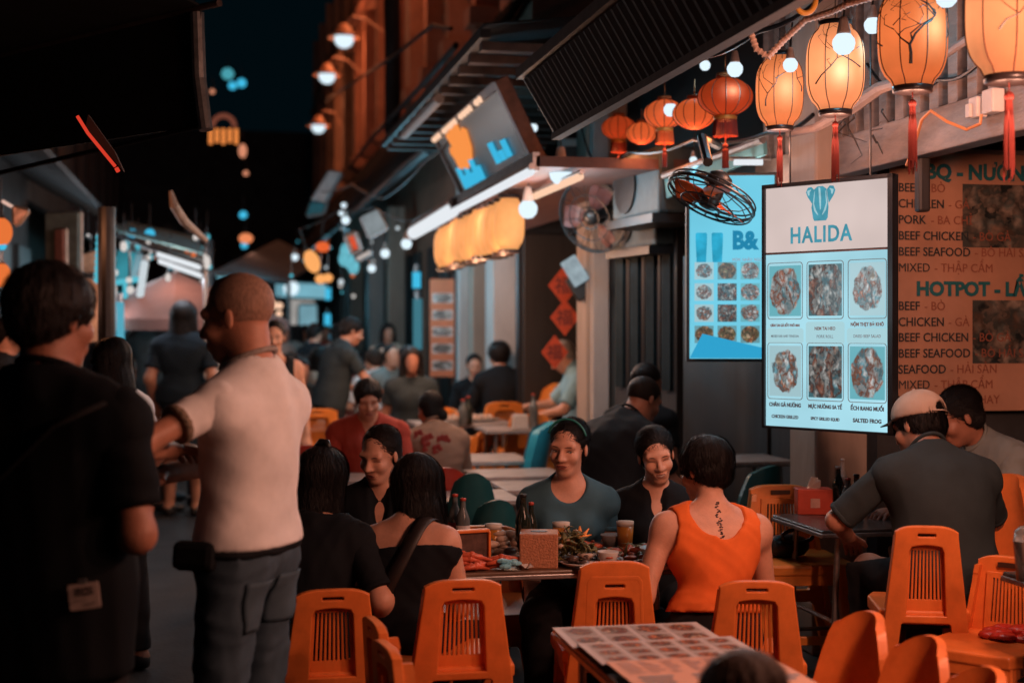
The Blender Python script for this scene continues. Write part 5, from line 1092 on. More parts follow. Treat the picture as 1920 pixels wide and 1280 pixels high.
# brown umbrella
c = P(330, 560, 13.5); t = thing('parasol', 'brown market parasol beyond the walking woman', 'parasol', (c.x, c.y, 0)); z = c.z
b = MB(); n = 8; rim = [(1.05 * math.cos(2 * math.pi * k / n), 1.05 * math.sin(2 * math.pi * k / n), z - .20) for k in range(n)]; low = [(x * 1.01, y * 1.01, zz - .10) for x, y, zz in rim]; b.add([(0, 0, z + .26)] + rim + low, [(0, 1 + k, 1 + (k + 1) % n) for k in range(n)] + [(1 + k, 9 + k, 9 + (k + 1) % n, 1 + (k + 1) % n) for k in range(n)]); b.build('canopy', mat('parasol_brown', (.15, .065, .05), .85, .2, 3), t)
b = MB(); b.tube([(0, 0, 0), (0, 0, z + .3)], .025); b.build('pole', m_steel, t)
plight('stall_light', P(330, 480, 13.0), (1.0, .62, .5), 12, .1)
def beads(name, label, pts, d, r, m, n, cat='string lights'):
    t = thing(name, label, cat); b = MB()
    q = [P(x, y, d) for x, y in pts]
    for i in range(n):
        u = i / max(n - 1, 1) * (len(q) - 1); k = min(int(u), len(q) - 2); b.ball(q[k].lerp(q[k + 1], u - k), r, 8)
    b.build('beads', m, t); w = MB(); w.tube(q, .006, 5); w.build('wire', m_blk, t); return t
beads('string_lights', 'string of white lights slanting down beside the brown parasol', [(271, 495), (263, 552)], 13, .036, emit('bead_white', (.62, .70, .74), .95), 8)
beads('string_lights', 'short row of cyan lights on the left stall front', [(215, 530), (255, 524)], 13, .03, emit('bead_cyan', (.10, .55, .68), .9), 6); beads('string_lights', 'upright string of cyan lights on the left stall', [(234, 530), (236, 574)], 13, .022, emit('bead_cyan', (.10, .55, .68), .9), 9)
beads('string_lights', 'upright cyan string lights left of the dark post', [(186, 445), (182, 525)], 11, .026, emit('bead_cyan', (.10, .55, .68), .9), 8)
for i, (x, y, r, lab) in enumerate(((186, 441, .035, 'round white lamp at the top left of the dark post'), (165, 441, .02, 'tiny pink lamp left of the round white one'), (181, 470, .025, 'white lamp among the upright cyan lights'), (170, 506, .05, 'broad pale lamp low on the left stall'), (178, 527, .055, 'brightest pale lamp beside the dark post'), (215, 511, .05, 'white lamp right of the dark post'), (242, 525, .045, 'warm white lamp on the left stall row'), (211, 545, .06, 'tall white lamp by the stall corner'), (244, 543, .05, 'pinkish white lamp by the parasol'), (232, 462, .05, 'tilted white lamp under the stall canopy'), (315, 520, .04, 'dim white lamp above the parasol'), (388, 492, .05, 'pink lamp at the tube ends'))):
    glow('stall_lamp', x, y, 12.5, r * .62, emit('lamp_pinkwhite', (.72, .66, .62), .95), lab, (1, 1, (1.0, 1, 1, .7, 1, 1, 1, 2.0, 1.2, 1.5, 1.6, 2)[i]), 6 if i in (4, 7) else 0, (.9, .9, 1), 'lamps on the left stall', 'lamp')
boxsign('stall_banner', 'teal lit plastic banner behind the left stall lights', [(218, 522), (262, 520), (264, 476), (224, 470)], 14, emit('banner_teal', (.04, .26, .32), .8, .4, 3))
boxsign('stall_banner', 'narrow blue banner slanting beside the teal one', [(248, 522), (256, 522), (268, 480), (260, 478)], 13.8, emit('banner_pale', (.20, .36, .42), .8, .3, 3))
tube_lamp('tube_light', [P(225, 566, 12.5), P(226, 652, 12.5)], .036, emit('cyan_mid', (.10, .42, .55), .9), 'upright pale blue tube behind the stall customers', 5, (.4, .8, 1))
boxsign('menu_banner', 'orange lit menu strip behind the man in black', [(163, 640), (186, 640), (186, 528), (160, 522)], 11.5, emit('banner_orange_lit', (.55, .21, .11), .8, .5, 3.5), cat='banner')
boxsign('stall_board', 'pale stall board above the orange menu strip', [(158, 512), (186, 512), (186, 470), (156, 478)], 11.8, mat('board_pale', (.42, .30, .22), .7, .3))
boxsign('stall_board', 'upright greenish board near the left photo edge', [(92, 690), (150, 690), (152, 398), (90, 402)], 11, mat('board_green', (.10, .13, .125), .8, .3)); boxsign('stall_board', 'brown shutter leaf in front of the greenish board', [(108, 690), (124, 690), (124, 430), (108, 432)], 10.9, mat('board_rust', (.16, .06, .045), .8, .3))
boxsign('stall_flag', 'small glowing orange pennant at the left photo edge', [(28, 421), (36, 420), (54, 396), (26, 388)], 9, emit('pennant', (.55, .16, .08), .7, .5, 30), .02, 'pennant'); beads('string_lights', 'short string of pale lights over the orange pennant', [(6, 378), (20, 386), (44, 400), (32, 420)], 9, .012, emit('bead_warm2', (.8, .5, .4), .9), 12); glow('party_light', 4, 461, 9, .028, e_cyan, 'cyan light between the two left edge lanterns', group='small coloured lights along the street', cat='light')
plight('stall_light', P(60, 420, 8.4), (1.0, .35, .15), 10, .08)

rg = random.Random(12); C_ = [emit('lamp_pinkwhite', (.72, .66, .62), .95), emit('bead_cyan', (.10, .55, .68), .9), emit('bead_white', (.62, .70, .74), .95), emit('orange_deep', (1.0, .22, .05), .8)]
for k in range(80):
    x, y, d = rg.uniform(165, 400), rg.uniform(440, 600), rg.uniform(13.5, 24)
    if 230 < x < 390 and y > 505: y -= 60
    glow('fairy_light', x, y, d, rg.uniform(.012, .034), C_[rg.choice((0, 0, 1, 1, 2, 3))], 'one of the tiny coloured lights scattered along the left stalls', (1, 1, rg.uniform(.8, 1.5)), 0, group='tiny lights scattered along the left stalls', cat='light')
for x, y, d, pw, c in ((240, 500, 13.5, 26, (.6, .85, 1)), (300, 520, 15.5, 24, (1, .75, .65)), (350, 500, 18, 26, (.5, .85, 1)), (175, 540, 11.2, 6, (1, .7, .6))): plight('stall_light', P(x, y, d), c, pw, .1)
t = thing('stall_canopy', 'pale lit sheet roof behind the left stall tubes', 'canopy'); b = MB(); b.slab(P(225, 455, 16), P(385, 492, 16), P(400, 470, 22), P(270, 440, 22), .02); b.build('cloth', mat('cloth_pale', (.34, .42, .44), .8, .3, 4), t); b = MB(); b.tube([P(225, 456, 16), P(385, 493, 16)], .02); b.build('frame', m_steel, t)

for k in range(30):
    x, y, d = rg.uniform(525, 790), rg.uniform(425, 560), rg.uniform(15, 32)
    glow('fairy_light', x, y, d, rg.uniform(.014, .036), C_[rg.choice((0, 1, 1, 2, 2, 3))], 'one of the tiny bulbs strung along the far shopfronts on the lamp side', (1, 1, 1), 0, group='tiny bulbs strung along the far shopfronts', cat='light')
# ================================================================== chairs and tables
def plastic(name, c, sat=.35): return mat(name, c, .36, .20, 7, .06, 45, spec=.42)
p_or = plastic('plastic_orange', (.72, .185, .042)); p_ye = plastic('plastic_amber', (.72, .22, .04)); p_te = plastic('plastic_teal', (.018, .10, .11)); p_bl = plastic('plastic_blue', (.02, .26, .36)); p_re = plastic('plastic_red', (.36, .035, .02))
def chair_parts(m, inset=False):
    """slatted plastic chair, seat front along +y; returns the root at the origin"""
    t = thing('plastic_chair', 'x', 'chair'); y0, ytop = -.165, -.225; Hh = .72
    M = Matrix(((1, 0, 0), (0, (y0 - ytop) / Hh * -1.0, 1), (0, 1, 0)))     # u right, v up the back, w depth
    def back(vs): return [Vector((v[0], y0 + (ytop - y0) * v[1] / Hh - v[2], v[1])) for v in vs]
    wt = lambda v: .107 + .140 * (Hh - v)            # half width at height v
    arch = [(wt(.70) * math.cos(a) ** 1.0, .690 + .030 * math.sin(a)) for a in [math.pi * k / 14 for k in range(15)]]
    arch = [(u, .699 + .021 * (1 - (abs(u) / .117) ** 4)) for u in [.111 - .222 * k / 16 for k in range(17)]]
    out = [(wt(0), 0.0), (wt(.2), .2), (wt(.45), .45), (wt(.685), .685)] + arch + [(-wt(.685), .685), (-wt(.45), .45), (-wt(.2), .2), (-wt(0), 0.0), (-wt(0) + .046, 0.0), (-wt(.22) + .050, .225), (-wt(.24) + .062, .240), (wt(.24) - .062, .240), (wt(.22) - .050, .225), (wt(0) - .046, 0.0)]
    lw = lambda v: min(wt(v) - .042, .066 + .06 * (.66 - v)); hi = .660 if not inset else .615
    hole = [(lw(.46), .440), (lw(.62), hi - .015)] + [(u, hi + .010 * (1 - (abs(u) / .07) ** 2)) for u in [.058 - .116 * k / 8 for k in range(9)]] + [(-lw(.62), hi - .015), (-lw(.46), .440)]
    low = [(wt(.30) - .052, .288), (wt(.43) - .052, .418), (wt(.43) - .062, .425), (-wt(.43) + .062, .425), (-wt(.43) + .052, .418), (-wt(.30) + .052, .288), (-wt(.30) + .062, .280), (wt(.30) - .062, .280)]; slot = rrect(.076, .019, .009, 0, .696 if not inset else .652)
    vs, fs = curve2d([out, hole, low, slot], .011, .005); b = MB(); b.add(back(vs), fs)
    for sx in (1, -1):                       # flanges that turn forward along the sides
        q = [(sx * wt(v), v) for v in (0, .2, .45, .66, .69)]
        for (u0, v0), (u1, v1) in zip(q[:-1], q[1:]):
            f = lambda u, v, w: Vector((u, y0 + (ytop - y0) * v / Hh + w, v)); b.hexa((f(u0, v0, -.012), f(u0 - sx * .012, v0, -.012), f(u0 - sx * .014, v0, .048), f(u0 + sx * .004, v0, .048)), (f(u1, v1, -.012), f(u1 - sx * .012, v1, -.012), f(u1 - sx * .014, v1, .045), f(u1 + sx * .004, v1, .045)))
    if inset:
        ring = [[(.100, .40), (.091, .665), (.078, .680), (-.078, .680), (-.091, .665), (-.100, .40)], [(.093, .40), (.084, .66), (.074, .672), (-.074, .672), (-.084, .66), (-.093, .40)]]; v2, f2 = curve2d(ring, .014, .003); b.add(back(v2), f2)
    bk = b.build('backrest', m, t)
    gaps = [[(lw(.45) + .004, .44), (lw(.58) + .004, hi + .006), (-lw(.58) - .004, hi + .006), (-lw(.45) - .004, .44)]]
    n = 9
    for i in range(n):
        u0 = (i - (n - 1) / 2); x0 = u0 * (2 * lw(.45) - .03) / n; x1 = u0 * (2 * lw(.58) - .03) / n; g = .0046; gaps.append([(x0 + g, .490), (x1 + g, hi - .012), (x1 - g, hi - .012), (x0 - g, .490)])
    vs, fs = curve2d(gaps, .004, .0015); b = MB(); b.add([p + Vector((0, .022, 0)) for p in back(vs)], fs); b.build('slat_panel', m, t)
    b = MB(); b.box((0, -.183 - .012, .696 if not inset else .651), (.074, .004, .018)); b.build('grip_slot', mat('slot_dark', (.05, .02, .012), .5, .3), t)
    vs, fs = curve2d([[(-.150, .19), (.150, .19), (.172, .12), (.158, -.165), (.14, -.185), (-.14, -.185), (-.158, -.165), (-.172, .12)]], .012, .010); b = MB(); b.add([Vector((v[0], v[1], .435 + v[2] - .012 * math.exp(-((v[0] / .1) ** 2 + (v[1] / .1) ** 2)))) for v in vs], fs)
    b.box((0, .185, .405), (.30, .02, .06)); b.box((.157, .0, .405), (.014, .33, .06)); b.box((-.157, 0, .405), (.014, .33, .06)); b.build('seat', m, t, bevel=.004)
    for sx in (1, -1):
        b = MB(); f = lambda x, y, z: Vector((sx * x, y, z)); b.hexa((f(.178, .21, 0), f(.178, .18, 0), f(.142, .18, 0), f(.142, .21, 0)), (f(.160, .19, .42), f(.160, .135, .42), f(.112, .135, .42), f(.112, .19, .42)))
        b.build('leg', m, t, bevel=.006)
    b = MB(); b.box((0, .195, .16), (.27, .014, .035)); b.box((.168, .0, .16), (.014, .37, .035)); b.box((-.168, .0, .16), (.014, .37, .035)); b.build('stretcher', m, t, bevel=.004)
    return t
def tub_chair(m):
    """moulded chair with a smooth curved solid back"""
    t = thing('plastic_chair', 'x', 'chair'); n = 14; hs = [.36, .45, .55, .65, .72, .755, .77]; vs = []; fs = []
    def pt(k, j, off):
        a = (k / n - .5) * 2; z = hs[j]; wd = (.165, .170, .155, .130, .108, .094, .084)[j] + off * .5; top = .035 * (abs(a) ** 2.2) * (j / 6) ** 2
        return Vector((a * wd, -.15 - .055 * (z - .36) / .4 + (abs(a) ** 2.5) * (.085 - .03 * j / 6) - off, z - top * 1.0))
    for off in (0, .028):
        for j in range(7):
            for k in range(n + 1): vs.append(pt(k, j, off))
    N = 7 * (n + 1); W1 = n + 1
    for j in range(6):
        for k in range(n):
            q = (j * W1 + k, j * W1 + k + 1, (j + 1) * W1 + k + 1, (j + 1) * W1 + k); fs.append(q[::-1]); fs.append(tuple(N + i for i in q))
    for k in range(n): fs.append((6 * W1 + k, 6 * W1 + k + 1, N + 6 * W1 + k + 1, N + 6 * W1 + k)); fs.append((k + 1, k, N + k, N + k + 1))
    for j in range(6): fs.append((j * W1, (j + 1) * W1, N + (j + 1) * W1, N + j * W1)); fs.append(((j + 1) * W1 + n, j * W1 + n, N + j * W1 + n, N + (j + 1) * W1 + n))
    b = MB(); b.add(vs, fs); o = b.build('backrest', m, t, bevel=.006); smooth_angle(o, 50)
    vs, fs = curve2d([[(-.16, .20), (.16, .20), (.185, .12), (.17, -.14), (.10, -.165), (-.10, -.165), (-.17, -.14), (-.185, .12)]], .012, .011); b = MB(); b.add([Vector((v[0], v[1], .435 + v[2] - .016 * math.exp(-((v[0] / .1) ** 2 + (v[1] / .1) ** 2)))) for v in vs], fs); o = b.build('seat', m, t); smooth_angle(o, 50)
    for sx in (1, -1):
        for y1, y0 in ((.17, .205), (-.13, -.21)):
            b = MB(); b.hexa([Vector((sx * x, y, 0)) for x, y in ((.195, y0 + .018), (.195, y0 - .018), (.160, y0 - .018), (.160, y0 + .018))], [Vector((sx * x, y, .43)) for x, y in ((.178, y1 + .028), (.178, y1 - .028), (.125, y1 - .028), (.125, y1 + .028))]); b.build('leg', m, t, bevel=.006)
    return t
PROT = {}
def chair(kind, m, label, px, d, rz, z=0.0, s=1.0, group=None, wx=1.0, py=None):
    hh = .77 if kind == 'tub' else .72; wx *= 1.0
    if py: s = (EYE - d * (py - 620) / F - z) / hh
    o_ = Matrix.Rotation(rz, 3, 'Z') @ Vector((0, -.21 * s * wx, 0)) if py else Vector()
    k = (kind, m.name); g = G(px, d, z)
    if k not in PROT: PROT[k] = t = (tub_chair(m) if kind == 'tub' else chair_parts(m, kind == 'inset'))
    else: t = dup(PROT[k], g)
    t.location = g - o_; t.rotation_euler = (0, 0, rz); t.scale = (s * wx, s * wx, s); t['label'] = label; t['group'] = group or 'plastic chairs around the street tables'; return t
PV = .12
chair('slat', p_or, 'orange slatted chair behind the woman with a black hair clip', 623, 4.62, R(0), py=1105)
chair('slat', p_or, 'orange slatted chair behind the bare-shouldered woman with long hair', 866, 4.60, R(-2), py=1087)
chair('inset', p_or, 'empty orange chair with a raised back panel against the food table', 1151, 4.72, R(-8), wx=.88, py=1053)
chair('slat', p_or, 'orange slatted chair under the woman in the orange top', 1417, 4.68, R(-13), py=1089)
chair('slat', p_or, 'orange slatted chair under the man in the pale cap', 1736, 4.85, R(-20), PV, wx=.82, py=987)
chair('slat', p_ye, 'bright empty amber chair facing out behind the red tissue box table', 1462, 6.4, R(172), PV, wx=1.1, py=911)
chair('tub', p_or, 'solid-backed orange chair under the woman in grey', 1893, 5.75, R(112), PV, py=888)
chair('slat', p_or, 'orange chair cut by the photo edge beside the plastic drink cup', 1893, 4.85, R(128), PV, py=1046)
chair('tub', p_or, 'farthest of three solid orange chairs in a row by the menu covered table', 1628, 4.12, R(112), wx=.86, py=1146)
chair('tub', p_or, 'middle of three solid orange chairs in a row by the menu covered table', 1742, 3.86, R(110), wx=.86, py=1192)
chair('tub', p_or, 'nearest of three solid orange chairs, only its top edge in the corner', 1852, 3.60, R(108), wx=.86, py=1250)
chair('slat', p_or, 'farther of two edge-on orange chairs left of the menu covered table', 711, 4.25, R(-84), py=1163); chair('slat', p_or, 'nearer of two edge-on orange chairs left of the menu covered table', 733, 3.95, R(-82), py=1208)
chair('slat', p_or, 'orange chair on the far side of the food table behind the menu stand', 906, 6.05, R(178), wx=1.2, py=988)
chair('tub', p_or, 'orange chair under the smiling woman in black', 1240, 6.1, R(180), s=.85); chair('tub', p_te, 'teal chair under the woman in the teal top', 1080, 6.1, R(180), s=.85); chair('tub', p_or, 'orange chair under the woman looking down between the two dark-haired backs', 712, 6.1, R(180), s=.85)
GB = 'plastic chairs at the tables further down the street'
chair('slat', p_ye, 'amber slatted chair standing alone before the blue chair', 991, 11.0, R(-4), PV, 1, GB, 1.12, 777); chair('slat', p_ye, 'amber chair behind the small white box by the old man', 945, 11.9, R(3), PV, 1.0, GB, 1.1, 754); chair('slat', p_ye, 'amber chair at the far left table beside the white shirted man', 593, 12.2, R(12), 0, 1.0, GB, 1.2, 767)
chair('tub', p_ye, 'amber chair facing out under the far left table', 610, 12.9, R(160), 0, .95, GB, 1.2, 785); chair('tub', p_ye, 'amber chair between the red shirted diner and the brown back', 838, 12.6, R(150), 0, 1.0, GB, 1, 764); chair('tub', p_ye, 'amber chair behind the old man in pale blue', 1042, 12.9, R(90), PV, 1.0, GB, 1, 718)
chair('tub', p_bl, 'bright blue chair seen from the side before the old man', 1028, 9.3, R(78), .0, 1.08, GB, 1.2, 790); chair('tub', p_te, 'dark teal chair between two small empty tables', 886, 7.1, R(-6), 0, .92, GB, .72, 886); chair('tub', p_te, 'nearest dark teal chair behind the food table', 932, 6.7, R(4), 0, .95, GB, .80, 936)
chair('tub', p_te, 'dark teal chair under the white menu lightbox', 1446, 7.2, R(30), PV, .95, GB, 1, 872); chair('tub', p_te, 'teal chair hidden low at the left end of the food table', 655, 6.9, R(10), 0, .9, GB); chair('tub', p_re, 'red chair under the diner with the flowered brown shirt', 834, 7.7, R(0), 0, .95, GB, 1, 876); chair('tub', p_re, 'dark red chair between the bald man and the black bob', 572, 8.2, R(20), 0, 1.0, GB, 1, 834)
chair('slat', p_re, 'red chair with two posts beside the grey pillar', 1122, 8.6, R(25), 0, 1.03, GB, 1.1, 797); chair('slat', p_ye, 'amber chair under the seated man in black', 925, 10.4, R(-15), PV, .78, GB); chair('slat', p_ye, 'amber chair behind the dark couple table leg', 858, 11.4, R(60), PV, .9, GB)

m_top = mat('table_steel', (.34, .29, .27), .30, .3, 8, .05, 60, metal=.25); m_topw = mat('table_brown', (.13, .075, .05), .28, .35, 6, .06, 50, stretch=(1, 5, 1)); m_topd = mat('table_dark', (.06, .06, .06), .25, .5, 7)
def table(label, c, sx, sy, h, m, rz=0.0, z=0.0, group=None):
    t = thing('folding_table', label, 'table', (c.x, c.y, z), rz, group)
    b = MB(); b.box((0, 0, h - .014), (sx, sy, .028)); b.build('tabletop', m, t, bevel=.006); b = MB(); b.box((0, 0, h - .022), (sx + .008, sy + .008, .018)); b.build('edge_trim', m_steel, t, bevel=.004)
    for u in (1, -1):
        for v in (1, -1):
            x, y = u * (sx / 2 - .06), v * (sy / 2 - .05); b = MB(); b.tube([(x * .92, y, h - .03), (x, y, .0)], .013, 8); b.build('leg', m_steel, t)
    b = MB(); x = sx / 2 - .06
    for v in (1, -1): b.tube([(-x, v * (sy / 2 - .05), .18), (x, v * (sy / 2 - .05), .18)], .009, 6)
    b.tube([(-x, -sy / 2 + .05, .30), (-x, sy / 2 - .05, .30)], .009, 6); b.tube([(x, -sy / 2 + .05, .30), (x, sy / 2 - .05, .30)], .009, 6); b.build('cross_bar', m_steel, t)
    return t
Y1 = 4.92; T1 = Vector((.985, Y1 + .27, 0)); table('long dark table crowded with shared food before the women', T1, 1.38, .54, .73, m_topw)
T3 = Vector((2.76, 5.52, 0)); table('dark table with the red tissue box beside the man in the cap', T3, .82, .52, .67, m_topd, 0, PV)
BT = [(603, 12.8, .8, .6, 0, 'small lit table at the far left before the waiter'), (722, 13.6, .7, .6, 0, 'far table with plates under the white shirted man'), (862, 11.6, .80, .55, PV, 'steel table of the couple beside the hanging menu'), (923, 9.7, .44, .6, 0, 'small empty table behind the brown shirted diner'), (965, 8.65, .56, .5, 0, 'empty table just before the blue chair'), (992, 7.95, .36, .5, 0, 'empty table nearest behind the woman in teal'), (888, 7.45, .42, .5, 0, 'pale empty table between the two dark teal chairs'), (700, 8.4, .7, .5, 0, 'table hidden behind the woman looking down'), (1385, 8.3, .5, .5, PV, 'dark narrow table below the cyan screen'), (1150, 7.4, .6, .5, 0, 'table in front of the man bending over')]
for px, d, sx, sy, z, lab in BT: table(lab, G(px, d), sx, sy, .72, m_top, 0, z, 'steel tables further down the street')
# menu covered table in the foreground
YA = 4.17 * (fw.y) ; pA = P(1035, 1180, 4.17); ZT = pA.z; T2c = Vector((pA.x + .235, pA.y - .42, 0)); t2 = table('foreground table covered with laminated picture menus', T2c, .44, .90, ZT - .004, m_topd)
pm_ = picture('menu_dish', [(.03, .02, .015), (.50, .08, .02), (.75, .26, .07), (.03, .03, .025), (.66, .16, .04), (.09, .045, .025), (.75, .52, .36)], 22, None, (.34, .28, .25), rough=.5, disc=.46); 
m_lam = mat('laminate_grey', (.50, .42, .40), .5, .12, 4, spec=.04); pm_.node_tree.nodes['Principled BSDF'].inputs['Specular IOR Level'].default_value = .03; m_lam2 = mat('laminate_peach', (.62, .33, .22), .5, .12, 4, spec=.04)
def menu_sheet(label, x, y, w, h, rz, dz, m, pics):
    t = thing('laminated_menu', label, 'menu', (x, y, ZT + dz), rz, None); b = MB(); b.slab((0, 0, 0), (w, 0, 0), (w, h, 0), (0, h, 0), .003); b.build('sheet', m, t)
    if pics:
        nx, ny = pics
        for i in range(nx):
            for j in range(ny):
                cw, chh = (w - .03) / nx, (h - .02) / ny; x0, y0 = .015 + i * cw + .008, .01 + j * chh + .006; x1, y1 = x0 + cw - .016, y0 + chh - .016
                b = MB(); b.quad((x0, y0, .0042), (x1, y0, .0042), (x1, y1, .0042), (x0, y1, .0042)); b.build('dish_photo', pm_, t, uvq=True)
    else:
        b = MB(); rg = random.Random(5)
        for i in range(7):
            for j in range(6):
                L = rg.uniform(.02, .05); xx, yy = .02 + i * .058, h - .03 - j * .022; b.quad((xx, yy, .0042), (xx + L, yy, .0042), (xx + L, yy + .006, .0042), (xx, yy + .006, .0042))
        b.build('print_lines', mat('print_ink_brown', (.22, .10, .07), .4, .3), t)
        for i in range(3):
            for j in range(4):
                b = MB(); L = rg.uniform(.07, .13); xx, yy = .03 + i * .14, h - .19 - j * .03; b.quad((xx, yy, .0042), (xx + L, yy, .0042), (xx + L, yy + .014, .0042), (xx, yy + .014, .0042)); b.build('print_heading', mat('print_ink_dark', (.05, .06, .05), .4, .2), t)
    return t
menu_sheet('farther laminated menu sheet with grey-edged dish photos', pA.x - .005, pA.y - .265, .44, .262, R(-1), .004, m_lam, (4, 2))
menu_sheet('middle laminated menu sheet with three rows of dish photos', pA.x + .015, pA.y - .50, .45, .25, R(.6), .010, m_lam, (5, 3))
menu_sheet('peach laminated price list nearest on the foreground table', pA.x + .03, pA.y - .86, .44, .36, R(1), .016, m_lam2, None)
# ---------------------------------------------------------------- food and things on the long table
def tp(px, py, z=.73):                     # a point of a table top seen at px, py
    d = (EYE - z) * F / (py - 620); return P(px, py, d)
def plate(label, px, py, r, m, food=None, fm=None, n=24, seed=1, hh=.03, fr=.018, cat='plate'):
    c = tp(px, py); t = thing('plate' if cat == 'plate' else 'bowl', label, cat, c)
    b = MB(); b.lathe([(.001, .004), (r * .6, .004), (r, .020), (r * 1.01, .017), (r * .62, .0), (.001, .0)] if cat == 'plate' else [(.001, .006), (r * .6, .008), (r, .06), (r * 1.03, .058), (r * .6, .0), (.001, .0)], n=28); b.build('dish', m, t, True)
    if food:
        rg = random.Random(seed)
        for nm, mm, cnt in food:
            b = MB()
            for k in range(cnt):
                a, q = rg.uniform(0, 6.28), r * .8 * rg.random() ** .6; s = fr * rg.uniform(.6, 1.4)
                if nm in ('greens', 'onion'):
                    p = Vector((q * math.cos(a), q * math.sin(a), (.012 if cat == 'plate' else .04) + rg.random() * hh * (1.2 - q / r))); dv = Vector((rg.uniform(-1, 1), rg.uniform(-1, 1), rg.uniform(-.4, .9))).normalized() * s * 1.9; b.tube([p - dv, p + Vector((0, 0, s * .5)), p + dv], [s * .15, s * .75, s * .1], 6, flat=.22); continue
                b.ball((q * math.cos(a), q * math.sin(a), (.012 if cat == 'plate' else .04) + rg.random() * hh * (1.2 - q / r)), s, 8, (rg.uniform(.7, 1.6), rg.uniform(.6, 1.2), rg.uniform(.35, .8)))
            b.build(nm, mm, t, True)
    return t
m_cer = mat('ceramic_white', (.55, .50, .47), .25, .08); m_cerd = mat('ceramic_dark', (.06, .045, .04), .3, .2); m_meat = mat('food_red_meat', (.36, .07, .03), .35, .5, 40); m_green = mat('food_greens', (.13, .12, .045), .6, .5, 40); m_mush = mat('food_mushroom', (.46, .32, .24), .6, .3, 30); m_dark = m_dark; m_crab = mat('food_crab', (.60, .12, .06), .35, .3, 30); m_carrot = mat('food_carrot', (.9, .30, .06), .4, .2, 30); m_shell = mat('food_shell', (.09, .06, .05), .3, .5, 30); m_onion = mat('food_onion', (.55, .40, .32), .5, .3, 30)
plate('wide dark platter of red stew meat before the woman in black', 1200, 1046, .17, m_cerd, [('meat', m_meat, 46), ('greens', m_green, 14), ('onion', m_onion, 8)], seed=3)
plate('plate of dark shells beside the stew platter', 1118, 1056, .10, m_cer, [('shells', m_shell, 26), ('greens', m_green, 6)], seed=4)
plate('plate heaped with brown greens right of the leather tissue box', 1068, 1052, .12, m_cer, [('greens', m_green, 190), ('mushroom', m_mush, 14)], seed=6, hh=.11, fr=.0115)
plate('plate of pale mushrooms behind the crab legs', 945, 1042, .12, m_cer, [('mushroom', m_mush, 34), ('shells', m_shell, 8)], seed=7, hh=.075, fr=.024)
plate('small plate of scraps near the orange chair top', 1090, 1062, .075, m_cer, [('shells', m_shell, 14), ('mushroom', m_mush, 6)], seed=9)
plate('white bowl at the right end of the food table', 1238, 1056, .075, m_cer, [('onion', m_onion, 9)], seed=10, cat='bowl'); plate('glass bowl between the teal woman arm and the stew', 1150, 1030, .05, mat('glass_grey', (.25, .24, .24), .1, .2, spec=.8), None, cat='bowl')
plate('dark lidded dish in front of the woman in teal', 1102, 1030, .09, m_cerd, [('meat', m_meat, 16)], seed=12); plate('plate of grilled scraps by the woman in orange elbow', 1232, 1064, .09, m_cer, [('shells', m_shell, 12), ('onion', m_onion, 8)], seed=14)
m_beer = mat('beer_amber', (.42, .17, .03), .08, .2, spec=.7); m_foam = mat('beer_foam', (.6, .52, .45), .8, .1)
for i, (px, py, lab) in enumerate(((1052, 1036, 'beer glass behind the pile of greens'), (1172, 1034, 'beer glass in front of the woman in black'), (925, 1040, 'beer glass beside the pale mushrooms'))):
    t = thing('beer_glass', lab, 'glass', tp(px, py)); b = MB(); b.lathe([(.026, 0), (.033, .10)], n=18); b.build('beer', m_beer, t, True); b = MB(); b.lathe([(.033, .10), (.034, .118), (.001, .120)], n=18); b.build('foam', m_foam, t, True)
for i, (px, py, lab) in enumerate(((1022, 1030, 'tiny dipping bowl behind the leather tissue box'), (1140, 1064, 'tiny dipping bowl near the shell plate'), (1262, 1050, 'tiny dipping bowl at the right end of the food table'))): plate(lab, px, py, .038, m_cer, [('meat', m_meat, 6)], seed=30 + i, fr=.010, hh=.012, cat='bowl')
t = thing('phone', 'black phone lying face down near the front edge of the food table', 'phone', tp(1100, 1068), R(20)); b = MB(); b.box((0, 0, .005), (.075, .15, .009)); b.build('case', m_blk, t, bevel=.003); b = MB(); b.box((-.02, .05, .0105), (.022, .03, .003)); b.build('camera_bump', m_steel, t, bevel=.001)
t = thing('napkin', 'crumpled paper napkin beside the crab legs', 'napkin', tp(985, 1066)); b = MB(); rg = random.Random(11)
for k in range(7): a = rg.uniform(0, 6); b.slab((0, 0, .004), (.03 * math.cos(a), .03 * math.sin(a), rg.uniform(.004, .03)), (.04 * math.cos(a + .6), .04 * math.sin(a + .6), rg.uniform(.004, .03)), (.02 * math.cos(a + 1.1), .02 * math.sin(a + 1.1), .02), .0015)
b.build('paper', m_cer, t)
# carved carrot flower
c = tp(1075, 1048); t = thing('carrot_garnish', 'bright orange carved carrot flower standing on the greens', 'garnish', c + Vector((0, 0, .085))); b = MB(); rg = random.Random(2)
for k in range(12):
    a = rg.uniform(0, 6.28); r = rg.uniform(.02, .075); b.tube([(0, 0, -.05), (r * .5 * math.cos(a), r * .5 * math.sin(a), .0), (r * math.cos(a + .5), r * .6 * math.sin(a + .5), rg.uniform(.0, .045))], [.014, .016, .004], 6, flat=.5)
b.build('petals', m_carrot, t, True)
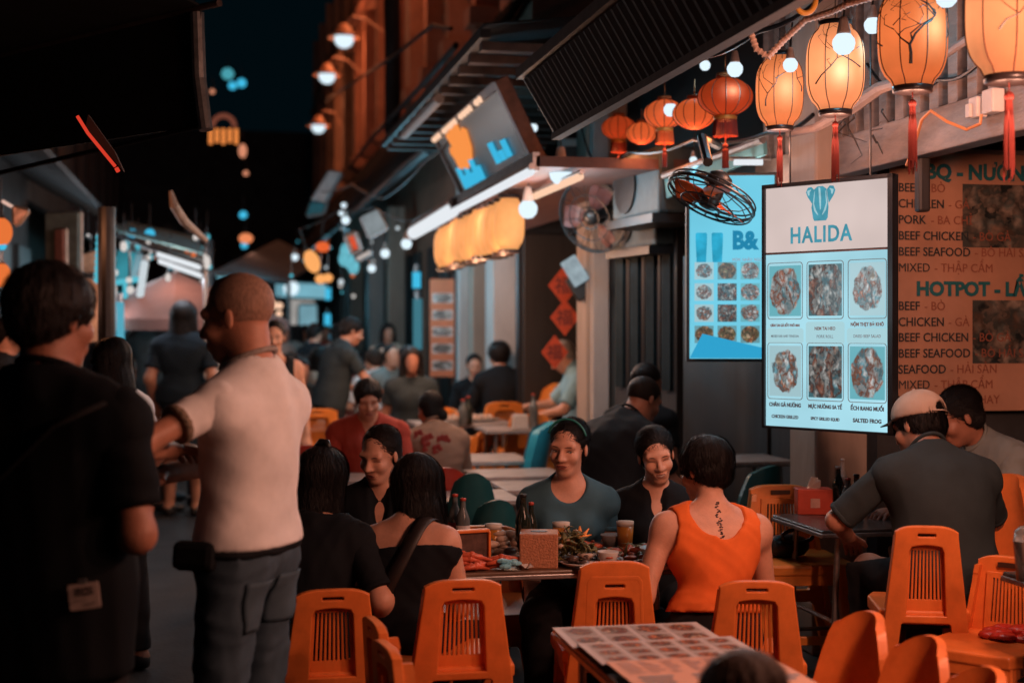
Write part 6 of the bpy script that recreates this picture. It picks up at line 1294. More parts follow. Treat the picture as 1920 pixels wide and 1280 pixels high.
# crab legs
c = tp(915, 1066); t = thing('crab_legs', 'heap of red crab legs at the near left corner of the food table', 'crab legs', c); rg = random.Random(8); b = MB()
for k in range(15):
    x, y, a = rg.uniform(-.10, .06), rg.uniform(-.05, .08), rg.uniform(-.5, .6); L = rg.uniform(.05, .10); z = rg.uniform(.012, .055); p = Vector((x, y, z)); dv = Vector((math.cos(a), math.sin(a), rg.uniform(-.1, .3))); b.tube([p - dv * L, p, p + dv * L * .8 + Vector((0, 0, -.018))], [.007, .012, .004], 7); b.ball(p, .0145, 8)
b.build('legs', m_crab, t, True)
c = tp(955, 1068); t = thing('wet_wipe', 'crumpled pale blue wipe packet next to the leather tissue box', 'packet', c); b = MB(); rg = random.Random(4)
for k in range(9): b.ball((rg.uniform(-.028, .028), rg.uniform(-.02, .02), rg.uniform(.01, .035)), rg.uniform(.010, .018), 7, (1.4, 1, .6))
b.build('packet', mat('packet_blue', (.20, .50, .62), .4, .3, 20), t)
# leather tissue box
c = tp(1010, 1066); t = thing('tissue_box', 'square brown woven leather tissue box at the front of the food table', 'tissue box', c, R(-14)); s = .138
m_lea = mat('woven_leather', (.45, .19, .10), .5, .3, 90, .5, 130); b = MB(); b.box((0, s / 2, .062), (s, s, .124)); b.build('box', m_lea, t, bevel=.005); b = MB(); b.lathe([(.024, .1246), (.024, .1262), (.001, .1262)], (0, s / 2, 0), 20, None, 1.3, .8); b.build('slot', m_blk, t)
# bottles, cans, menu stand, phone
def bottle(label, p, h, r, m, cap, lab=None):
    t = thing('bottle', label, 'bottle', p); b = MB(); b.lathe([(r * .9, 0), (r, .006), (r, h * .58), (r * .85, h * .66), (r * .42, h * .80), (r * .38, h * .95), (r * .42, h * .96)], n=18); b.build('glass', m, t, True); b = MB(); b.lathe([(r * .44, h * .95), (r * .46, h), (.001, h + .002)], n=14); b.build('cap', cap, t, True)
    if lab: b = MB(); b.lathe([(r + .001, h * .2), (r + .001, h * .48)], n=18); b.build('label', lab, t, True)
    return t
m_gl = mat('bottle_dark', (.015, .02, .014), .08, .3, spec=.8); m_gg = mat('bottle_clear', (.12, .13, .13), .08, .3, spec=.8); m_capr = mat('cap_red', (.4, .05, .03), .4, .1); m_labp = mat('label_pale', (.5, .4, .36), .5, .3, 30)
bottle('dark bottle behind the leather tissue box', tp(981, 1046), .24, .030, m_gl, m_blk); bottle('dark slim bottle next to the taller one', tp(996, 1040), .20, .024, m_gl, m_capr); bottle('pale bottle beside the long hair of the seated woman', tp(868, 1030), .20, .028, m_gg, m_capr, m_labp); bottle('second bottle with a red label near the long hair', tp(853, 1026), .21, .028, m_gg, m_capr, mat('label_red', (.4, .05, .04), .5, .3, 20))
c = tp(880, 1060); t = thing('menu_stand', 'orange framed clear menu stand beside the crab legs', 'menu stand', c, R(12)); b = MB()
for q in (((.0, 0, .125), (.15, .03, .012)), ((.075, 0, .06), (.010, .03, .125)), ((-.075, 0, .06), (.010, .03, .125)), ((0, 0, .006), (.15, .05, .012))): b.box(*q)
b.build('frame', p_or, t, bevel=.003); b = MB(); b.box((0, 0, .065), (.138, .006, .106)); b.build('card', mat('card_dark', (.10, .06, .05), .3, .5, 30), t)
for i, (px, py, a, L) in enumerate(((1110, 1052, 40, .2), (1095, 1060, 25, .19))):
    t = thing('chopsticks', ('dark chopsticks lying over the shell plate', 'dark chopsticks resting by the scraps plate')[i], 'chopsticks', tp(px, py) + Vector((0, 0, .03)), R(a)); b = MB(); b.tube([(-L / 2, 0, .01), (L / 2, 0, -.005)], [.0035, .002], 6); b.tube([(-L / 2, .012, .01), (L / 2, .004, -.005)], [.0035, .002], 6); b.build('sticks', m_blk, t)
# table by the wall
zt = PV + .67; c = tp(1525, 962, zt); t = thing('tissue_box', 'red tissue box with a white tissue on the wall side table', 'tissue box', c, R(-14)); b = MB(); b.box((0, 0, .055), (.15, .10, .11)); b.build('box', mat('box_red', (.50, .06, .03), .45, .15), t, bevel=.004)
b = MB(); b.quad((-.02, -.0515, .03), (.02, -.0515, .03), (.02, -.0515, .07), (-.02, -.0515, .07)); b.build('mark', mat('mark_pale', (.55, .30, .25), .5, .3), t); b = MB(); b.slab((-.03, 0, .11), (.03, .0, .11), (.02, .012, .155), (-.012, -.01, .16), .004); b.slab((-.02, .0, .11), (.03, .0, .11), (.028, -.016, .145), (.0, .006, .15), .004); b.build('tissue', m_cer, t)
bottle('tall sauce bottle with white cap next to the red tissue box', tp(1572, 960, zt), .20, .026, m_gl, m_cer, None); bottle('short clear sauce bottle on the wall side table', tp(1590, 966, zt), .16, .028, m_gg, m_capr, m_labp); bottle('dark sauce bottle nearest the man in the cap', tp(1606, 968, zt), .18, .03, m_gl, m_blk); bottle('slim white squeeze bottle behind the sauce bottles', tp(1580, 952, zt), .22, .022, m_cer, m_cer)
# things on the far tables
def ft(px, py, d): return P(px, py, d)
for i, (px, d, z) in enumerate(((848, 11.5, PV), (880, 11.6, PV), (905, 11.7, PV), (720, 13.5, 0), (745, 13.6, 0), (612, 12.8, 0))):
    c = G(px, d, z + .72); t = thing('plate', ('plate of food at the left of the couple table', 'plate of food in the middle of the couple table', 'plate of food before the seated man in black', 'left plate on the far white shirted man table', 'right plate on the far white shirted man table', 'plate on the far left lit table')[i], 'plate', c); b = MB(); b.lathe([(.001, .004), (.10, .006), (.14, .022), (.13, .012), (.001, 0)], n=20); b.build('dish', m_cer, t, True); b = MB(); rg = random.Random(i)
    for k in range(12): b.ball((rg.uniform(-.07, .07), rg.uniform(-.07, .07), .02 + rg.random() * .03), .025, 7, (1, 1, .6))
    b.build('food', m_onion, t, True)
for i, (px, d, z, h, m) in enumerate(((1000, 10.9, PV, .26, m_gg), (878, 11.3, PV, .22, m_gl), (868, 11.2, PV, .20, m_gg), (672, 13.2, 0, .2, m_gg))): bottle(('tall bottle in front of the old man in pale blue', 'dark bottle at the couple table', 'pale bottle at the couple table', 'bottle by the leaning waiter hands')[i], G(px, d, z + .72), h, .035, m, m_capr)
c = G(975, 10.7, PV + .72); t = thing('napkin_box', 'white napkin box on the table before the old man', 'napkin box', c); b = MB(); b.box((0, 0, .055), (.12, .10, .11), None, .92); b.build('box', m_cer, t, bevel=.01); b = MB(); b.box((0, 0, .112), (.09, .07, .006)); b.build('lid', m_pale, t)
table('steel table in front of the old man in pale blue', G(985, 10.9), .7, .5, .72, m_top, 0, PV, 'steel tables further down the street')
# plastic cup and small table at the right edge
table('small dark table corner at the right photo edge', G(2062, 4.35), .42, .40, .70, m_topd, 0, PV); c = G(1925, 4.33, PV + .70); t = thing('plastic_cup', 'clear plastic cup standing on the table corner at the photo edge', 'cup', c); b = MB(); b.lathe([(.030, 0), (.040, .12), (.041, .122), (.039, .12), (.036, .15), (.02, .165), (.005, .168)], n=18)
g_, N_, L_ = nodes('cup_clear'); g_.node_tree.nodes['Principled BSDF'].inputs['Transmission Weight'].default_value = .85; g_.node_tree.nodes['Principled BSDF'].inputs['Roughness'].default_value = .15; b.build('cup', g_, t, True)
c = G(1912, 4.75, PV + .43); t = thing('red_bag', 'crumpled shiny red bag on the chair seat at the photo edge', 'bag', c); b = MB(); rg = random.Random(6)
for k in range(16): b.ball((rg.uniform(-.09, .09), rg.uniform(-.07, .07), rg.uniform(.005, .03)), rg.uniform(.02, .04), 8, (1.4, 1, .5))
b.build('bag', mat('bag_red', (.45, .03, .02), .15, .3, 30, .4, 60, spec=.8), t, True)
c = G(1475, 6.15, PV + .48); t = thing('handbag', 'small black handbag with a loop strap on the amber chair seat', 'handbag', c); b = MB(); b.ball((0, 0, .05), .09, 10, (1.2, .7, .6)); b.build('body', m_blk, t, True); b = MB(); b.tube([(.03 + .07 * math.cos(a), -.05, .10 + .028 * math.sin(a)) for a in [2 * math.pi * k / 20 for k in range(21)]], .009, 6); b.build('strap', m_blk, t, True)
# ================================================================== the people
c_blk = cloth('black', (.009, .011, .014)); c_navy = cloth('navy', (.012, .02, .028)); c_white = cloth('white', (.80, .78, .78)); c_teal = cloth('teal', (.055, .125, .165)); c_org = cloth('orange', (.78, .16, .035)); c_char = cloth('charcoal', (.030, .040, .044)); c_grey = cloth('grey', (.20, .215, .205)); c_jean = cloth('denim', (.058, .092, .125)); c_dark = cloth('dark_trousers', (.018, .018, .02)); c_beige = cloth('beige', (.46, .40, .36)); c_red = cloth('dark_red', (.30, .045, .03)); c_brown = cloth('brown', (.20, .12, .085)); c_lblue = cloth('pale_blue', (.22, .38, .44)); c_peach = cloth('peach', (.50, .34, .26))
TR = lambda m, **k: dict(m=m, **k)
def strap(root, info, pts, r, m, name='bag_strap', flat=.22):
    b = MB(); b.tube(pts, r, 8, flat=flat); return b.build(name, m, root, True)
# --- man in black at the left edge
q = person('man in plain black seen from behind at the left edge, badge on his hip', 100, 505, 3.46, 16, sex='m', h=.013, hf=.006, head=(14, 4, 0), hair=('short', 'black', .012), build=.98, sh_w=.192, seed=3,
           shirt=TR(cloth('deep_black', (.0035, .005, .007)), sleeve=.78, fit=.022, loose=.02, hem=.20, wr=.006), bottom=TR(c_dark, fit=.02), armR=((-.062, .186, -.255), (.7, -.95, -.88)), armL=((-.1, .2, -.27), (.0, -.6, -1)), skin='tan')
ch = q['ch']; strap(q['root'], q, [ch(.19, -.07, .145), ch(.11, -.145, .10), ch(-.02, -.162, -.02), ch(-.14, -.155, -.14), ch(-.19, -.12, -.22)], .032, cloth('strap_black', (.010, .010, .011)))
p1 = q
c = P(158, 1117, 3.27); t = thing('id_badge', 'white hip badge with printed initials on the man in black', 'badge', mtx=frame_mtx(c, rt * math.cos(R(10)) + fw * .1 + Vector((0, 0, .12)), (0, 0, 1))); b = MB(); vs, fs = curve2d([rrect(.068, .058, .004)], .002, .0006); b.add(onface(vs, 0, 0, 0), fs); b.build('card', mat('badge_card', (.46, .36, .32), .3, .12, 30), t)
lettering(t, [('TCS', -.018, .004, .025, .0006, .95, 'LEFT')], mat('badge_ink', (.04, .03, .03), .5)); lettering(t, [('•••••  •••••', -.024, -.010, .008, 0, 1, 'LEFT'), ('••••••••', -.002, -.020, .010, 0, 1, 'LEFT')], mat('badge_ink', (.04, .03, .03), .5), 'small_print')
b = MB(); b.box((0, 0, .034), (.018, .006, .012)); b.build('clip', m_steel, t)
# --- bald man in a white shirt
q = person('bald man in a white shirt with folded arms and patterned sleeve cuffs', 446, 513, 3.95, -70, sex='m', h=.0105, hf=.005, head=(-4, 8, 0), hair=('buzz', 'stubble'), build=.78, sh_w=.168, seed=8, lean=-1, slouch=3, neck=4, faceparts=True,
           shirt=TR(c_white, sleeve=.52, fit=.016, loose=.0, hem=-.022, wr=.0045, wl=.16, rib=mat('rib_grey', (.30, .27, .25), .8, .4, 90), cuff=mat('cuff_pattern', (.20, .15, .11), .8, .85, 110)), bottom=TR(c_jean, fit=.020, wr=.008), armL=((.0, .14, -.12), (1, -.04, -.05)), armR=((-.22, .24, -.20), (1, .3, -.4)), hands=True, skin='mid')
P2 = q; P0 = q['P0']; ribbon(q['root'], 'waist_belt', c_blk, bvh_of(q['root'], 'trousers'), [P0 + Vector((.20 * math.cos(a), .155 * math.sin(a), .02)) for a in [2 * math.pi * k / 24 for k in range(25)]], .024, .002, n=64)
b = MB(); b.box(P0 + Vector((-.185, .05, .012)), (.05, .13, .080), Matrix.Rotation(R(8), 3, 'Y')); o = b.build('waist_bag', c_blk, q['root'], bevel=.02)
bv = bvh_of(q['root'], 'trousers')
for sx in (1, -1): patch(q['root'], 'back_pocket', cloth('denim_pocket', (.064, .100, .132)), bv, P0 + Vector((.078 * sx, -.1, -.13)), (1, 0, 0), (0, 0, 1), (0, 1, 0), .115, .135, taper=1.08)
# --- six women round the food table
q = person('woman with a black bob and hair clip on top, seen from behind in black', 608, 846, 5.08, 14, sit=.47, sex='f', h=.0105, head=(12, 10, 0), hair=('bob', 'black', .012), lean=8, slouch=10, seed=11, sh_w=.172, build=1.06,
           shirt=TR(c_blk, neck='wide', sleeve=.85, fit=.016, loose=.012, hem=.16), bottom=TR(c_dark), armR=((.12, .05, -.42), (.6, -1, 0)), armL=((.05, .30, -.25), (.6, -.6, -.5)), hands=True, skin='light')
b = MB(); hd = q['hd']; b.tube([hd(-.034, -.035, .128), hd(-.012, -.03, .152), hd(.014, -.03, .150), hd(.034, -.035, .128)], [.010, .015, .014, .009], 8); b.build('hair_clip', m_blk, q['root'], True)
q = person('bare-shouldered woman with long black hair and a wide bag strap', 783, 858, 5.09, 22, sit=.47, sex='f', h=.0095, head=(-28, 14, -6), hair=('long', 'black', .010, .27), lean=11, slouch=12, sway=-3, seed=13, sh_w=.168, build=1.04,
           shirt=TR(c_blk, neck='tube', level=.055, tilt=-.10, sleeve=0, fit=.012, hem=.18, name='tube_top'), bottom=TR(c_dark), armR=((-.10, .26, -.36), (.4, -.2, -.6)), armL=((-.02, .26, -.34), (.4, .1, -.7)), hands=True, skin='light')
ch = q['ch']; ribbon(q['root'], 'bag_strap', mat('strap_leather', (.022, .016, .015), .5, .3), bvh_of(q['root'], 'body'), [ch(.085, .08, .12), ch(.088, .02, .17), ch(.090, -.06, .16), ch(.080, -.15, .10), ch(.045, -.16, .0), ch(.0, -.17, -.1), ch(-.04, -.17, -.16)], .056, .016)
q = person('woman with hair tied back looking down, black collared top', 712, 802, 5.75, 186, sit=.47, sex='f', h=.010, hf=.0042, head=(22, 16, -4), hair=('tied', 'dark'), lean=6, slouch=4, seed=17, faceparts=dict(open=.1, smile=-.5), skin='light',
           shirt=TR(c_blk, neck='vee', sleeve=.8, fit=.016, loose=.01, hem=.14), bottom=TR(c_dark), armR=((.02, .32, -.24), (.35, -.4, -.7)), armL=((.02, .32, -.24), (.35, -.4, -.7)))
b = MB(); b.ball(q['ch'](-.06, .155, .035), .013, 10, (1, .5, 1)); b.build('brooch', mat('brooch_wood', (.16, .09, .06), .5, .3), q['root'], True)
q = person('woman in a teal scoop-neck top with a ponytail, glancing sideways', 1066, 788, 5.72, 181, sit=.47, sex='f', h=.0095, hf=.0040, head=(20, 6, -3), hair=('pony', 'black', .004), lean=3, seed=19, faceparts=dict(open=.62, smile=.6, look=-.004), skin='light', sh_w=.158,
           shirt=TR(c_teal, neck='scoop', sleeve=.50, fit=.008, hem=.14, wr=.0022), bottom=TR(c_dark), armR=((-.01, .20, -.44), (.12, -1, 0)), armL=((-.01, .22, -.43), (.12, -1, 0)), hands=True)
b = MB(); hd = q['hd']; b.tube([hd(.0855 * math.cos(a), .020 + .0 * math.sin(a), .040 + .0885 * math.sin(a)) for a in [math.pi * (.08 + .84 * k / 20) for k in range(21)]], .0050, 6); b.build('hair_band', mat('band_teal', (.02, .16, .14), .5, .1), q['root'], True)
q = person('smiling woman in a black V-neck with her hair tied behind, eyes closed', 1230, 805, 5.80, 183, sit=.47, sex='f', h=.0095, hf=.0040, head=(-6, 12, 9), hair=('pony', 'black', .008), lean=5, seed=23, faceparts=dict(open=.0, smile=1.15, lip='soft'), skin='light', sh_w=.168,
           shirt=TR(c_blk, neck='vee', sleeve=.9, fit=.012, loose=.01, hem=.14), bottom=TR(c_dark), armR=((.0, .26, -.32), (.35, -.4, -.7)), armL=((.0, .26, -.32), (.35, -.4, -.7)))
q = person('woman in an orange tank top seen from behind with a tattooed spine', 1322, 825, 5.12, -12, sit=.47, sex='f', h=.0095, hf=.006, head=(-24, 12, 4), hair=('short', 'black', .010), lean=10, slouch=10, sway=3, seed=29, skin='light', sh_w=.182, build=1.0,
           shirt=TR(c_org, neck='tank', sleeve=0, fit=.009, hem=-.085, wr=.005, wl=.09, name='tank_top', h=.0085), bottom=TR(c_dark, fit=.006), armL=((.10, .08, -.46), (.5, -1, .1)), armR=((.0, .3, -.30), (.35, -.4, -.7)), hands=True)
ch = q['ch']
from mathutils.bvhtree import BVHTree
bd = [o for o in q['root'].children if o.name.startswith('body')][0]; bv = BVHTree.FromPolygons([v.co for v in bd.data.vertices], [p.vertices for p in bd.data.polygons]); rg = random.Random(5); b = MB(); bk = Vector(q['M2'][:, 1])
for i in range(26):
    z = .185 - i * .0062; p = ch(.004 * math.sin(i * 1.3), -.35, z); h_ = bv.ray_cast(p, bk)[0]
    if h_ is None: continue
    for k in range(2): b.ball(h_ + Vector((rg.uniform(-.006, .006), -.0003, rg.uniform(-.002, .002))), rg.uniform(.0022, .0045), 6, (1.2, .35, .9))
b.build('tattoo', mat('tattoo_ink', (.045, .022, .022), .6, .2), q['root'])
# --- man in the cap and the woman beside him
q = person('man in a pale baseball cap and charcoal shirt bending over the wall side table', 1722, 742, 5.45, -10, sit=.59, gz=PV, sex='m', h=.0105, hf=.0055, head=(-24, 20, 6), hair=('short', 'black'), lean=14, slouch=22, sway=2, seed=31, skin='mid', sh_w=.178, build=.95,
           shirt=TR(c_char, sleeve=.92, fit=.016, loose=.010, hem=.17, wr=.006, wl=.16), bottom=TR(c_dark, fit=.018), armL=((.04, .30, -.28), (1, -.1, -.5)), armR=((.0, .34, -.26), (1, -.2, -.5)), hands=True)
C = Blob(); MH = q['MH']; s_ = q['sc']; hc = np.array(q['hd'](0, 0, 0)) / s_; hdn = lambda *v: hc + MH @ V3(*v)
C.ell(hdn(0, -.014, .046), (.0955, .1125, .0945), .01, MH.T); C.cut(hdn(0, -.02, .028), MH @ V3(0, .10, -1)); C.ell(hdn(.015, -.128, .040), (.036, .05, .028), .004, MH.T, 's')
o = np_mesh('cap', scaled(C.mesh(.006), s_), cloth('cap_tan', (.46, .33, .26)), q['root'])
b = MB(); hd = q['hd']; b.tube([hd(-.040, -.116, .028), hd(.0, -.128, .028), (hd(.055, -.106, .030))], .010, 8, flat=.3); b.ball(hd(0, -.014, .141), .008, 8); b.build('cap_strap', cloth('cap_tan', (.46, .33, .26)), o, True)
b = MB(); n = 10; top = [hd(.084 * math.cos(a), .055 + .012 + .095 * math.sin(a), .030 + .012 * math.sin(a) - .012 * math.cos(a) ** 2) for a in [math.pi * k / n for k in range(n + 1)]]; inn = [hd(.080 * math.cos(a), .050 + .03 * math.sin(a), .034) for a in [math.pi * k / n for k in range(n + 1)]]
for i in range(n): b.slab(inn[i], top[i], top[i + 1], inn[i + 1], .005)
b.build('cap_brim', cloth('cap_dark', (.03, .028, .028)), o)
q = person('dark-haired woman in a grey shirt and light trousers leaning towards the capped man', 1796, 731, 6.0, -118, sit=.60, gz=PV, sex='f', h=.0105, hf=.0048, head=(22, 24, 0), hair=('tied', 'black', .006), lean=14, slouch=20, seed=37, skin='tan', sh_w=.175, build=1.08, faceparts=dict(open=.1, smile=.1),
           shirt=TR(c_grey, neck='crew', sleeve=.95, fit=.018, loose=.02, hem=.15, wr=.007), bottom=TR(c_beige, fit=.020, wr=.006), armR=((.0, .34, -.24), (.4, -.4, -.7)), armL=((-.02, .32, -.26), (.4, -.4, -.7)), hands=True)
# --- heads near the bottom edge and behind the table
q = person('dark head of a small person at the bottom edge before the menu table', 1392, 1236, 2.85, -40, sit=.28, sex='f', h=.014, head=(0, 18, 0), hair=('short', 'brown', .012), lean=10, slouch=10, seed=41, skin='mid', shirt=TR(c_blk, fit=.014), bottom=TR(c_dark), armR=((.0, .3, -.25), (.35, -.4, -.7)), armL=((.0, .3, -.25), (.35, -.4, -.7)))
q = person('cropped dark-haired man in a dark shirt bending over behind the smiling woman', 1206, 716, 7.5, 50, sit=.55, sex='m', h=.013, hf=.007, head=(4, 26, 0), hair=('buzz', 'dark'), lean=16, slouch=18, seed=43, skin='tan', build=1.0, shirt=TR(c_blk, sleeve=.75, fit=.02, loose=.02, hem=.15), bottom=TR(c_dark), armL=((.12, .20, -.36), (1, -.6, .1)), armR=((.0, .34, -.26), (.35, -.4, -.7)), hands=True, scale=1.03)
J = q['J'][-1]; u = (J[2] - J[1]).normalized(); a = u.cross(Vector((0, 0, 1))).normalized(); w_ = u.cross(a); c = J[2] - u * .02; b = MB(); b.tube([c + (a * math.cos(t_) + w_ * math.sin(t_)) * .036 for t_ in [2 * math.pi * k / 16 for k in range(17)]], .008, 6); b.build('wristwatch', m_steel, q['root'], True)
person('dark-haired figure partly hidden above the bending man', 1214, 682, 8.3, 30, sit=.6, gz=0, sex='f', h=.016, head=(10, 10, 0), hair=('bun', 'black'), lean=10, slouch=10, seed=47, skin='tan', shirt=TR(c_blk, fit=.016), bottom=TR(c_dark))
# --- diners further back
G3 = None
person('diner in a dark red shirt facing the camera with head bowed', 690, 713, 8.7, 176, sit=.5, sex='m', h=.012, hf=.006, head=(-6, 18, 2), hair=('short', 'black', .004), lean=8, slouch=10, seed=51, skin='mid', faceparts=dict(open=.1, smile=0), shirt=TR(c_red, neck='vee', sleeve=.85, fit=.018, loose=.02), bottom=TR(c_dark), armR=((-.02, .30, -.27), (.4, -.4, -.7)), armL=((-.04, .30, -.27), (.4, -.4, -.7)), hands=True)
q = person('diner with a low ponytail and flowered brown shirt, back to the camera', 806, 736, 9.1, -22, sit=.49, sex='f', h=.0125, head=(-10, 10, 0), hair=('bun', 'black', .006, (.035, -.10, -.05)), lean=10, slouch=14, seed=53, skin='mid', sh_w=.168, build=.98, shirt=TR(c_brown, sleeve=.9, fit=.02, loose=.02, hem=.16), bottom=TR(c_dark), armL=((.0, .32, -.25), (.4, -.4, -.7)), armR=((.0, .32, -.25), (.4, -.4, -.7)))
b = MB(); rg = random.Random(3); bo = [o for o in q['root'].children if o.name.startswith('t_shirt')][0]; bv = BVHTree.FromPolygons([v.co for v in bo.data.vertices], [p.vertices for p in bo.data.polygons])
for i in range(7):
    p = q['ch'](rg.uniform(-.15, .02), -.4, rg.uniform(-.02, .13)); h_ = bv.ray_cast(p, Vector(q['M2'][:, 1]))[0]
    if h_: [b.ball(h_ + Vector((.022 * math.cos(a), -.001, .022 * math.sin(a))), .017, 7, (1, .25, 1)) for a in (0, 1.26, 2.5, 3.8, 5)]
b.build('flower_print', cloth('flower_red', (.20, .03, .025)), q['root'])
person('woman in a dark V-neck facing the camera beside the man in black', 889, 665, 14.2, 172, sit=.58, gz=PV, sex='f', h=.014, hf=.0075, head=(0, 6, 0), hair=('tied', 'black', .004), seed=57, skin='light', faceparts=True, shirt=TR(c_blk, neck='vee', sleeve=1.0, fit=.014), bottom=TR(c_dark), armR=((.0, .3, -.28), (.35, -.4, -.7)), armL=((.0, .3, -.28), (.35, -.4, -.7)))
person('seated man in a black shirt with bushy hair seen from behind', 935, 643, 13.4, -18, sit=.58, gz=PV, sex='m', h=.0135, head=(-6, 4, 0), hair=('short', 'black', .014), lean=8, slouch=10, seed=59, skin='mid', build=.98, shirt=TR(c_blk, sleeve=.95, fit=.02, loose=.02, hem=.16), bottom=TR(c_dark), armL=((.04, .28, -.30), (.4, -.4, -.7)), armR=((.0, .3, -.28), (.4, -.4, -.7)))
person('old man with white hair in a pale blue shirt looking down at his table', 1054, 641, 12.2, -95, sit=.60, gz=PV, sex='m', h=.0125, hf=.007, head=(0, 34, 0), hair=('crop', 'grey'), lean=6, slouch=14, neck=6, seed=61, skin='light', faceparts=dict(open=.1), shirt=TR(c_lblue, neck='collar', sleeve=.85, fit=.02, loose=.02), bottom=TR(c_beige, fit=.02), armL=((.02, .36, -.28), (.7, -.5, -.5)), armR=((.02, .38, -.22), (.7, -.5, -.5)), hands=True)
person('waiter in a dark shirt standing and leaning over a far table', 660, 586, 13.2, 62, sex='m', h=.0145, hf=.008, head=(8, 20, 0), hair=('short', 'black'), lean=14, slouch=8, seed=63, skin='mid', shirt=TR(c_char, sleeve=.7, fit=.02, loose=.01), bottom=TR(c_dark, fit=.02), armR=((.02, .34, -.38), (.5, -1, 0)), armL=((.02, .30, -.38), (.5, -1, 0)), scale=1.04)
person('short-haired diner in a white shirt seen from behind', 700, 655, 14.8, -30, sit=.55, sex='m', h=.0145, head=(-14, 10, 0), hair=('short', 'brown'), lean=10, slouch=8, seed=67, skin='light', shirt=TR(c_white, sleeve=.8, fit=.02, loose=.02), bottom=TR(c_dark), armL=((.02, .32, -.28), (.4, -.4, -.7)), armR=((.02, .32, -.28), (.4, -.4, -.7)))
person('diner in a pale peach top turned to the tables at the left', 603, 652, 14.6, 70, sit=.55, sex='f', h=.015, hf=.0085, head=(10, 6, 0), hair=('bob', 'black'), lean=8, seed=69, skin='light', shirt=TR(c_peach, sleeve=.6, fit=.016, loose=.02), bottom=TR(c_dark), armR=((.05, .25, -.36), (.3, -1, 0)), armL=((.0, .3, -.28), (.35, -.4, -.7)))
person('woman in a black sleeveless dress facing out beside the bald man', 514, 603, 10.5, 166, sex='f', h=.014, hf=.0075, head=(8, 4, 0), hair=('tied', 'black', .004), seed=71, skin='light', faceparts=True, shirt=TR(c_blk, neck='tank', sleeve=0, fit=.012, hem=.2), bottom=TR(c_blk, kind='skirt', len=.45, name='skirt'), armL=((.07, .08, -.50), (.4, -1, 0)))
person('walking woman in a dark blue top and belted skirt seen from behind', 345, 566, 12.2, 4, sex='f', h=.0145, head=(-6, 0, 0), hair=('bob', 'black', .008), seed=73, skin='mid', build=1.1, sh_w=.18, shirt=TR(c_navy, sleeve=.7, fit=.02, hem=.05), bottom=TR(c_navy, kind='skirt', len=.42, name='skirt'), armR=((.05, .1, -.46), (.4, -1, 0)))
person('taller walker in grey partly hidden left of the belted woman', 299, 556, 13.2, 20, sex='m', h=.016, head=(10, 0, 0), hair=('short', 'black'), seed=77, skin='tan', shirt=TR(cloth('dim_grey', (.10, .10, .10)), fit=.02), bottom=TR(cloth('khaki', (.20, .14, .10))))
person('walker in a cream top right of the belted woman', 388, 600, 12.9, -20, sex='f', h=.016, head=(0, 0, 0), hair=('short', 'black'), seed=79, skin='light', shirt=TR(cloth('cream', (.50, .40, .32)), fit=.02), bottom=TR(c_dark))
q = person('woman in a white polo turned away behind the man in black', 206, 636, 6.6, -68, sex='f', h=.0125, hf=.007, head=(6, 10, 0), hair=('bob', 'black'), lean=6, seed=83, skin='tan', shirt=TR(c_white, neck='collar', sleeve=.75, fit=.016), bottom=TR(c_dark), )
FAR = [('far seated figure in dark clothes by the pale panel', 574, 640, 17, 40, 1, c_char, 'short'), ('far seated figure in white under the cyan tube', 588, 655, 16, 120, 1, c_white, 'short'), ('far standing figure against the blue panel', 560, 618, 24, 10, 0, c_navy, 'short'), ('far standing figure beside the cyan tube', 640, 632, 20, -40, 0, c_char, 'bob'),
       ('dark clad diner at the pillars with face turned', 762, 636, 13.6, -70, 1, c_blk, 'short'), ('seated diner facing out below the dark clad one', 772, 655, 12.4, 170, 1, c_char, 'bob'), ('far diner in grey behind the white shirted man', 735, 640, 14.6, 150, 1, c_grey, 'tied'), ('diner at the table end left of the pale peach top', 566, 668, 13.4, 150, 1, c_brown, 'short'),
       ('distant walker near the parasol in a pale shirt', 262, 640, 15.5, 180, 0, c_beige, 'short'), ('distant walker beside the thin dark post', 414, 622, 18, 170, 0, c_char, 'short'), ('distant walker under the brown parasol', 240, 634, 16, 0, 0, c_red, 'bob'), ('far seated figure at the stall end of the street', 606, 640, 22, 90, 1, c_blk, 'short'), ('dim figure behind the left stall near the shutter leaf', 20, 560, 9.5, 90, 0, c_blk, 'short')]
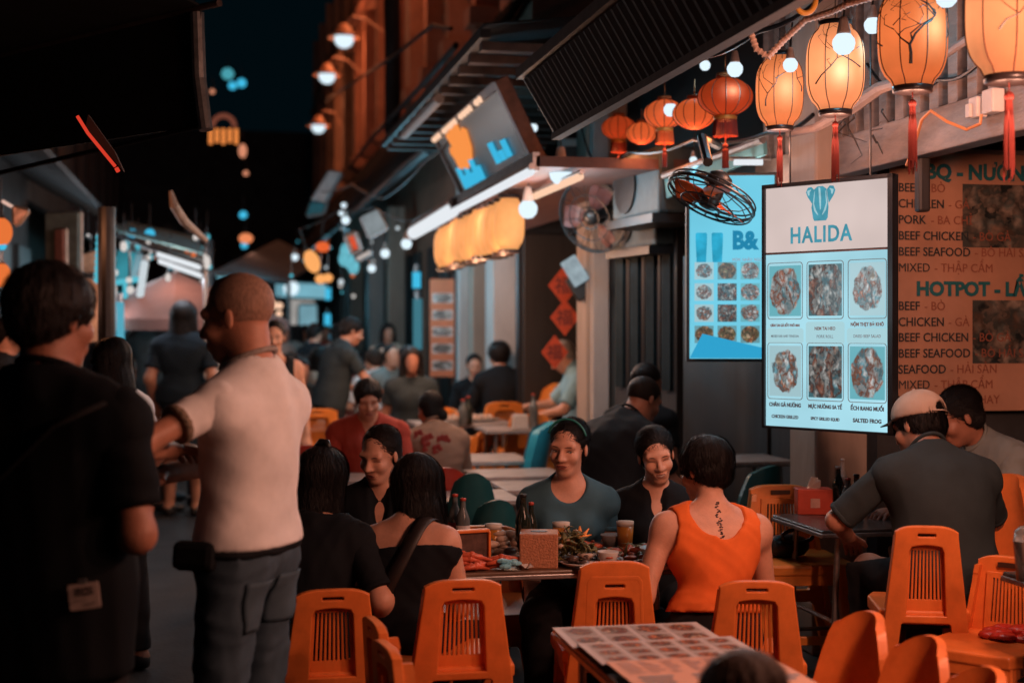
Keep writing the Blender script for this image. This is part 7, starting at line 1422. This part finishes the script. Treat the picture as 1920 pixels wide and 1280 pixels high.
FAR += [('walker with pale sleeves between the post and the parasol', 225, 618, 14.5, 20, 0, c_white, 'bob'), ('walker in dark red close to the belted woman', 318, 600, 16, -10, 0, c_red, 'short'), ('standing figure in black under the slanting tubes', 280, 606, 17.5, 200, 0, c_blk, 'short'), ('seated customer low at the left stall table', 235, 690, 12.4, 60, 1, c_beige, 'short'), ('standing figure by the thin post in pale blue', 432, 610, 19, 10, 0, c_lblue, 'bob'),
        ('figure in grey at the far stall counter', 534, 632, 27, 0, 0, c_grey, 'short'), ('figure in white at the far stall counter', 550, 636, 28, 30, 0, c_white, 'bob'), ('figure in black queueing at the far stall', 585, 628, 26, -20, 0, c_blk, 'bob'), ('diner in white far behind the waiter', 626, 660, 17.5, 100, 1, c_white, 'short'), ('diner in red far behind the waiter', 678, 648, 18.5, -60, 1, c_red, 'bob'), ('woman standing by the pillars beyond the diners', 728, 622, 17.5, 160, 0, c_peach, 'bob')]
FAR += [('diner in pale blue at a far table left of the waiter', 556, 662, 15.5, 150, 1, c_lblue, 'bob'), ('diner in cream at a far table left of the waiter', 540, 650, 17, -60, 1, c_beige, 'short'), ('diner in white facing the far tables by the cyan tube', 622, 648, 19, 20, 1, c_white, 'bob'), ('diner in peach behind the white shirted man', 716, 664, 16.5, 170, 1, c_peach, 'bob'), ('diner in red at the far table end', 640, 664, 16, -100, 1, c_red, 'short'), ('diner in pale grey between the waiter and the pillar', 690, 640, 21, 190, 1, c_grey, 'short')]
W_ = (('tall', 'short', 'slim', 'broad', 'stooping', 'upright'), ('grey', 'black', 'pale', 'navy', 'red', 'cream'), ('deep in the left alley', 'among the far street crowd', 'at the crowded far stalls'))
rg = random.Random(21); cc = dict(grey=c_grey, black=c_blk, pale=c_lblue, navy=c_navy, red=c_red, cream=c_beige); k_ = 0
for px in (238, 256, 272, 292, 310, 330, 368, 384, 404, 424, 448, 530, 545, 556, 570, 592, 612, 630):
    dd = rg.uniform(17, 29); nm = W_[1][k_ % 6]; FAR.append((f'{W_[0][(k_ * 5 + k_ // 6) % 6]} distant figure in {nm} ' + W_[2][0 if px < 340 else 1 if px < 500 else 2], px, 620 - (rg.uniform(.02, .22)) * F / dd, dd, rg.uniform(-180, 180), 0, cc[nm], rg.choice(('short', 'bob')))); k_ += 1
for i, (lab, px, top, d, fa, st, m, hs) in enumerate(FAR):
    person(lab, px, top, d, fa, sit=(.5 + (PV if px > 700 else 0)) if st else None, gz=PV if st and px > 700 else 0, sex='f' if hs != 'short' else 'm', h=.02 if d < 20 else .026, hair=(hs, 'black'), seed=100 + i, skin=('light', 'mid', 'tan')[i % 3], shirt=TR(m, fit=.018, loose=.01), bottom=TR(c_dark), lean=8 if st else 0, scale=1.0, armL=((.02, .3, -.3), (.35, -.4, -.7)) if st else None)
